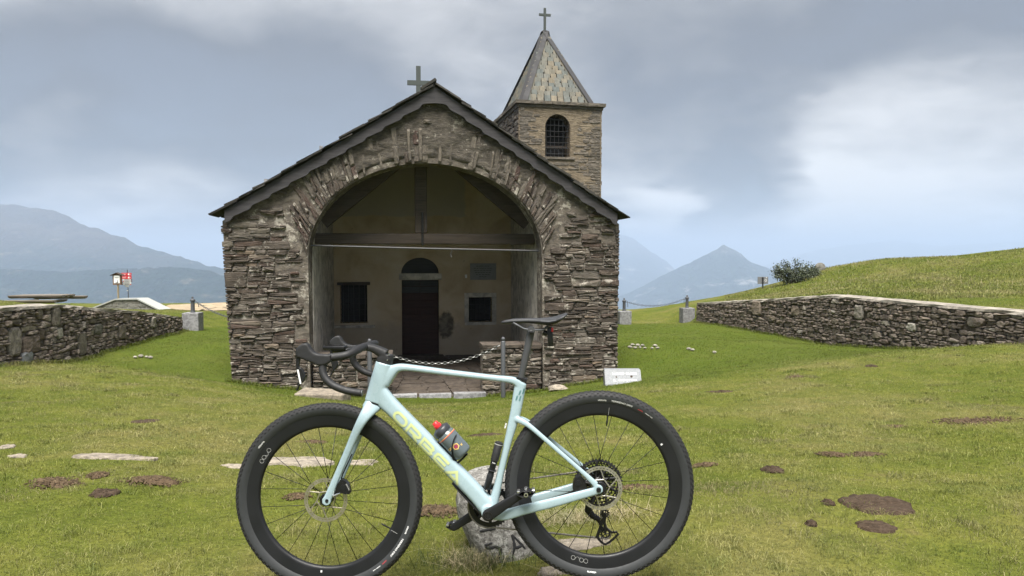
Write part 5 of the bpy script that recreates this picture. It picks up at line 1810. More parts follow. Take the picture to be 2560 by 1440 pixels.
# sign seen from behind, and round stone, on the bank
pb = at(1907, 712, 28.5); pb.z = gz(pb.x, pb.y)
isg = thing('trail_board', 'small grey board seen from behind beside the dark bush', 'sign', Matrix.Translation(pb) @ Matrix.Rotation(R_(4), 4, 'Z'))
u = 28.5 / FPX
h0 = at(1907, 701, 28.5).z - pb.z
bd = MB().box((0, 0, h0), (27 * u, 0.02, 18 * u), None, 0.0, 0.004).build('panel', M['board_metal'], isg)
MB().lathe([(3.1 * u, -0.013), (2.0 * u, -0.013)], 14, (7 * u, 0, h0), 'y').build('round_mark', M['sign_white'], bd)
MB().box((9 * u, -0.0125, h0 + 7 * u), (3 * u, 0.003, 2 * u)).build('corner_mark', M['sign_white'], bd)
MB().tube([(-1 * u, -0.03, -.3), (-1 * u, -0.03, h0 + 8 * u)], 0.028, n=8).build('post', M['iron'], isg)
for dz in (-6, 6):
    MB().box((-1 * u, -0.02, h0 + dz * u), (4.5 * u, 0.03, 2.2 * u)).build('clamp', M['iron'], isg)
pd = at(2050, 678, 29.5); pd.z = gz(pd.x, pd.y)
rs = MB().lathe([(0.001, -.07), (0.19, -.07), (0.225, -.05), (0.23, 0), (0.225, .05), (0.19, .07), (0.001, .07)], 24, axis='y')
o = rs.build('round_stone', M['block'], None, 40, Matrix.Translation(pd + Vector((0, 0, 0.10))) @ Matrix.Rotation(R_(8), 4, 'Z'))
tag(o, 'upright round stone disc on the skyline right of the bush', 'stone')


# ------------------------------------------------------------------ bush
def bush(px, py, Y, w, h, label, seed, nleaf):
    r = np.random.default_rng(seed)
    p = at(px, py, Y); p.z = gz(p.x, p.y) - 0.05
    t = thing('bush', label, 'bush', Matrix.Translation(p), 'bushes on the bank')
    st = MB()
    tips = []
    for k in range(34):
        a = r.uniform(0, 2 * math.pi); s = math.sqrt(r.uniform(0.02, 1))
        end = Vector((math.cos(a) * s * w / 2, math.sin(a) * s * w * .35, h * (1.0 - 0.55 * s * s) * r.uniform(.45, 1.25)))
        base_ = Vector((end.x * .25, end.y * .25, 0))
        mid_ = base_.lerp(end, .5) + Vector((0, 0, .12 * h))
        st.tube([base_, mid_, end], [0.018, 0.011, 0.004], n=5)
        for f in np.linspace(.25, 1.05, 9): tips.append((base_.lerp(mid_, f * 2) if f < .5 else mid_.lerp(end, f * 2 - 1)))
    st.build('stems', M['bark'], t)
    T = np.array([tuple(v) for v in tips])
    c = T[r.integers(0, len(T), nleaf)] + r.normal(0, 0.06, (nleaf, 3))
    c[:, 2] = np.maximum(c[:, 2], 0.02)
    u_ = r.normal(0, 1, (nleaf, 3)); u_ /= np.linalg.norm(u_, axis=1)[:, None]
    v_ = np.cross(u_, r.normal(0, 1, (nleaf, 3))); v_ /= np.linalg.norm(v_, axis=1)[:, None]
    L = r.uniform(.022, .045, (nleaf, 1))
    V = np.stack([c - u_ * L, c + v_ * L * .5, c + u_ * L, c - v_ * L * .5], 1).reshape(-1, 3)
    link('foliage', np_mesh('foliage', V, np.arange(nleaf * 4).reshape(-1, 4), False), t, M['leaf'])


bush(1982, 716, 27.5, 1.55, 0.86, 'dark scrubby bush beside the grey board on the bank', 4, 5200)
bush(2028, 704, 28.3, 0.72, 0.46, 'low dark bush tucked between the larger one and the round stone', 6, 1800)


# ------------------------------------------------------------------ boulder behind the bicycle
YBD = 3.14
lv = [(1181, 1228, 14), (1184, 1226, 40), (1193, 1220, 58), (1210, 1216, 68), (1240, 1218, 76), (1275, 1228, 82), (1320, 1250, 86), (1370, 1275, 90), (1420, 1290, 90), (1470, 1298, 94), (1520, 1300, 90)]
NB_ = 40
vs = []
brng = np.random.default_rng(8)
for k, (py, cx0, hw) in enumerate(lv):
    c = at(cx0, py, YBD); a = hw * YBD / FPX; dpt = min(0.20, 0.06 + a * 0.95)
    for i in range(NB_):
        t = 2 * math.pi * i / NB_
        cc_, ss_ = math.cos(t), math.sin(t)
        e = 1 + (fbm(np.array([cc_ * 2.0 + 9]), np.array([ss_ * 2.0 + k * 0.45]), 4, 31)[0] - .5) * 0.22
        vs.append((c.x + a * e * math.copysign(abs(cc_) ** .85, cc_), c.y + dpt * e * math.copysign(abs(ss_) ** .8, ss_), c.z))
fs = []
for k in range(len(lv) - 1):
    for i in range(NB_):
        j = (i + 1) % NB_
        fs.append((k * NB_ + i, k * NB_ + j, (k + 1) * NB_ + j, (k + 1) * NB_ + i))
fs.append(tuple(range(NB_)))
bo = MB().add(vs, fs)
bmt = bo.mesh('boulder', True)
bo_t = thing('boulder', 'leaning speckled granite boulder with black painted letters behind the bicycle', 'boulder')
bmt.materials.append(M['boulder'])
link('rock_body', bmt, bo_t)
bvh = BVHTree.FromPolygons([Vector(v) for v in vs], fs)


def on_boulder(px, py):
    o_, d_ = Vector((0, 0, CAMZ)), ray(px, py).normalized()
    h = bvh.ray_cast(o_, d_)[0]
    return h if h is not None else at(px, py, YBD - 0.15)


for name_, strokes in (('letter_s', [[(1231, 1357), (1213, 1363), (1219, 1371), (1239, 1366), (1251, 1372), (1250, 1390), (1239, 1400), (1223, 1401)]]),
                       ('letter_a', [[(1279, 1337), (1284, 1352), (1286, 1367), (1281, 1394)], [(1280, 1337), (1297, 1355), (1313, 1371)], [(1285, 1369), (1296, 1368), (1308, 1362)]]),
                       ('painted_dash', [[(1199, 1328), (1215, 1325), (1239, 1321)]])):
    b = MB()
    for s in strokes:
        pts_ = []
        for i in range(len(s) - 1):
            for f in np.linspace(0, 1, 5)[:-1]: pts_.append((s[i][0] + (s[i + 1][0] - s[i][0]) * f, s[i][1] + (s[i + 1][1] - s[i][1]) * f))
        pts_.append(s[-1])
        P3 = [on_boulder(*q_) for q_ in pts_]
        m_ = len(P3)
        b.tube(P3, [0.0055 * (0.6 + 0.6 * math.sin(math.pi * min(1, (i + 1) / m_))) * random.uniform(.8, 1.25) for i in range(m_)], 0.0035, 8, (0, 1, 0))
    b.build(name_, M['black_paint'], bo_t)


# ================================================================== bicycle
HF, HR = at(823, 1241, 2.615), at(1497.5, 1212, 2.60)      # hubs
e_x = (HR - HF).normalized()
lean = R_(3.0)
e_z = Vector((0, math.sin(lean), math.cos(lean))); e_z = (e_z - e_x * e_z.dot(e_x)).normalized()
e_y = e_z.cross(e_x)
WB, RW = (HR - HF).length, 0.351
BK = axes(HF - e_z * RW, e_x, e_y, e_z)
S_ = 0.00149                       # metres per photograph pixel at the bicycle
bike = thing('gravel_bike', 'pale mint gravel bicycle with black deep-rim wheels leaning on the boulder', 'bicycle', BK)


def B(px, py, y=0.0):
    """point of the bicycle's own frame, on its plane y, seen at that pixel"""
    return on_plane(BK, px, py, y)


def remeshed(mb, name, mat, parent, vox=0.003, smooth=6):
    me = mb.mesh('tmp')
    o = link('tmp', me)
    m = o.modifiers.new('r', 'REMESH'); m.mode = 'VOXEL'; m.voxel_size = vox; m.adaptivity = 0.0
    s = o.modifiers.new('s', 'SMOOTH'); s.iterations = smooth; s.factor = 0.5
    dg = bpy.context.evaluated_depsgraph_get()
    me2 = bpy.data.meshes.new_from_object(o.evaluated_get(dg))
    bpy.data.objects.remove(o); bpy.data.meshes.remove(me)
    me2.name = name
    me2.polygons.foreach_set('use_smooth', [True] * len(me2.polygons))
    me2.materials.clear(); me2.materials.append(mat)
    return link(name, me2, parent)


def spath(pts, y=None, n=5):
    """(px, py, half width in px, y, lateral) stations -> smooth path, radii"""
    P = [B(p[0], p[1], p[3]) for p in pts]
    ra = [p[2] * S_ for p in pts]; rb = [p[4] for p in pts]
    t = np.arange(len(P)); tt = np.linspace(0, len(P) - 1, (len(P) - 1) * n + 1)

    def cr(vals):
        v = np.array(vals, float)
        out = []
        for u in tt:
            i = min(int(u), len(v) - 2); f = u - i
            p0, p1, p2, p3 = v[max(i - 1, 0)], v[i], v[i + 1], v[min(i + 2, len(v) - 1)]
            out.append(0.5 * ((2 * p1) + (-p0 + p2) * f + (2 * p0 - 5 * p1 + 4 * p2 - p3) * f * f + (-p0 + 3 * p1 - 3 * p2 + p3) * f ** 3))
        return np.array(out)
    X = cr([[p.x, p.y, p.z] for p in P])
    return [Vector(x) for x in X], list(cr(ra)), list(cr(rb))


fr = MB()
def ftube(pts, pw=2.6, n=20, mir=False, mb=None):
    P, ra, rb = spath(pts)
    (mb or fr).tube(P, ra, rb, n, (0, 1, 0), pw)
    if mir: (mb or fr).tube([Vector((p.x, -p.y, p.z)) for p in P], ra, rb, n, (0, 1, 0), pw)


ftube([(962, 907, 22, 0, .026), (950, 950, 23, 0, .026), (938, 995, 23.5, 0, .027), (935.5, 1004, 24, 0, .028)], 2.8)                      # head tube
ftube([(956, 950, 24, 0, .023), (975, 932, 18, 0, .023), (992, 921, 11.5, 0, .022), (1010, 918, 8.8, 0, .022), (1050, 922, 7.8, 0, .021), (1120, 931, 7.5, 0, .020), (1230, 944, 7.2, 0, .018), (1283, 951, 9, 0, .017), (1303, 966, 13, 0, .016)], 3.2)
ftube([(1302, 957, 15, 0, .016), (1297, 985, 14.5, 0, .016), (1289, 1030, 13.5, 0, .016), (1281, 1062, 12, 0, .016), (1268, 1112, 9.5, 0, .016), (1252, 1180, 9, 0, .017), (1241, 1228, 11, 0, .022), (1230, 1268, 14, 0, .028)], 2.6)
ftube([(942, 976, 26, 0, .025), (966, 1003, 22, 0, .026), (1000, 1037, 20, 0, .027), (1090, 1129, 20.5, 0, .028), (1180, 1222, 20.5, 0, .030), (1220, 1268, 22, 0, .033)], 3.4, 28)
bbp = B(1221, 1283, -0.043)
fr.tube([Vector((bbp.x, -0.043, bbp.z)), Vector((bbp.x, 0.043, bbp.z))], 0.0265, 0.0265, 24, (1, 0, 0))
ftube([(1226, 1284, 14, -.030, .012), (1262, 1287, 13.5, -.040, .011), (1310, 1274, 12.5, -.050, .010), (1380, 1257, 12, -.056, .0095), (1450, 1238, 10.5, -.062, .0085), (1494, 1226, 9.5, -.067, .0065)], 3.0, 16, True)
ftube([(1286, 1046, 7, -.006, .010), (1306, 1054, 7.5, -.020, .009), (1330, 1070, 6.2, -.032, .0075), (1400, 1131, 5.4, -.050, .0065), (1455, 1179, 5.6, -.060, .0062), (1490, 1212, 8, -.067, .006)], 2.8, 14, True)
d_ = B(1496, 1223, -.067)
for s in (-1, 1):
    fr.tube([Vector((d_.x, s * .0735, d_.z)), Vector((d_.x, s * .0605, d_.z))], 0.0165, 0.0165, 18, (1, 0, 0))
frame = remeshed(fr, 'frame', M['mint'], bike, 0.0026, 5)
fk = MB()
ftube([(937, 1007.5, 23, 0, .026), (931, 1014, 22, 0, .030), (922, 1024, 19, 0, .038)], 2.8, 20, False, fk)
ftube([(934, 1011, 21, -.012, .014), (911, 1042, 14, -.044, .012), (891, 1078, 10.5, -.051, .0115), (869, 1129, 9, -.053, .0105), (838, 1202, 8.8, -.054, .010), (823, 1238, 10, -.055, .008), (817, 1251, 9.5, -.055, .0065)], 2.8, 18, True, fk)
d_ = B(817, 1251.5, -.055)
for s in (-1, 1):
    fk.tube([Vector((d_.x, s * .0625, d_.z)), Vector((d_.x, s * .0475, d_.z))], 0.0165, 0.0165, 18, (1, 0, 0))
fork = remeshed(fk, 'fork', M['mint'], bike, 0.0026, 5)
for (px, py, y0, nm) in ((817, 1252, -.0632, 'front_axle'), (1497, 1225, -.0765, 'rear_axle')):
    p = B(px, py, y0)
    MB().lathe([(0.001, -.0006), (0.0038, -.0006), (0.0042, -.0025), (0.0085 if nm == 'rear_axle' else 0.0058, -.0025), (0.0092 if nm == 'rear_axle' else 0.0062, 0.001), (0.0092, 0.012), (.001, .012)], 18, (p.x, y0, p.z), 'y').build(nm, M['black'], bike, 40)
# headset line
p = B(936.5, 1006, 0)
MB().tube([B(937.6, 1003.5, 0), B(936.4, 1007.2, 0)], 23.5 * S_, 0.0275, 24).build('headset_ring', M['black'], bike, 40)

# ------------------------------------------------------------------ prints on the frame
fbvh = BVHTree.FromPolygons([v.co.copy() for v in frame.data.vertices], [tuple(p.vertices) for p in frame.data.polygons])


def stick(pts, off=0.0011):
    """lay points of the picture plane onto the near side of the frame"""
    out = []
    for p in pts:
        h = fbvh.ray_cast(Vector((p[0], -0.2, p[1])), Vector((0, 1, 0)))[0]
        out.append((p[0], (h.y if h is not None else -0.026) - off, p[1]))
    return out


def ribbon(pts, hw, closed=False, dens=0.006):
    """flat band along a polyline in 2-D: points, faces"""
    P = [Vector(p) for p in pts]
    Q = []
    m = len(P)
    for i in range(m if closed else m - 1):
        a, b = P[i], P[(i + 1) % m]
        k = max(1, int((b - a).length / dens))
        for j in range(k): Q.append(a.lerp(b, j / k))
    if not closed: Q.append(P[-1])
    n = len(Q); L, R = [], []
    for i in range(n):
        t0 = (Q[i] - Q[i - 1]) if (i > 0 or closed) else (Q[1] - Q[0])
        t1 = (Q[(i + 1) % n] - Q[i]) if (i < n - 1 or closed) else t0
        if t0.length < 1e-9: t0 = t1
        if t1.length < 1e-9: t1 = t0
        t = (t0.normalized() + t1.normalized()).normalized()
        nn = Vector((-t.y, t.x))
        c = max(0.5, nn.dot(Vector((-t1.y, t1.x)).normalized()))
        L.append(Q[i] + nn * hw / c); R.append(Q[i] - nn * hw / c)
    V = L + Q + R
    F = []
    for i in range(n if closed else n - 1):
        j = (i + 1) % n
        F += [(i, j, n + j, n + i), (n + i, n + j, 2 * n + j, 2 * n + i)]
    return V, F


def rrect(x0, y0, x1, y1, r, k=5):
    out = []
    for cx, cy, a0 in ((x1 - r, y1 - r, 0), (x0 + r, y1 - r, 90), (x0 + r, y0 + r, 180), (x1 - r, y0 + r, 270)):
        for j in range(k + 1):
            t = R_(a0 + 90 * j / k); out.append((cx + r * math.cos(t), cy + r * math.sin(t)))
    return out


LW = 1.42
GLY = {'O': [('c', rrect(.12, .1, LW - .12, .9, .38))],
       'R': [('o', [(.12, 0), (.12, .9), (LW - .45, .9), (LW - .2, .82), (LW - .13, .66), (LW - .22, .5), (LW - .48, .43), (.30, .43)]), ('o', [(LW - .62, .36), (LW - .10, 0)])],
       'B': [('o', [(.30, .5), (LW - .45, .5), (LW - .25, .6), (LW - .2, .74), (LW - .32, .88), (LW - .5, .9), (.12, .9), (.12, .1), (LW - .45, .1), (LW - .2, .16), (LW - .13, .3), (LW - .24, .43), (LW - .34, .46)])],
       'E': [('o', [(LW - .05, .9), (.38, .9), (.18, .80), (.12, .5), (.18, .2), (.38, .1), (LW - .05, .1)]), ('o', [(.30, .5), (LW - .18, .5)])],
       'A': [('o', [(.02, 0), (LW * .5, .90), (LW - .02, 0)]), ('o', [(.42, .22), (LW - .42, .22)])]}


def word_on_frame(word, c_px, dir_px, width_px, height_px, shear, hw, mat, name):
    d = (B(c_px[0] + dir_px[0] * 100, c_px[1] + dir_px[1] * 100, -.027) - B(c_px[0], c_px[1], -.027)); d = Vector((d.x, d.z)).normalized()
    up = Vector((-d.y, d.x))
    o = B(c_px[0], c_px[1], -.027); o = Vector((o.x, o.z))
    n = len(word); adv = width_px * S_ / n; H = height_px * S_
    for i, ch in enumerate(word):
        mb = MB()
        for k, (kind, pts) in enumerate(GLY[ch]):
            q = []
            for (gx_, gy_) in pts:
                u = (i - n / 2) * adv + gx_ / LW * adv * 0.94 + (gy_ - .5) * H * shear; v = (gy_ - .5) * H
                q.append(o + d * u + up * v)
            V, F = ribbon(q, hw, kind == 'c', 0.004)
            mb.add(stick([(p.x, p.y) for p in V], 0.0013 + 0.0003 * k), F)
        mb.build(name, M[mat], frame, fix=False)


word_on_frame('ORBEA', (1069, 1119), (253, 262), 240, 25, -0.10, 0.0050, 'yellow_print', 'brand_letter')
# small marks on the seat tube
for (x0, y0, x1, y1) in ((1301.5, 976, 1297.5, 987), (1310.5, 971, 1306.5, 985.5), (1293.5, 989, 1290, 1001), (1302, 989, 1298, 1002.5)):
    mb = MB()
    for k in (-1.2, 0.2, 1.6):
        V, F = ribbon([(lambda p: (p.x, p.z))(B(x0 + k, y0, -.016)), (lambda p: (p.x, p.z))(B(x1 + k, y1, -.016))], 0.00062)
        mb.add(stick([(p.x, p.y) for p in V]), F)
    mb.build('seat_tube_mark', M['green_print'], frame, fix=False)
mb = MB(); V, F = ribbon([(lambda p: (p.x, p.z))(B(1265.6, 1056.5, -.016)), (lambda p: (p.x, p.z))(B(1262.6, 1069, -.016))], 0.0026)
mb.add(stick([(p.x, p.y) for p in V]), F); st_ = mb.build('white_sticker', M['white_print'], frame, fix=False)
mb = MB()
for t_ in (0.2, 0.5, 0.8):
    p = B(1265.6 - 3 * t_, 1056.5 + 12.5 * t_, -.016)
    V, F = ribbon([(p.x - .0012, p.z), (p.x + .0014, p.z + .0008)], 0.0013)
    mb.add(stick([(q.x, q.y) for q in V], 0.0012), F)
mb.build('sticker_mark', M['ink'], frame, fix=False)


# ------------------------------------------------------------------ wheels
def arc_text(s, r, th0, h, w, y, name, mat, parent, bold=0.0, shear=0.0):
    """word bent along a circle of the wheel, tops outward, read clockwise from the near side"""
    v, f = text_fit(s, w, h, shear, bold, 1.0, 1, 'c', w / 30)
    pts = []
    for p in v:
        th = th0 - p.x / r
        rr = r + p.y
        pts.append((rr * math.cos(th), y(rr) - 0.0006, rr * math.sin(th)))
    return MB().add(pts, f).build(name, mat, parent, fix=False)


R_TY, R_RIM, R_IN = 0.328, 0.3045, 0.2585


def y_rim(r):
    t = (r - R_IN) / (R_RIM - R_IN)
    return -(0.0095 + 0.0055 * min(1, max(0, t)) ** 0.8)


def y_tyre(r):
    return -math.sqrt(max(1e-6, 0.0222 ** 2 - max(0, (r - R_TY) * 1.02) ** 2)) if r > R_TY else -(0.0145 + 0.0077 * math.sin(max(0, (r - R_RIM) / (R_TY - R_RIM)) * math.pi / 2))


def make_wheel(name, xw, rot, rear):
    w = link(name, None, bike, None, Matrix.Translation((xw, 0, RW)))
    w.empty_display_size = 0.1
    # tyre: casing, paler sidewall, knobs
    half = [(R_RIM - 0.002, -0.0125), (R_RIM + 0.003, -0.0160), (R_RIM + 0.010, -0.0190), (R_TY - 0.006, -0.0213)]
    prof_s = half + [(R_TY, -0.0220), (R_TY + 0.004, -0.0217)]
    crown = [(R_TY + 0.0205 * math.sin(t), -0.0218 * math.cos(t)) for t in np.linspace(0.19, math.pi - 0.19, 13)]
    ty = MB()
    ty.lathe([(R_TY + 0.004, -0.0217)] + crown + [(R_TY + 0.004, 0.0217)], 96)
    rk = random.Random(3)
    NK = 104
    for i in range(NK):
        for (ang_, hh, ww, ll, ph) in ((-68, .0030, .0050, .0085, 0), (-46, .0026, .0052, .0070, .5), (-20, .0022, .0050, .0090, 0.1), (6, .0022, .0050, .0090, .6), (28, .0024, .0050, .0080, .3), (52, .0028, .0052, .0075, .8), (70, .0030, .0050, .0085, .2)):
            th = 2 * math.pi * (i + ph) / NK
            a = R_(ang_)
            nr, ny = math.cos(a), math.sin(a)
            rad = Vector((math.cos(th), 0, math.sin(th))); tan = Vector((-math.sin(th), 0, math.cos(th)))
            nrm = rad * nr + Vector((0, ny, 0)); lat = rad * (-ny) + Vector((0, nr, 0))
            c = rad * (R_TY + 0.0205 * nr) + Vector((0, 0.0218 * ny, 0)) + nrm * (hh / 2 - .0006)
            ty.box(c, (ll, ww, hh), axes(c, tan, lat, nrm))
    tyre = ty.build('tyre', M['rubber'], w, 50)
    sw = MB(); sw.lathe(prof_s, 96); sw.lathe([(r_, -y_) for r_, y_ in prof_s][::-1], 96)
    side_o = sw.build('tyre_sidewall', M['sidewall'], w, True)
    # deep rim
    ri = MB()
    pr_ = [(R_RIM, y_rim(R_RIM))] + [(r_, y_rim(r_)) for r_ in np.linspace(R_RIM - .003, R_IN + .006, 7)] + [(R_IN + 0.001, -0.0065), (R_IN - .001, 0.0), (R_IN + 0.001, 0.0065)]
    pr_ += [(r_, -y_rim(r_)) for r_ in np.linspace(R_IN + .006, R_RIM - .003, 7)] + [(R_RIM, -y_rim(R_RIM))]
    ri.lathe(pr_, 96)
    rim = ri.build('rim', M['carbon'], w, True)
    # a glossy decal field and the logo rings
    base_a = R_(144) if not rear else R_(252)
    lg = MB()
    rr = R_RIM - 0.0225
    ks = [(-0.0245, 'o'), (-0.0085, 'q'), (0.0075, 'u'), (0.0235, 'o')]
    for u0, k in ks:
        cth = base_a - u0 / rr
        pts = []
        n = 22
        span = (0, 2 * math.pi * (n - 1) / n) if k != 'u' else (math.pi, 2 * math.pi)
        for t in np.linspace(span[0], span[1], n):
            uu, vv = u0 + 0.0074 * math.cos(t), 0.0074 * math.sin(t)
            th = base_a - uu / rr; q = rr + vv
            pts.append(Vector((q * math.cos(th), y_rim(q) - 0.0008, q * math.sin(th))))
        lg.tube(pts, 0.00065, 0.0003, 5, (0, 1, 0), 2, True, 0, k != 'u')
        if k == 'q':
            a_ = [(u0 + .0050, -.0050), (u0 + .0085, -.0092)]
            lg.tube([Vector(((rr + v_) * math.cos(base_a - u_ / rr), y_rim(rr + v_) - .0008, (rr + v_) * math.sin(base_a - u_ / rr))) for u_, v_ in a_], 0.00065, 0.0003, 5)
    lg.build('rim_logo', M['grey_print'], w)
    # wording on the tyre
    t0 = R_(72) if rear else R_(-38)
    rt = R_RIM + 0.0125
    for s_, dx, ww, hh, mt in (('vittoria', 0.075, 0.032, 0.0068, 'white_print'), ('TERRENO DRY', 0.0, 0.082, 0.0066, 'white_print'), ('graphene', -0.072, 0.020, 0.0052, 'red_print'), ('tubeless ready', -0.108, 0.034, 0.0046, 'white_print')):
        arc_text(s_, rt, t0 + dx / rt, hh, ww, y_tyre, 'tyre_lettering', M[mt], w, 0.02)
    t1 = R_(139) if not rear else R_(262)
    arc_text('vittoria', rt, t1 + (0.0), 0.0068, 0.034, y_tyre, 'tyre_lettering', M['white_print'], w, 0.02)
    sq = R_(262) if not rear else R_(31)
    arc_text('M', R_IN + 0.017, sq, 0.008, 0.006, y_rim, 'rim_sticker', M['white_print'], w, 0.12)
    # hub
    hb = MB()
    fl_ = 0.026 if not rear else 0.027
    hb.lathe([(0.006, -.050), (0.013, -.050), (0.0135, -.040), (0.022, -.036), (0.022, -.032), (0.013, -.027), (0.0125, 0), (0.013, .020), (0.021, .026), (0.021, .030), (0.012, .036), (0.010, .050), (.006, .050)], 28)
    hb.build('hub', M['black'], w, 40)
    # spokes
    sp_me = MB().tube([(0, 0, 0), (0, 0, 1)], 0.0015, 0.0012, 5).mesh('spoke', True)
    sp_me.materials.append(M['black'])
    for i in range(24):
        side = -1 if i % 2 == 0 else 1
        th = rot + 2 * math.pi * i / 24
        k = 1 if (i // 2) % 2 == 0 else -1
        ph = th + k * R_(68)
        a = Vector((0.0205 * math.cos(ph), side * (0.034 if side < 0 else 0.028), 0.0205 * math.sin(ph)))
        b = Vector((0.259 * math.cos(th), 0.0, 0.259 * math.sin(th)))
        d = b - a
        q = d.to_track_quat('Z', 'Y').to_matrix().to_4x4()
        link('spoke', sp_me, w, None, Matrix.Translation(a) @ q @ Matrix.Diagonal((1, 1, d.length, 1)))
    # brake rotor
    yr = -0.0455
    ro = MB()
    for r0, r1 in ((0.0665, 0.0712), (0.0738, 0.0800)):
        ro.lathe([(r0, yr - .0009), (r1, yr - .0009), (r1, yr + .0009), (r0, yr + .0009)], 72, closed=True)
    for i in range(36):
        th = 2 * math.pi * i / 36
        c = Vector((0.0725 * math.cos(th + .03), yr, 0.0725 * math.sin(th + .03)))
        ro.box(c, (0.0045, 0.0016, 0.0045), axes(c, Vector((math.cos(th + .5), 0, math.sin(th + .5))), Vector((0, 1, 0)), Vector((-math.sin(th + .5), 0, math.cos(th + .5)))))
    hexp = [Vector((0.034 * math.cos(rot + math.pi / 3 * k), yr, 0.034 * math.sin(rot + math.pi / 3 * k))) for k in range(6)]
    ro.tube(hexp, 0.0028, 0.0008, 6, (0, 1, 0), 4, True, 0, True)
    for k in range(6):
        b_ = rot + math.pi / 3 * k + 0.42
        ro.tube([hexp[k], Vector((0.067 * math.cos(b_), yr, 0.067 * math.sin(b_)))], 0.0022, 0.0008, 6, (0, 1, 0), 4)
    rotor = ro.build('disc_rotor', M['steel'] if rear else M['dull_steel'], w, 40)
    cl = MB(); cl.lathe([(0.010, yr - .004), (0.021, yr - .004), (0.0235, yr - .001), (0.0235, yr + .002), (0.010, yr + .002)], 12)
    cl.build('lockring', M['black'], rotor, 40)
    # valve
    va = R_(-30) if not rear else R_(80)
    vd = Vector((math.cos(va), 0, math.sin(va)))
    vb = MB(); vb.tube([vd * 0.262, vd * 0.240, vd * 0.238, vd * 0.226, vd * 0.218], [0.0028, 0.0028, 0.0038, 0.0030, 0.0012], n=8)
    vb.build('valve', M['black'], w, 40)
    vl = MB(); vl.tube([Vector((vd.x * r_, y_rim(r_) - .0006, vd.z * r_)) for r_ in np.linspace(0.262, 0.290, 6)], 0.0006, 0.0003, 5)
    vl.build('rim_line', M['grey_print'], w)
    return w


make_wheel('front_wheel', 0.0, 0.11, False)
rw = make_wheel('rear_wheel', WB, 0.03, True)

# ------------------------------------------------------------------ cassette, chain, derailleur
def sprocket(mb, c, R, teeth, y, th=0.0018, inner=0.0, arms=0):
    n = teeth * 4
    out = []
    for i in range(n):
        k = i % 4
        r_ = R + (0.0028 if k in (1, 2) else -0.0022)
        t = 2 * math.pi * i / n
        out.append((c.x + r_ * math.cos(t), c.z + r_ * math.sin(t)))
    ri = inner if inner else R * .72
    inn = [(c.x + ri * math.cos(2 * math.pi * i / n), c.z + ri * math.sin(2 * math.pi * i / n)) for i in range(n)]
    vs = [(p[0], y - th / 2, p[1]) for p in out] + [(p[0], y - th / 2, p[1]) for p in inn] + [(p[0], y + th / 2, p[1]) for p in out] + [(p[0], y + th / 2, p[1]) for p in inn]
    fs = []
    for i in range(n):
        j = (i + 1) % n
        fs += [(i, j, n + j, n + i), (2 * n + j, 2 * n + i, 3 * n + i, 3 * n + j), (i, 2 * n + i, 2 * n + j, j), (n + j, 3 * n + j, 3 * n + i, n + i)]
    mb.add(vs, fs)
    for k in range(arms):
        a = 2 * math.pi * k / arms + .2
        mb.tube([Vector((c.x + ri * 1.03 * math.cos(a), y, c.z + ri * 1.03 * math.sin(a))), Vector((c.x + 0.018 * math.cos(a + .5), y + .002, c.z + 0.018 * math.sin(a + .5)))], 0.0035, 0.0012, 6)


RC = Vector((WB, 0, RW))
cas = link('cassette', None, bike); cas.empty_display_size = 0.05
for k, (t_, y) in enumerate(((44, .026), (38, .0298), (32, .0336), (28, .0372), (24, .0408), (21, .0444), (18, .048), (15, .0512), (13, .0544), (11, .0574))):
    mb = MB()
    R = t_ * 0.0127 / (2 * math.pi)
    sprocket(mb, RC, R, t_, y, .0019, R - (0.010 if k == 0 else 0.006), 9 if k < 4 else 0)
    mb.build('sprocket', M['black'] if k % 3 else M['iron'], cas)
MB().lathe([(0.017, .024), (0.019, .024), (0.019, .058), (0.017, .058)], 20, tuple(RC)).build('freehub', M['black'], cas, 40)
# chainring
mb = MB(); BBc = Vector((bbp.x, 0, bbp.z))
sprocket(mb, BBc, 40 * 0.0127 / (2 * math.pi), 40, .046, .0035, 0.062, 0)
cring = mb.build('chainring', M['black'], bike)
mb = MB()
for k in range(8):
    a = math.pi / 4 * k
    mb.tube([Vector((BBc.x + .064 * math.cos(a), .046, BBc.z + .064 * math.sin(a))), Vector((BBc.x + .02 * math.cos(a), .050, BBc.z + .02 * math.sin(a)))], 0.006, 0.002, 6)
mb.build('spider', M['black'], cring)
# derailleur geometry from the picture, on the plane of the small sprockets
PU, PL_ = B(1512, 1284, .050), B(1514, 1334, .050)
# chain path
ch = MB()
cr_r = 40 * 0.0127 / (2 * math.pi) + .0005
def link_run(pts, y0, y1):
    tot = [0]
    for i in range(len(pts) - 1): tot.append(tot[-1] + (pts[i + 1] - pts[i]).length)
    n = int(tot[-1] / 0.0127)
    for i in range(n):
        s = (i + .5) * tot[-1] / n
        px_ = np.interp(s, tot, [p.x for p in pts]); pz_ = np.interp(s, tot, [p.y for p in pts])
        qx = np.interp(s + .003, tot, [p.x for p in pts]); qz = np.interp(s + .003, tot, [p.y for p in pts])
        d = Vector((qx - px_, 0, qz - pz_)).normalized() if (qx != px_ or qz != pz_) else Vector((1, 0, 0))
        y = y0 + (y1 - y0) * s / tot[-1]
        wdt = .0062 if i % 2 else .0044
        for sg in (-1, 1):
            c = Vector((px_, y + sg * wdt / 2, pz_))
            ch.tube([c - d * .0062, c - d * .003, c + d * .003, c + d * .0062], [.0034, .0026, .0026, .0034], .0006, 6, (0, 1, 0))
cas_r = 24 * 0.0127 / (2 * math.pi)
a0 = math.atan2(RC.z - BBc.z, RC.x - BBc.x)
arcp = [Vector((BBc.x + cr_r * math.cos(t), BBc.z + cr_r * math.sin(t))) for t in np.linspace(a0 + math.pi / 2 + .12, a0 + 3 * math.pi / 2 - .06, 26)]
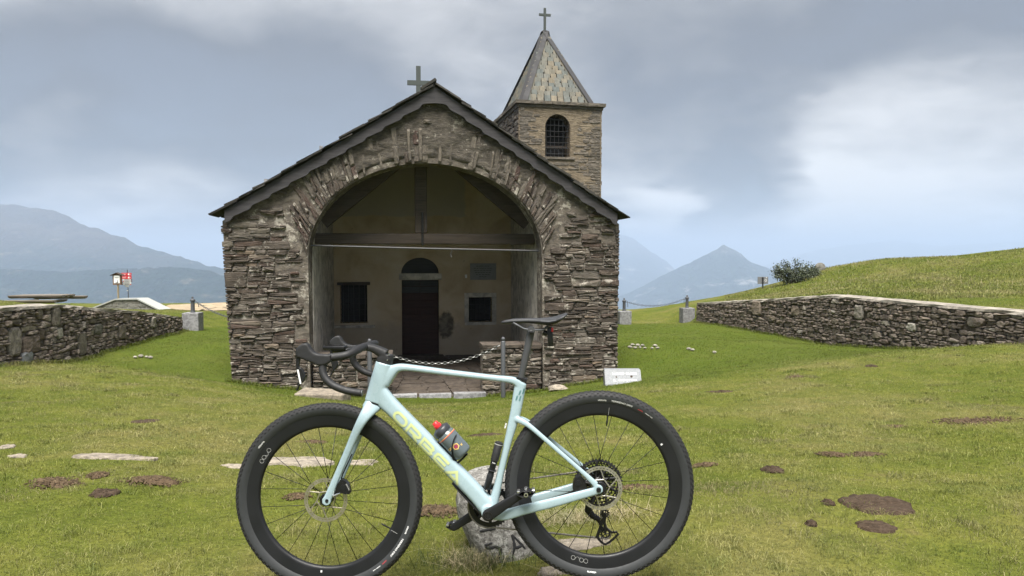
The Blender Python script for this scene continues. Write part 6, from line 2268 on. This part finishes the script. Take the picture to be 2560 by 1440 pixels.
top0, top1 = arcp[0], Vector((RC.x + cas_r * math.cos(a0 + math.pi / 2 + .12), RC.z + cas_r * math.sin(a0 + math.pi / 2 + .12)))
link_run([top1, top0], .0408, .046)
link_run(arcp, .046, .046)
link_run([arcp[-1], Vector((PL_.x - .004, PL_.z - 0.0185))], .046, .050)
arcl = [Vector((PL_.x + .0195 * math.cos(t), PL_.z + .0195 * math.sin(t))) for t in np.linspace(-1.8, 1.2, 8)]
link_run(arcl, .050, .050)
arcu = [Vector((PU.x + .017 * math.cos(t), PU.z + .017 * math.sin(t))) for t in np.linspace(-2.2, -3.9, 6)]
link_run([arcl[-1]] + arcu, .050, .0450)
ch.build('chain', M['chain'], bike)
der = link('rear_derailleur', None, bike); der.empty_display_size = 0.05
for c, R, n in ((PU, 0.0165, 12), (PL_, 0.0195, 14)):
    mb = MB(); sprocket(mb, c, R, n, .050, .003, R * .62, 0)
    for k in range(5):
        a = 2 * math.pi * k / 5
        mb.tube([Vector((c.x, .050, c.z)), Vector((c.x + R * .68 * math.cos(a), .050, c.z + R * .68 * math.sin(a)))], .0022, .0012, 5)
    mb.build('pulley', M['black'], der)
for y in (.0445, .0555):
    cg = MB()
    def cpt(px, py): return B(px, py, y)
    o_ = [cpt(*q) for q in ((1490, 1346), (1513, 1364), (1548, 1330), (1521, 1329), (1512, 1316))]
    cg.tube([cpt(1505, 1275), cpt(1508, 1296), cpt(1502, 1316), cpt(1492, 1344)], [.006, .007, .006, .006], .0012, 8)
    cg.tube([cpt(1513, 1283), cpt(1511, 1305), cpt(1513, 1333)], .005, .0012, 8)
    cg.tube([cpt(*q) for q in ((1494, 1336), (1496, 1347), (1504, 1356), (1513, 1361), (1524, 1355), (1536, 1345), (1546, 1335), (1540, 1330), (1530, 1331), (1522, 1327), (1514, 1319), (1503, 1322))], .0046, .0012, 8, (0, 1, 0), 3, True, 0, True)
    cg.build('pulley_cage', M['black'], der, 40)
db = MB()
db.tube([B(1473, 1262, .060), B(1470, 1275, .062), B(1482, 1290, .062), B(1500, 1300, .060)], [.014, .015, .012, .009], [.012, .013, .012, .008], 12)
db.tube([B(1494, 1232, .066), B(1482, 1250, .066), B(1473, 1264, .064)], [.010, .009, .010], .006, 10)
db.tube([B(1487, 1288, .058), B(1500, 1306, .058), B(1506, 1326, .058)], [.008, .007, .006], .006, 10)
db.build('derailleur_body', M['black'], der, 40)

# ------------------------------------------------------------------ cranks and pedals
def crank(side):
    y = side * 0.068
    pe = B(1315, 1227, -0.072)
    d = Vector((pe.x - BBc.x, 0, pe.z - BBc.z))
    if side > 0: d = -d
    c = Vector((BBc.x, y, BBc.z)); e = Vector((BBc.x + d.x, side * .076, BBc.z + d.z))
    ca = MB().tube([c - d.normalized() * .018, c - d.normalized() * .01, c, c.lerp(e, .25), c.lerp(e, .6), e, e + d.normalized() * .010, e + d.normalized() * .015], [.012, .0195, .0225, .0195, .0165, .0145, .011, .005], [.007, .008, .009, .0075, .0065, .0065, .006, .004], 18, (0, 1, 0), 3.4).build('crank_arm', M['carbon'], bike, 50)
    if side < 0:
        MB().lathe([(0.001, y - .0085), (0.0105, y - .0085), (0.0110, y - .0105), (0.0155, y - .0105), (0.0165, y - .006)], 24, (BBc.x, 0, BBc.z)).build('spindle_cap', M['black'], ca, 40)
        u = d.normalized(); n_ = Vector((-u.z, 0, u.x))
        ctr = c + d * .72 + n_ * .0062
        bx = MB().box(Vector((ctr.x, y - .0092, ctr.z)), (0.047, 0.0008, 0.0125), axes(Vector(), u, Vector((0, 1, 0)), n_)).build('crank_label', M['grey_print'], ca)
        v, f = text_fit('RIVAL', 0.040, 0.0085, .2, .03)
        MB().add([Vector((ctr.x, y - .0102, ctr.z)) + u * p.x + n_ * p.y for p in v], f).build('crank_lettering', M['ink'], ca, fix=False)
    else:
        MB().lathe([(0.004, y + .007), (0.0085, y + .007)], 16, (e.x - d.normalized().x * .0, 0, e.z)).build('crank_bolt', M['black'], ca)
    # pedal
    ax = Vector((e.x, side * .100, e.z))
    pd_ = MB(); pd_.tube([Vector((e.x, side * .080, e.z)), Vector((e.x, side * .128, e.z))], .0065, .0065, 10, (1, 0, 0))
    pd_.tube([ax + Vector((-.030, 0, -.002)), ax + Vector((-.015, 0, -.010)), ax + Vector((.015, 0, -.010)), ax + Vector((.030, 0, .004)), ax + Vector((.012, 0, .010)), ax + Vector((-.014, 0, .010))], .0045, .020, 8, (0, 1, 0), 3, True, 0, True)
    pdo = pd_.build('pedal', M['black'], bike, 50)
    for dx, dz in ((-.026, .006), (.026, .010), (0.0, .014)):
        MB().box(ax + Vector((dx, -side * .004, dz)), (.011, .032, .008), None, 0.001, .002).build('pedal_clip', M['silver'], pdo)
    MB().lathe([(0.0045, side * .1285), (0.0075, side * .1285), (0.0075, side * .120)], 14, (e.x, 0, e.z)).build('pedal_axle', M['silver'], pdo, 40)


crank(-1); crank(1)

# ------------------------------------------------------------------ brakes and hoses
def caliper(outline_px, y0, y1, name):
    q = [B(px, py, (y0 + y1) / 2) for px, py in outline_px]
    b = MB().prism([(p.x, p.z) for p in q], y0, y1)
    bm = bmesh.new(); bv = [bm.verts.new(v) for v in b.v]
    for f in b.f: bm.faces.new([bv[i] for i in f])
    bmesh.ops.bevel(bm, geom=bm.edges[:], offset=0.003, segments=2, affect='EDGES')
    return MB().add_bm(bm).build(name, M['black'], bike, 40)


c1 = caliper([(853, 1196), (860, 1198), (870, 1205), (877, 1223), (877, 1234), (866, 1233), (843, 1229), (840, 1222)], -.064, -.034, 'front_caliper')
p = B(858, 1219, -.065); MB().lathe([(0.001, -.067), (.0105, -.067), (.0115, -.062)], 18, (p.x, 0, p.z)).build('piston_cap', M['carbon'], c1, 40)
v, f = text_fit('RIVAL', .026, .0055, 0, .03)
pc, pd2 = B(866, 1212, -.0665), B(876, 1230, -.0665); dd = (pd2 - pc).normalized(); nn_ = Vector((-dd.z, 0, dd.x))
MB().add([pc.lerp(pd2, .35) + dd * q.x + nn_ * q.y + Vector((0, 0.0015, 0)) for q in v], f).build('caliper_lettering', M['grey_print'], c1, fix=False)
MB().tube([B(852, 1232, -.058), B(833, 1240, -.058)], .004, .004, 8).build('caliper_bolt', M['silver'], c1)
c2 = caliper([(1440, 1190), (1452, 1188), (1462, 1200), (1468, 1222), (1462, 1231), (1440, 1234), (1431, 1222), (1433, 1202)], -.058, -.026, 'rear_caliper')
p = B(1446, 1208, -.06); MB().lathe([(0.001, -.061), (.0105, -.061), (.0115, -.056)], 18, (p.x, 0, p.z)).build('piston_cap', M['carbon'], c2, 40)
MB().tube([B(1437, 1232, -.03), B(1448, 1225, -.045), B(1465, 1222, -.05)], .004, .004, 8).build('caliper_bolt', M['dull_steel'], c2)
MB().tube([B(853, 1197, -.05), B(857, 1185, -.05), B(866, 1165, -.045), B(880, 1135, -.042)], .0026, n=8).build('front_hose', M['black'], bike, True)
P_, ra_2, rb_2 = spath([(1300, 1277, 6, .050, .011), (1370, 1256, 6.5, .056, .0105), (1435, 1232, 6, .062, .0095)])
MB().tube([p + Vector((0, 0, .010)) for p in P_], ra_2, rb_2, 12, (0, 1, 0), 3).build('chainstay_guard', M['rubber'], bike, True)
P_, ra_2, rb_2 = spath([(1133, 1203, 1.5, 0, .014), (1165, 1236, 3.2, 0, .020), (1200, 1272, 3.6, 0, .022), (1216, 1292, 3, 0, .02)])
MB().tube([p + Vector((-.004, 0, -.006)) for p in P_], ra_2, rb_2, 12, (0, 1, 0), 3).build('down_tube_guard', M['black'], bike, True)

# ------------------------------------------------------------------ saddle and post
st_px = [(1254, 804, 808, .013), (1262, 800.5, 808.5, .017), (1283, 796.5, 807.5, .021), (1320, 795, 807, .026), (1349, 794.8, 810, .038), (1372, 793.5, 814, .054), (1388, 791, 809, .065), (1404, 786.5, 798, .069), (1412, 783.5, 790, .064), (1417, 782, 784.5, .05)]
P_ = [B(a, (t_ + b_) / 2, 0) for a, t_, b_, h_ in st_px]
sd_ = MB().tube(P_, [(b_ - t_) / 2 * S_ for a, t_, b_, h_ in st_px], [h_ for *_, h_ in st_px], 24, (0, 1, 0), 2.6)
saddle = sd_.build('saddle', M['saddle'], bike, True)
MB().tube([p + Vector((0, 0, -.0025)) for p in P_], [(b_ - t_) / 2 * S_ * .8 for a, t_, b_, h_ in st_px], [h_ * 1.006 for *_, h_ in st_px], 24, (0, 1, 0), 3.2).build('saddle_base', M['black'], saddle, True)
sbv = BVHTree.FromPolygons([Vector(v) for v in sd_.v], sd_.f)
def on_saddle(px, py):
    p = B(px, py, -.05); h = sbv.ray_cast(Vector((p.x, -.2, p.z)), Vector((0, 1, 0)))[0]
    return (p.x, (h.y if h else -.04) - .0008, p.z)
gp_ = []
for px in np.linspace(1352, 1390, 10): gp_.append((px, 797.5 - (px - 1352) * .04, 807.5 + (px - 1352) * .03 - max(0, px - 1372) * .35))
vs = [on_saddle(a, b_) for a, b_, c_ in gp_] + [on_saddle(a, (b_ + c_) / 2) for a, b_, c_ in gp_] + [on_saddle(a, c_) for a, b_, c_ in gp_]
MB().add(vs, [(i, i + 1, 10 + i + 1, 10 + i) for i in range(9)] + [(10 + i, 11 + i, 21 + i, 20 + i) for i in range(9)]).build('saddle_panel', M['saddle_grey'], saddle, True, fix=False)
for s in (-1, 1):
    MB().tube([Vector((p.x, s * .022, p.z)) for p in (B(1283, 806, 0), B(1297, 814, 0), B(1309, 821, 0), B(1322, 823.5, 0), B(1345, 824.5, 0), B(1358, 824, 0), B(1368, 817, 0), B(1378, 806, 0))], .0035, n=8).build('saddle_rail', M['grey_iron'], bike, True)
P_, ra_2, rb_2 = spath([(1328, 824, 9.5, 0, .012), (1325, 840, 9.5, 0, .0125), (1316, 883, 8.6, 0, .013), (1307, 925, 8.2, 0, .013), (1300.5, 957, 8, 0, .013)])
spo = MB().tube(P_, ra_2, rb_2, 20, (0, 1, 0), 2.6).build('seat_post', M['post'], bike, True)
p = B(1328, 823.5, 0)
MB().tube([(p.x, -.028, p.z), (p.x, .028, p.z)], .0135, .0125, 18, (1, 0, 0)).build('post_clamp', M['post'], spo, 40)
p = B(1327.5, 831, -.029)
MB().lathe([(0.001, -.0295), (.0055, -.0295), (.0075, -.028)], 14, (p.x, 0, p.z)).build('clamp_bolt', M['black'], spo, 40)
MB().tube([B(1291, 944.5, 0), B(1304, 946.5, 0), B(1317, 951, 0)], [.006, .0065, .008], .014, 12, (0, 1, 0), 4).build('post_collar', M['black'], bike, 40)
tl = MB().box((0, 0, 0), (13.5 * S_, .032, 48 * S_), None, 0, .004).build('tail_light', M['black'], bike, 40, Matrix.Translation(B(1375.5, 841.5, 0)))
MB().box((0.0085, -0.004, 0.026), (.008, .030, .016), None, 0, .002).build('red_lens', M['red_plastic'], tl, 40)
MB().tube([(-.026, 0, .018), (-.010, 0, .010)], [.010, .011], .012, 12).build('light_mount', M['black'], tl, 40)

# ------------------------------------------------------------------ handlebar
sm = MB()
ftube([(961, 910, 20, 0, .024), (962, 902, 20, 0, .024), (965, 893, 19, 0, .024), (966, 885, 16, 0, .023)], 3.2, 20, False, sm)
ftube([(966, 886, 13, 0, .024), (948, 877.5, 12, 0, .023), (930, 869.5, 10, 0, .026), (910, 866.5, 8.5, 0, .034)], 3.0, 20, False, sm)
remeshed(sm, 'stem', M['tape'], bike, .0026, 4)
for (px, py) in ((972.5, 887), (968.5, 900)):
    p = B(px, py, -.0245); MB().lathe([(0.001, -.0258), (.0024, -.0258), (.0028, -.022)], 12, (p.x, 0, p.z)).build('stem_bolt', M['silver'], bike, 40)
hb_ = [(913, 866, 8, 0, .014), (910, 866.5, 8, -.05, .0135), (903, 870, 8.2, -.11, .0135), (890, 877, 8.5, -.165, .0135), (868, 887, 8.8, -.198, .0135), (845, 891.5, 9, -.206, .0138), (822, 894, 9.5, -.208, .014)]
dr_ = [(822, 895, 9, -.208, .0135), (812, 904, 9.2, -.210, .0135), (807, 919, 9, -.213, .0135), (808, 934, 8.8, -.217, .0135), (817, 950, 8.6, -.221, .0135), (834, 964, 8.6, -.225, .0135), (858, 974, 8.6, -.228, .0135), (883, 980, 8.6, -.230, .0135), (904, 982.5, 8.4, -.231, .0135)]
hd_out = [(830, 886), (800, 885), (787, 881), (778, 871), (773, 861), (767, 857), (759, 858), (749, 864), (742, 871.5), (741.5, 884), (744, 893), (754, 896), (775, 904), (798, 914), (816, 912), (829, 904)]
lv_out = [(747, 882), (752, 896), (749, 908), (748.5, 918), (755, 921), (762, 931), (764, 942), (761, 953), (753, 960), (749, 967), (744, 977), (740.5, 975.5), (745.5, 965), (748, 957), (744, 937), (741, 920), (740.5, 900), (739.5, 880)]
for s in (1, -1):
    flip = lambda P: [Vector((p.x, s * p.y, p.z)) for p in P]
    P_, ra_2, rb_2 = spath(hb_)
    MB().tube(flip(P_), ra_2, rb_2, 16, (0, .3, 1), 2.2).build('handlebar', M['tape'], bike, True)
    P_, ra_2, rb_2 = spath(dr_)
    dp_ = MB().tube(flip(P_), ra_2, rb_2, 16, (0, 1, 0), 2.1).build('drop_bar', M['tape'], bike, True)
    e0, e1 = flip([P_[-1], P_[-1] + (P_[-1] - P_[-2]).normalized() * .003])
    MB().tube([e0, e1], .0115, .0115, 16, (0, 1, 0)).build('bar_plug', M['grey_iron'], dp_, 40)
    q = [B(px, py, -.212) for px, py in hd_out]
    hm = MB().prism([(p.x, p.z) for p in q], s * (-.212) - .0155, s * (-.212) + .0155)
    hood = remeshed(hm, 'brake_hood', M['tape'], bike, .003, 9)
    q = [B(px, py, -.214) for px, py in lv_out]
    le = MB().prism([(p.x, p.z) for p in q], s * (-.214) - .006, s * (-.214) + .006)
    lev = remeshed(le, 'brake_lever', M['black'], bike, .0022, 3)
    q = [B(px, py, -.221) for px, py in ((742, 924), (746.5, 924), (753.5, 959.5), (749.5, 960))]
    if s > 0:
        MB().add([(p.x, s * -.2208, p.z) for p in q], [(0, 1, 2, 3)]).build('lever_sticker', M['white_print'], lev, fix=False)
    q = [B(px, py, -.19) for px, py in ((826, 905), (844, 902), (845, 912), (838, 922), (829, 931))]
    if s < 0:
        pass
# bike computer on an out-front mount
cpt_ = B(838, 868.5, 0)
cm = MB().box((0, 0, 0), (.082, .050, .015), Matrix.Rotation(R_(3), 4, 'Y'), 0, .004).build('bike_computer', M['black'], bike, 40, Matrix.Translation(cpt_))
MB().box((0, 0, .0082), (.066, .040, .0012), Matrix.Rotation(R_(3), 4, 'Y')).build('screen', M['screen'], cm)
MB().tube([(-.01, 0, -.010), (.03, 0, -.014), (.075, 0, -.006), (.105, 0, .002)], [.010, .008, .007, .009], [.014, .010, .010, .014], 10).build('mount', M['black'], cm, True)

# ------------------------------------------------------------------ bottle cage, bottle, pump
bt0, bt1 = B(1160, 1136, 0), B(1082, 1052, 0)          # bottom and mouth
ax_ = (bt1 - bt0); ax_ = Vector((ax_.x, 0, ax_.z)); LBT = ax_.length; ax_.normalize()
nb_ = Vector((0, 1, 0)).cross(ax_)                      # to the upper right in the picture or away from the tube
BOT = axes(bt0, nb_, Vector((0, 1, 0)).copy(), ax_)
if BOT.to_3x3().determinant() < 0: BOT = axes(bt0, -nb_, Vector((0, 1, 0)), ax_)
bottle = thing('water_bottle', 'smoky grey sports bottle with red nozzle in the frame cage', 'bottle', BK @ BOT)
RB = .0365
MB().lathe([(.001, .000), (.028, .000), (RB - .002, .005), (RB, .012), (RB, .072), (RB + .0006, .094), (RB - .001, .102), (RB - .006, .108), (.030, .112)], 32, axis='z').build('bottle_body', M['bottle'], bottle, 50)
MB().lathe([(.030, .109), (.0335, .110), (.0345, .114), (.0345, .128), (.0325, .131), (.026, .134), (.018, .138), (.001, .138)], 32, axis='z').build('cap', M['bottle_cap'], bottle, 50)
MB().lathe([(.013, .137), (.0145, .139), (.0145, .149), (.0115, .151), (.0115, .160), (.0085, .163), (.001, .163)], 24, axis='z').build('nozzle', M['red_plastic'], bottle, 50)
for z0, z1, m_ in ((.092, .0945, 'red_print'), (.0945, .0962, 'ochre_print')):
    MB().lathe([(RB + .0012, z0), (RB + .0012, z1)], 32, axis='z').build('band', M[m_], bottle, True)
def on_bottle(u, z, off=.0008):
    a = u / RB - math.pi / 2
    return (RB + off) * math.cos(a), (RB + off) * math.sin(a), z
hx = [Vector((.006 + .011 * math.cos(math.pi / 3 * k + math.pi / 6) , .045 + .011 * math.sin(math.pi / 3 * k + math.pi / 6))) for k in range(6)]
V, F = ribbon(hx, .0017, True, .003)
MB().add([on_bottle(p.x, p.y) for p in V], F).build('hexagon_print', M['ochre_print'], bottle, fix=False)
MB().add([on_bottle(.006 + .0075 * math.cos(math.pi / 3 * k + math.pi / 6), .045 + .0075 * math.sin(math.pi / 3 * k + math.pi / 6), .0006) for k in range(6)], [tuple(range(6))]).build('hexagon_fill', M['crimson_print'], bottle, fix=False)
sgn_ = -1 if BOT.to_3x3().col[0].x < 0 else 1
for s_, u0 in (('W', .026), ('CK', -.018)):
    v, f = text_fit(s_, .009 if s_ == 'W' else .020, .009, 0, .05, 1.0, 1, 'c', .004)
    MB().add([on_bottle(p.x + u0, p.y + .045 - u0 * .35) for p in v], f).build('bottle_lettering', M['ochre_print'], bottle, fix=False)
cage = link('bottle_cage', None, bike, None, BOT); cage.empty_display_size = .03
sx = -1 if (BOT.to_3x3() @ Vector((1, 0, 0))).z > 0 else 1         # side of the bottle that faces the tube
MB().tube([(sx * (RB + .006), 0, z) for z in (-.006, .02, .06, .10)], .0055, .013, 8, (0, 1, 0), 3).build('cage_spine', M['carbon'], cage, 40)
for s in (-1, 1):
    pts = []
    for t in np.linspace(0, 1, 14):
        a = (math.pi if sx < 0 else 0) + s * (t * 2.55) * (1 if sx > 0 else -1)
        z = .000 + .074 * math.sin(t * math.pi * .5) ** 1.3
        pts.append(((RB + .0035) * math.cos(a), (RB + .0035) * math.sin(a), z))
    mb = MB()
    mb.tube(pts, [.0035 + .0030 * math.sin(math.pi * min(1, i / 13)) for i in range(14)], .0022, 8, (0, 0, 1))
    mb.build('cage_arm', M['carbon'], cage, 40)
MB().tube([(sx * (RB + .006), 0, -.006), (sx * RB * .5, 0, -.008), (-sx * RB * .3, 0, -.006)], .0035, .012, 8, (0, 1, 0), 3).build('cage_foot', M['carbon'], cage, 40)

pu0, pu1 = B(1217, 1222, -.012), B(1248.5, 1105, -.012)
pm_ax = (pu1 - pu0); LP = pm_ax.length; pm_ax.normalize()
PM = axes(pu0, Vector((0, 1, 0)).cross(pm_ax), Vector((0, 1, 0)), pm_ax)
pump = thing('mini_pump', 'black mini pump strapped in front of the seat tube', 'pump', BK @ PM)
MB().lathe([(.001, 0), (.0105, 0), (.0125, .003), (.0125, LP * .30), (.0115, LP * .31), (.0115, LP * .52), (.0125, LP * .53), (.0125, LP * .60)], 24, axis='z').build('barrel', M['carbon'], pump, 50)
MB().lathe([(.0125, LP * .60), (.0150, LP * .61), (.0152, LP * .93), (.0140, LP * .94), (.0152, LP * .955), (.0150, LP * .99), (.012, LP), (.001, LP)], 24, axis='z').build('handle', M['tape'], pump, 50)
MB().lathe([(.0160, LP * .965), (.0160, LP * .945)], 24, axis='z').build('handle_ring', M['grey_print'], pump)
MB().tube([(.0145 * math.cos(t), .0145 * math.sin(t), LP * .40) for t in np.linspace(0, 2 * math.pi, 16)[:-1]], .004, .0015, 6, (0, 0, 1), 2, True, 0, True).build('strap', M['rubber'], pump)
v, f = text_fit('OneUp', .014, .006, .2, .03, 1.0, 1, 'c', .004)
MB().add([(math.sin(p.x / .0128) * .0128 * 1.0, -math.cos(p.x / .0128) * .0128, p.y + LP * .565) for p in v], f).build('pump_lettering', M['white_print'], pump, fix=False)


# ================================================================== grass
def blades(name, xy, h, w, mat, label, cat, lean=0.55, seg=2, kind=None, parent=None, seed=1, zoff=0.0):
    """each blade a bent strip of real faces, all in one mesh"""
    r = np.random.default_rng(seed)
    n = len(xy)
    x, y = xy[:, 0], xy[:, 1]
    z = ground_z(x, y) + zoff
    a = r.uniform(0, 2 * math.pi, n)
    b = r.uniform(0, 2 * math.pi, n)
    dx, dy = np.cos(a), np.sin(a)
    wx, wy = np.cos(b) * w / 2, np.sin(b) * w / 2
    ln = np.abs(r.normal(0, lean, n)) + 0.12
    base = np.stack([x, y, z - 0.006], -1)
    W = np.stack([wx, wy, np.zeros(n)], -1)
    mid = base + np.stack([dx * h * ln * .35, dy * h * ln * .35, h * .62], -1)
    tip = base + np.stack([dx * h * ln, dy * h * ln, h * np.clip(1.0 - ln * .35, .25, 1)], -1)
    if seg == 2:
        V = np.stack([base - W, base + W, mid + W * .8, tip, mid - W * .8], 1).reshape(-1, 3)
        F3 = None
        idx = np.arange(n)[:, None] * 5
        F = np.concatenate([idx + np.array([[0, 1, 2]]), idx + np.array([[0, 2, 4]]), idx + np.array([[4, 2, 3]])], 0)
    else:
        V = np.stack([base - W, base + W, tip], 1).reshape(-1, 3)
        F = np.arange(n * 3).reshape(-1, 3)
    o = link(name, np_mesh(name, V, F, False), parent, mat)
    return tag(o, label, cat, None, kind)


def in_church(x, y):
    cx, cy = church_xy(x, y)
    return (np.abs(cx) < 3.62) & (cy > -0.06) & (cy < 10.2)


gr = np.random.default_rng(21)
# density falls with distance as the picture needs it
N = 760000
Y = 2.0 + (26.0 - 2.0) * gr.random(N * 3) ** 1.9
half = Y * 0.76 + 0.7
X = gr.uniform(-1, 1, N * 3) * half
keep = gr.random(N * 3) < np.clip((half / 6.0), .25, 1)
X, Y = X[keep], Y[keep]
clump = fbm(X * 7, Y * 7, 2, 40)
worn = fbm(X * 0.9, Y * 0.9, 3, 50)
keep = (gr.random(len(X)) < 0.5 + 0.8 * clump) & ~in_church(X, Y) & (gr.random(len(X)) < np.clip(1.35 - worn * .75, .3, 1))
for W, sg in ((WALL_L, -1), (WALL_R, 1)):
    wx = wall_x(W, Y)
    keep &= ~((Y > W[0][1] - .2) & (Y < W[-1][1] + .1) & (np.abs((X - wx) * sg - .225) < .27))
# not on the flat stones and dung
for o in bpy.data.objects:
    if o.name.startswith(('flat_stone', 'dung_patch', 'step_slab', 'rock', 'boulder', 'memorial')) and o.parent is None:
        Mi = o.matrix_world.inverted() if o.name.startswith('boulder') else o.matrix_local.inverted()
        if o.type != 'MESH': continue
        bb = np.array([v[:] for v in o.bound_box])
        ax_b, ay_b = np.abs(bb[:, 0]).max() * .93, np.abs(bb[:, 1]).max() * .93
        lx = Mi[0][0] * (X - o.matrix_local.translation.x) + Mi[0][1] * (Y - o.matrix_local.translation.y)
        ly = Mi[1][0] * (X - o.matrix_local.translation.x) + Mi[1][1] * (Y - o.matrix_local.translation.y)
        k = (0.5 if 'dry' in o.data.materials[0].name else 0.8) if o.name.startswith('dung') else 0.80
        keep &= ((lx / ax_b) ** 2 + (ly / ay_b) ** 2) > k ** 2 * (0.8 + .4 * gr.random(len(X)))
X, Y = X[keep][:N], Y[keep][:N]
cd = np.hypot(X * .75, Y - 17.5)
h = gr.uniform(.010, .027, len(X)) * (0.7 + 0.75 * fbm(X * 1.7, Y * 1.7, 3, 60)) * (1 + .25 * np.clip((Y - 4) / 8, 0, 1))
w = gr.uniform(.0016, .0030, len(X)) * np.clip(Y / 3.2, 1, 5.0)
near = Y < 6.0
blades('grass', np.stack([X, Y], -1)[near], h[near], w[near], M['grass'], 'short grazed grass on the near slope', 'grass', 0.75, 2, 'stuff', None, 3)
blades('lawn_grass', np.stack([X, Y], -1)[~near], h[~near] * 1.1, w[~near], M['grass'], 'short grazed grass on the far slope and lawn', 'grass', 0.75, 1, 'stuff', None, 13)

# longer grass round the foot of the boulder and under the stone walls
tt = gr.normal(0, 1, (160, 2)) * np.array([.13, .07]) + np.array([at(1125, 1430, 2.95).x, 2.93])
t1 = gr.normal(0, 1, (200, 2)) * np.array([.08, .05]) + np.array([at(1205, 1430, 2.95).x, 2.90])
T = np.concatenate([tt, t1])
blades('grass_tuft', T, gr.uniform(.04, .13, len(T)), gr.uniform(.0016, .003, len(T)), M['tall_blade'], 'long dark grass tuft at the left foot of the boulder', 'grass', 0.7, 2, 'stuff', None, 4)
d1 = gr.normal(0, 1, (420, 2)) * np.array([.055, .05]) + np.array([at(1185, 1425, 2.92).x, 2.94])
d2 = gr.normal(0, 1, (600, 2)) * np.array([.14, .05]) + np.array([at(1455, 1368, 3.45).x, 3.42])
D = np.concatenate([d1, d2])
blades('straw', D, gr.uniform(.03, .09, len(D)), gr.uniform(.0016, .003, len(D)), M['straw'], 'dry straw at the boulder and behind the rear wheel', 'grass', 1.7, 2, 'stuff', None, 5, .012)
pts = []
for W, sg in ((WALL_L, 1), (WALL_R, -1)):
    yy = gr.uniform(W[0][1] + 2, W[-1][1] + .2, 5200)
    pts.append(np.stack([wall_x(W, yy) + sg * np.abs(gr.normal(0, .07, len(yy))) + sg * .03, yy], -1))
cxl = gr.uniform(-3.6, 3.7, 4200)
cyl = -.08 - np.abs(gr.normal(0, .06, len(cxl)))
c_, s_ = math.cos(CH_A), math.sin(CH_A)
m_ = (cxl < -.8) | (cxl > 1.05)
pts.append(np.stack([CH_O.x + cxl * c_ - cyl * s_, CH_O.y + cxl * s_ + cyl * c_], -1)[m_])
T = np.concatenate(pts)
blades('wall_foot_grass', T, gr.uniform(.03, .11, len(T)), gr.uniform(.006, .011, len(T)), M['grass'], 'longer grass along the foot of the walls', 'grass', 0.6, 2, 'stuff', None, 6)
# taller clumps scattered through the turf
nc = 420
cy_ = 2.4 + 10 * gr.random(nc) ** 1.5; cx_c = gr.uniform(-1, 1, nc) * (cy_ * .74)
k_ = gr.integers(0, nc, 26000)
T = np.stack([cx_c[k_] + gr.normal(0, 1, len(k_)) * .035 * (1 + cy_[k_] * .06), cy_[k_] + gr.normal(0, 1, len(k_)) * .03 * (1 + cy_[k_] * .06)], -1)
ok_ = ~in_church(T[:, 0], T[:, 1]) & (np.abs(T[:, 0] - wall_x(WALL_R, T[:, 1]) - .2) > .3) & (np.abs(T[:, 0] - wall_x(WALL_L, T[:, 1]) + .2) > .3)
T = T[ok_]
blades('turf_clumps', T, gr.uniform(.02, .055, len(T)), gr.uniform(.0018, .0032, len(T)) * np.clip(T[:, 1] / 3.2, 1, 4), M['grass'], 'taller clumps standing out of the grazed turf', 'grass', 0.8, 2, 'stuff', None, 9)
# pale seed heads and dry stalks standing on the bank
yy = gr.uniform(18, 29.5, 1400); xx = gr.uniform(.36, .74, 1400) * yy
kk = fbm(xx * .6, yy * .6, 2, 70) > .52
T = np.stack([xx, yy], -1)[kk]
blades('dry_stalks', T, gr.uniform(.06, .20, len(T)), np.full(len(T), .010), M['straw'], 'sparse dry stalks standing on the green bank', 'grass', 0.35, 2, 'stuff', None, 7)
yb = gr.uniform(15.5, 30, 60000); xb = gr.uniform(.30, .80, 60000) * yb
kk = (xb > wall_x(WALL_R, np.clip(yb, 8, 23.2)) + .5)
T = np.stack([xb, yb], -1)[kk]
blades('bank_grass', T, gr.uniform(.03, .09, len(T)), gr.uniform(.010, .022, len(T)), M['grass'], 'tufted rough grass covering the bank', 'grass', 0.7, 2, 'stuff', None, 8)

# ================================================================== air
hz_v = [(x, y, z) for x in (-12500, 12500) for y in (-12500, 13500) for z in (-470, 262)]
hzm = MB().add(hz_v, [(0, 1, 3, 2), (4, 6, 7, 5), (0, 4, 5, 1), (2, 3, 7, 6), (0, 2, 6, 4), (1, 5, 7, 3)])
hmat = bpy.data.materials.new('haze_air'); hmat.use_nodes = True
ht = hmat.node_tree; ht.nodes.clear()
ho = nd(ht, 'OutputMaterial')
pv = nd(ht, 'VolumePrincipled', ins={'Color': (0.50, 0.615, 0.81, 1.0), 'Density': 0.00027, 'Anisotropy': 0.0})
ht.links.new(pv.outputs[0], ho.inputs['Volume'])
tag(hzm.build('haze', hmat), kind='stuff')
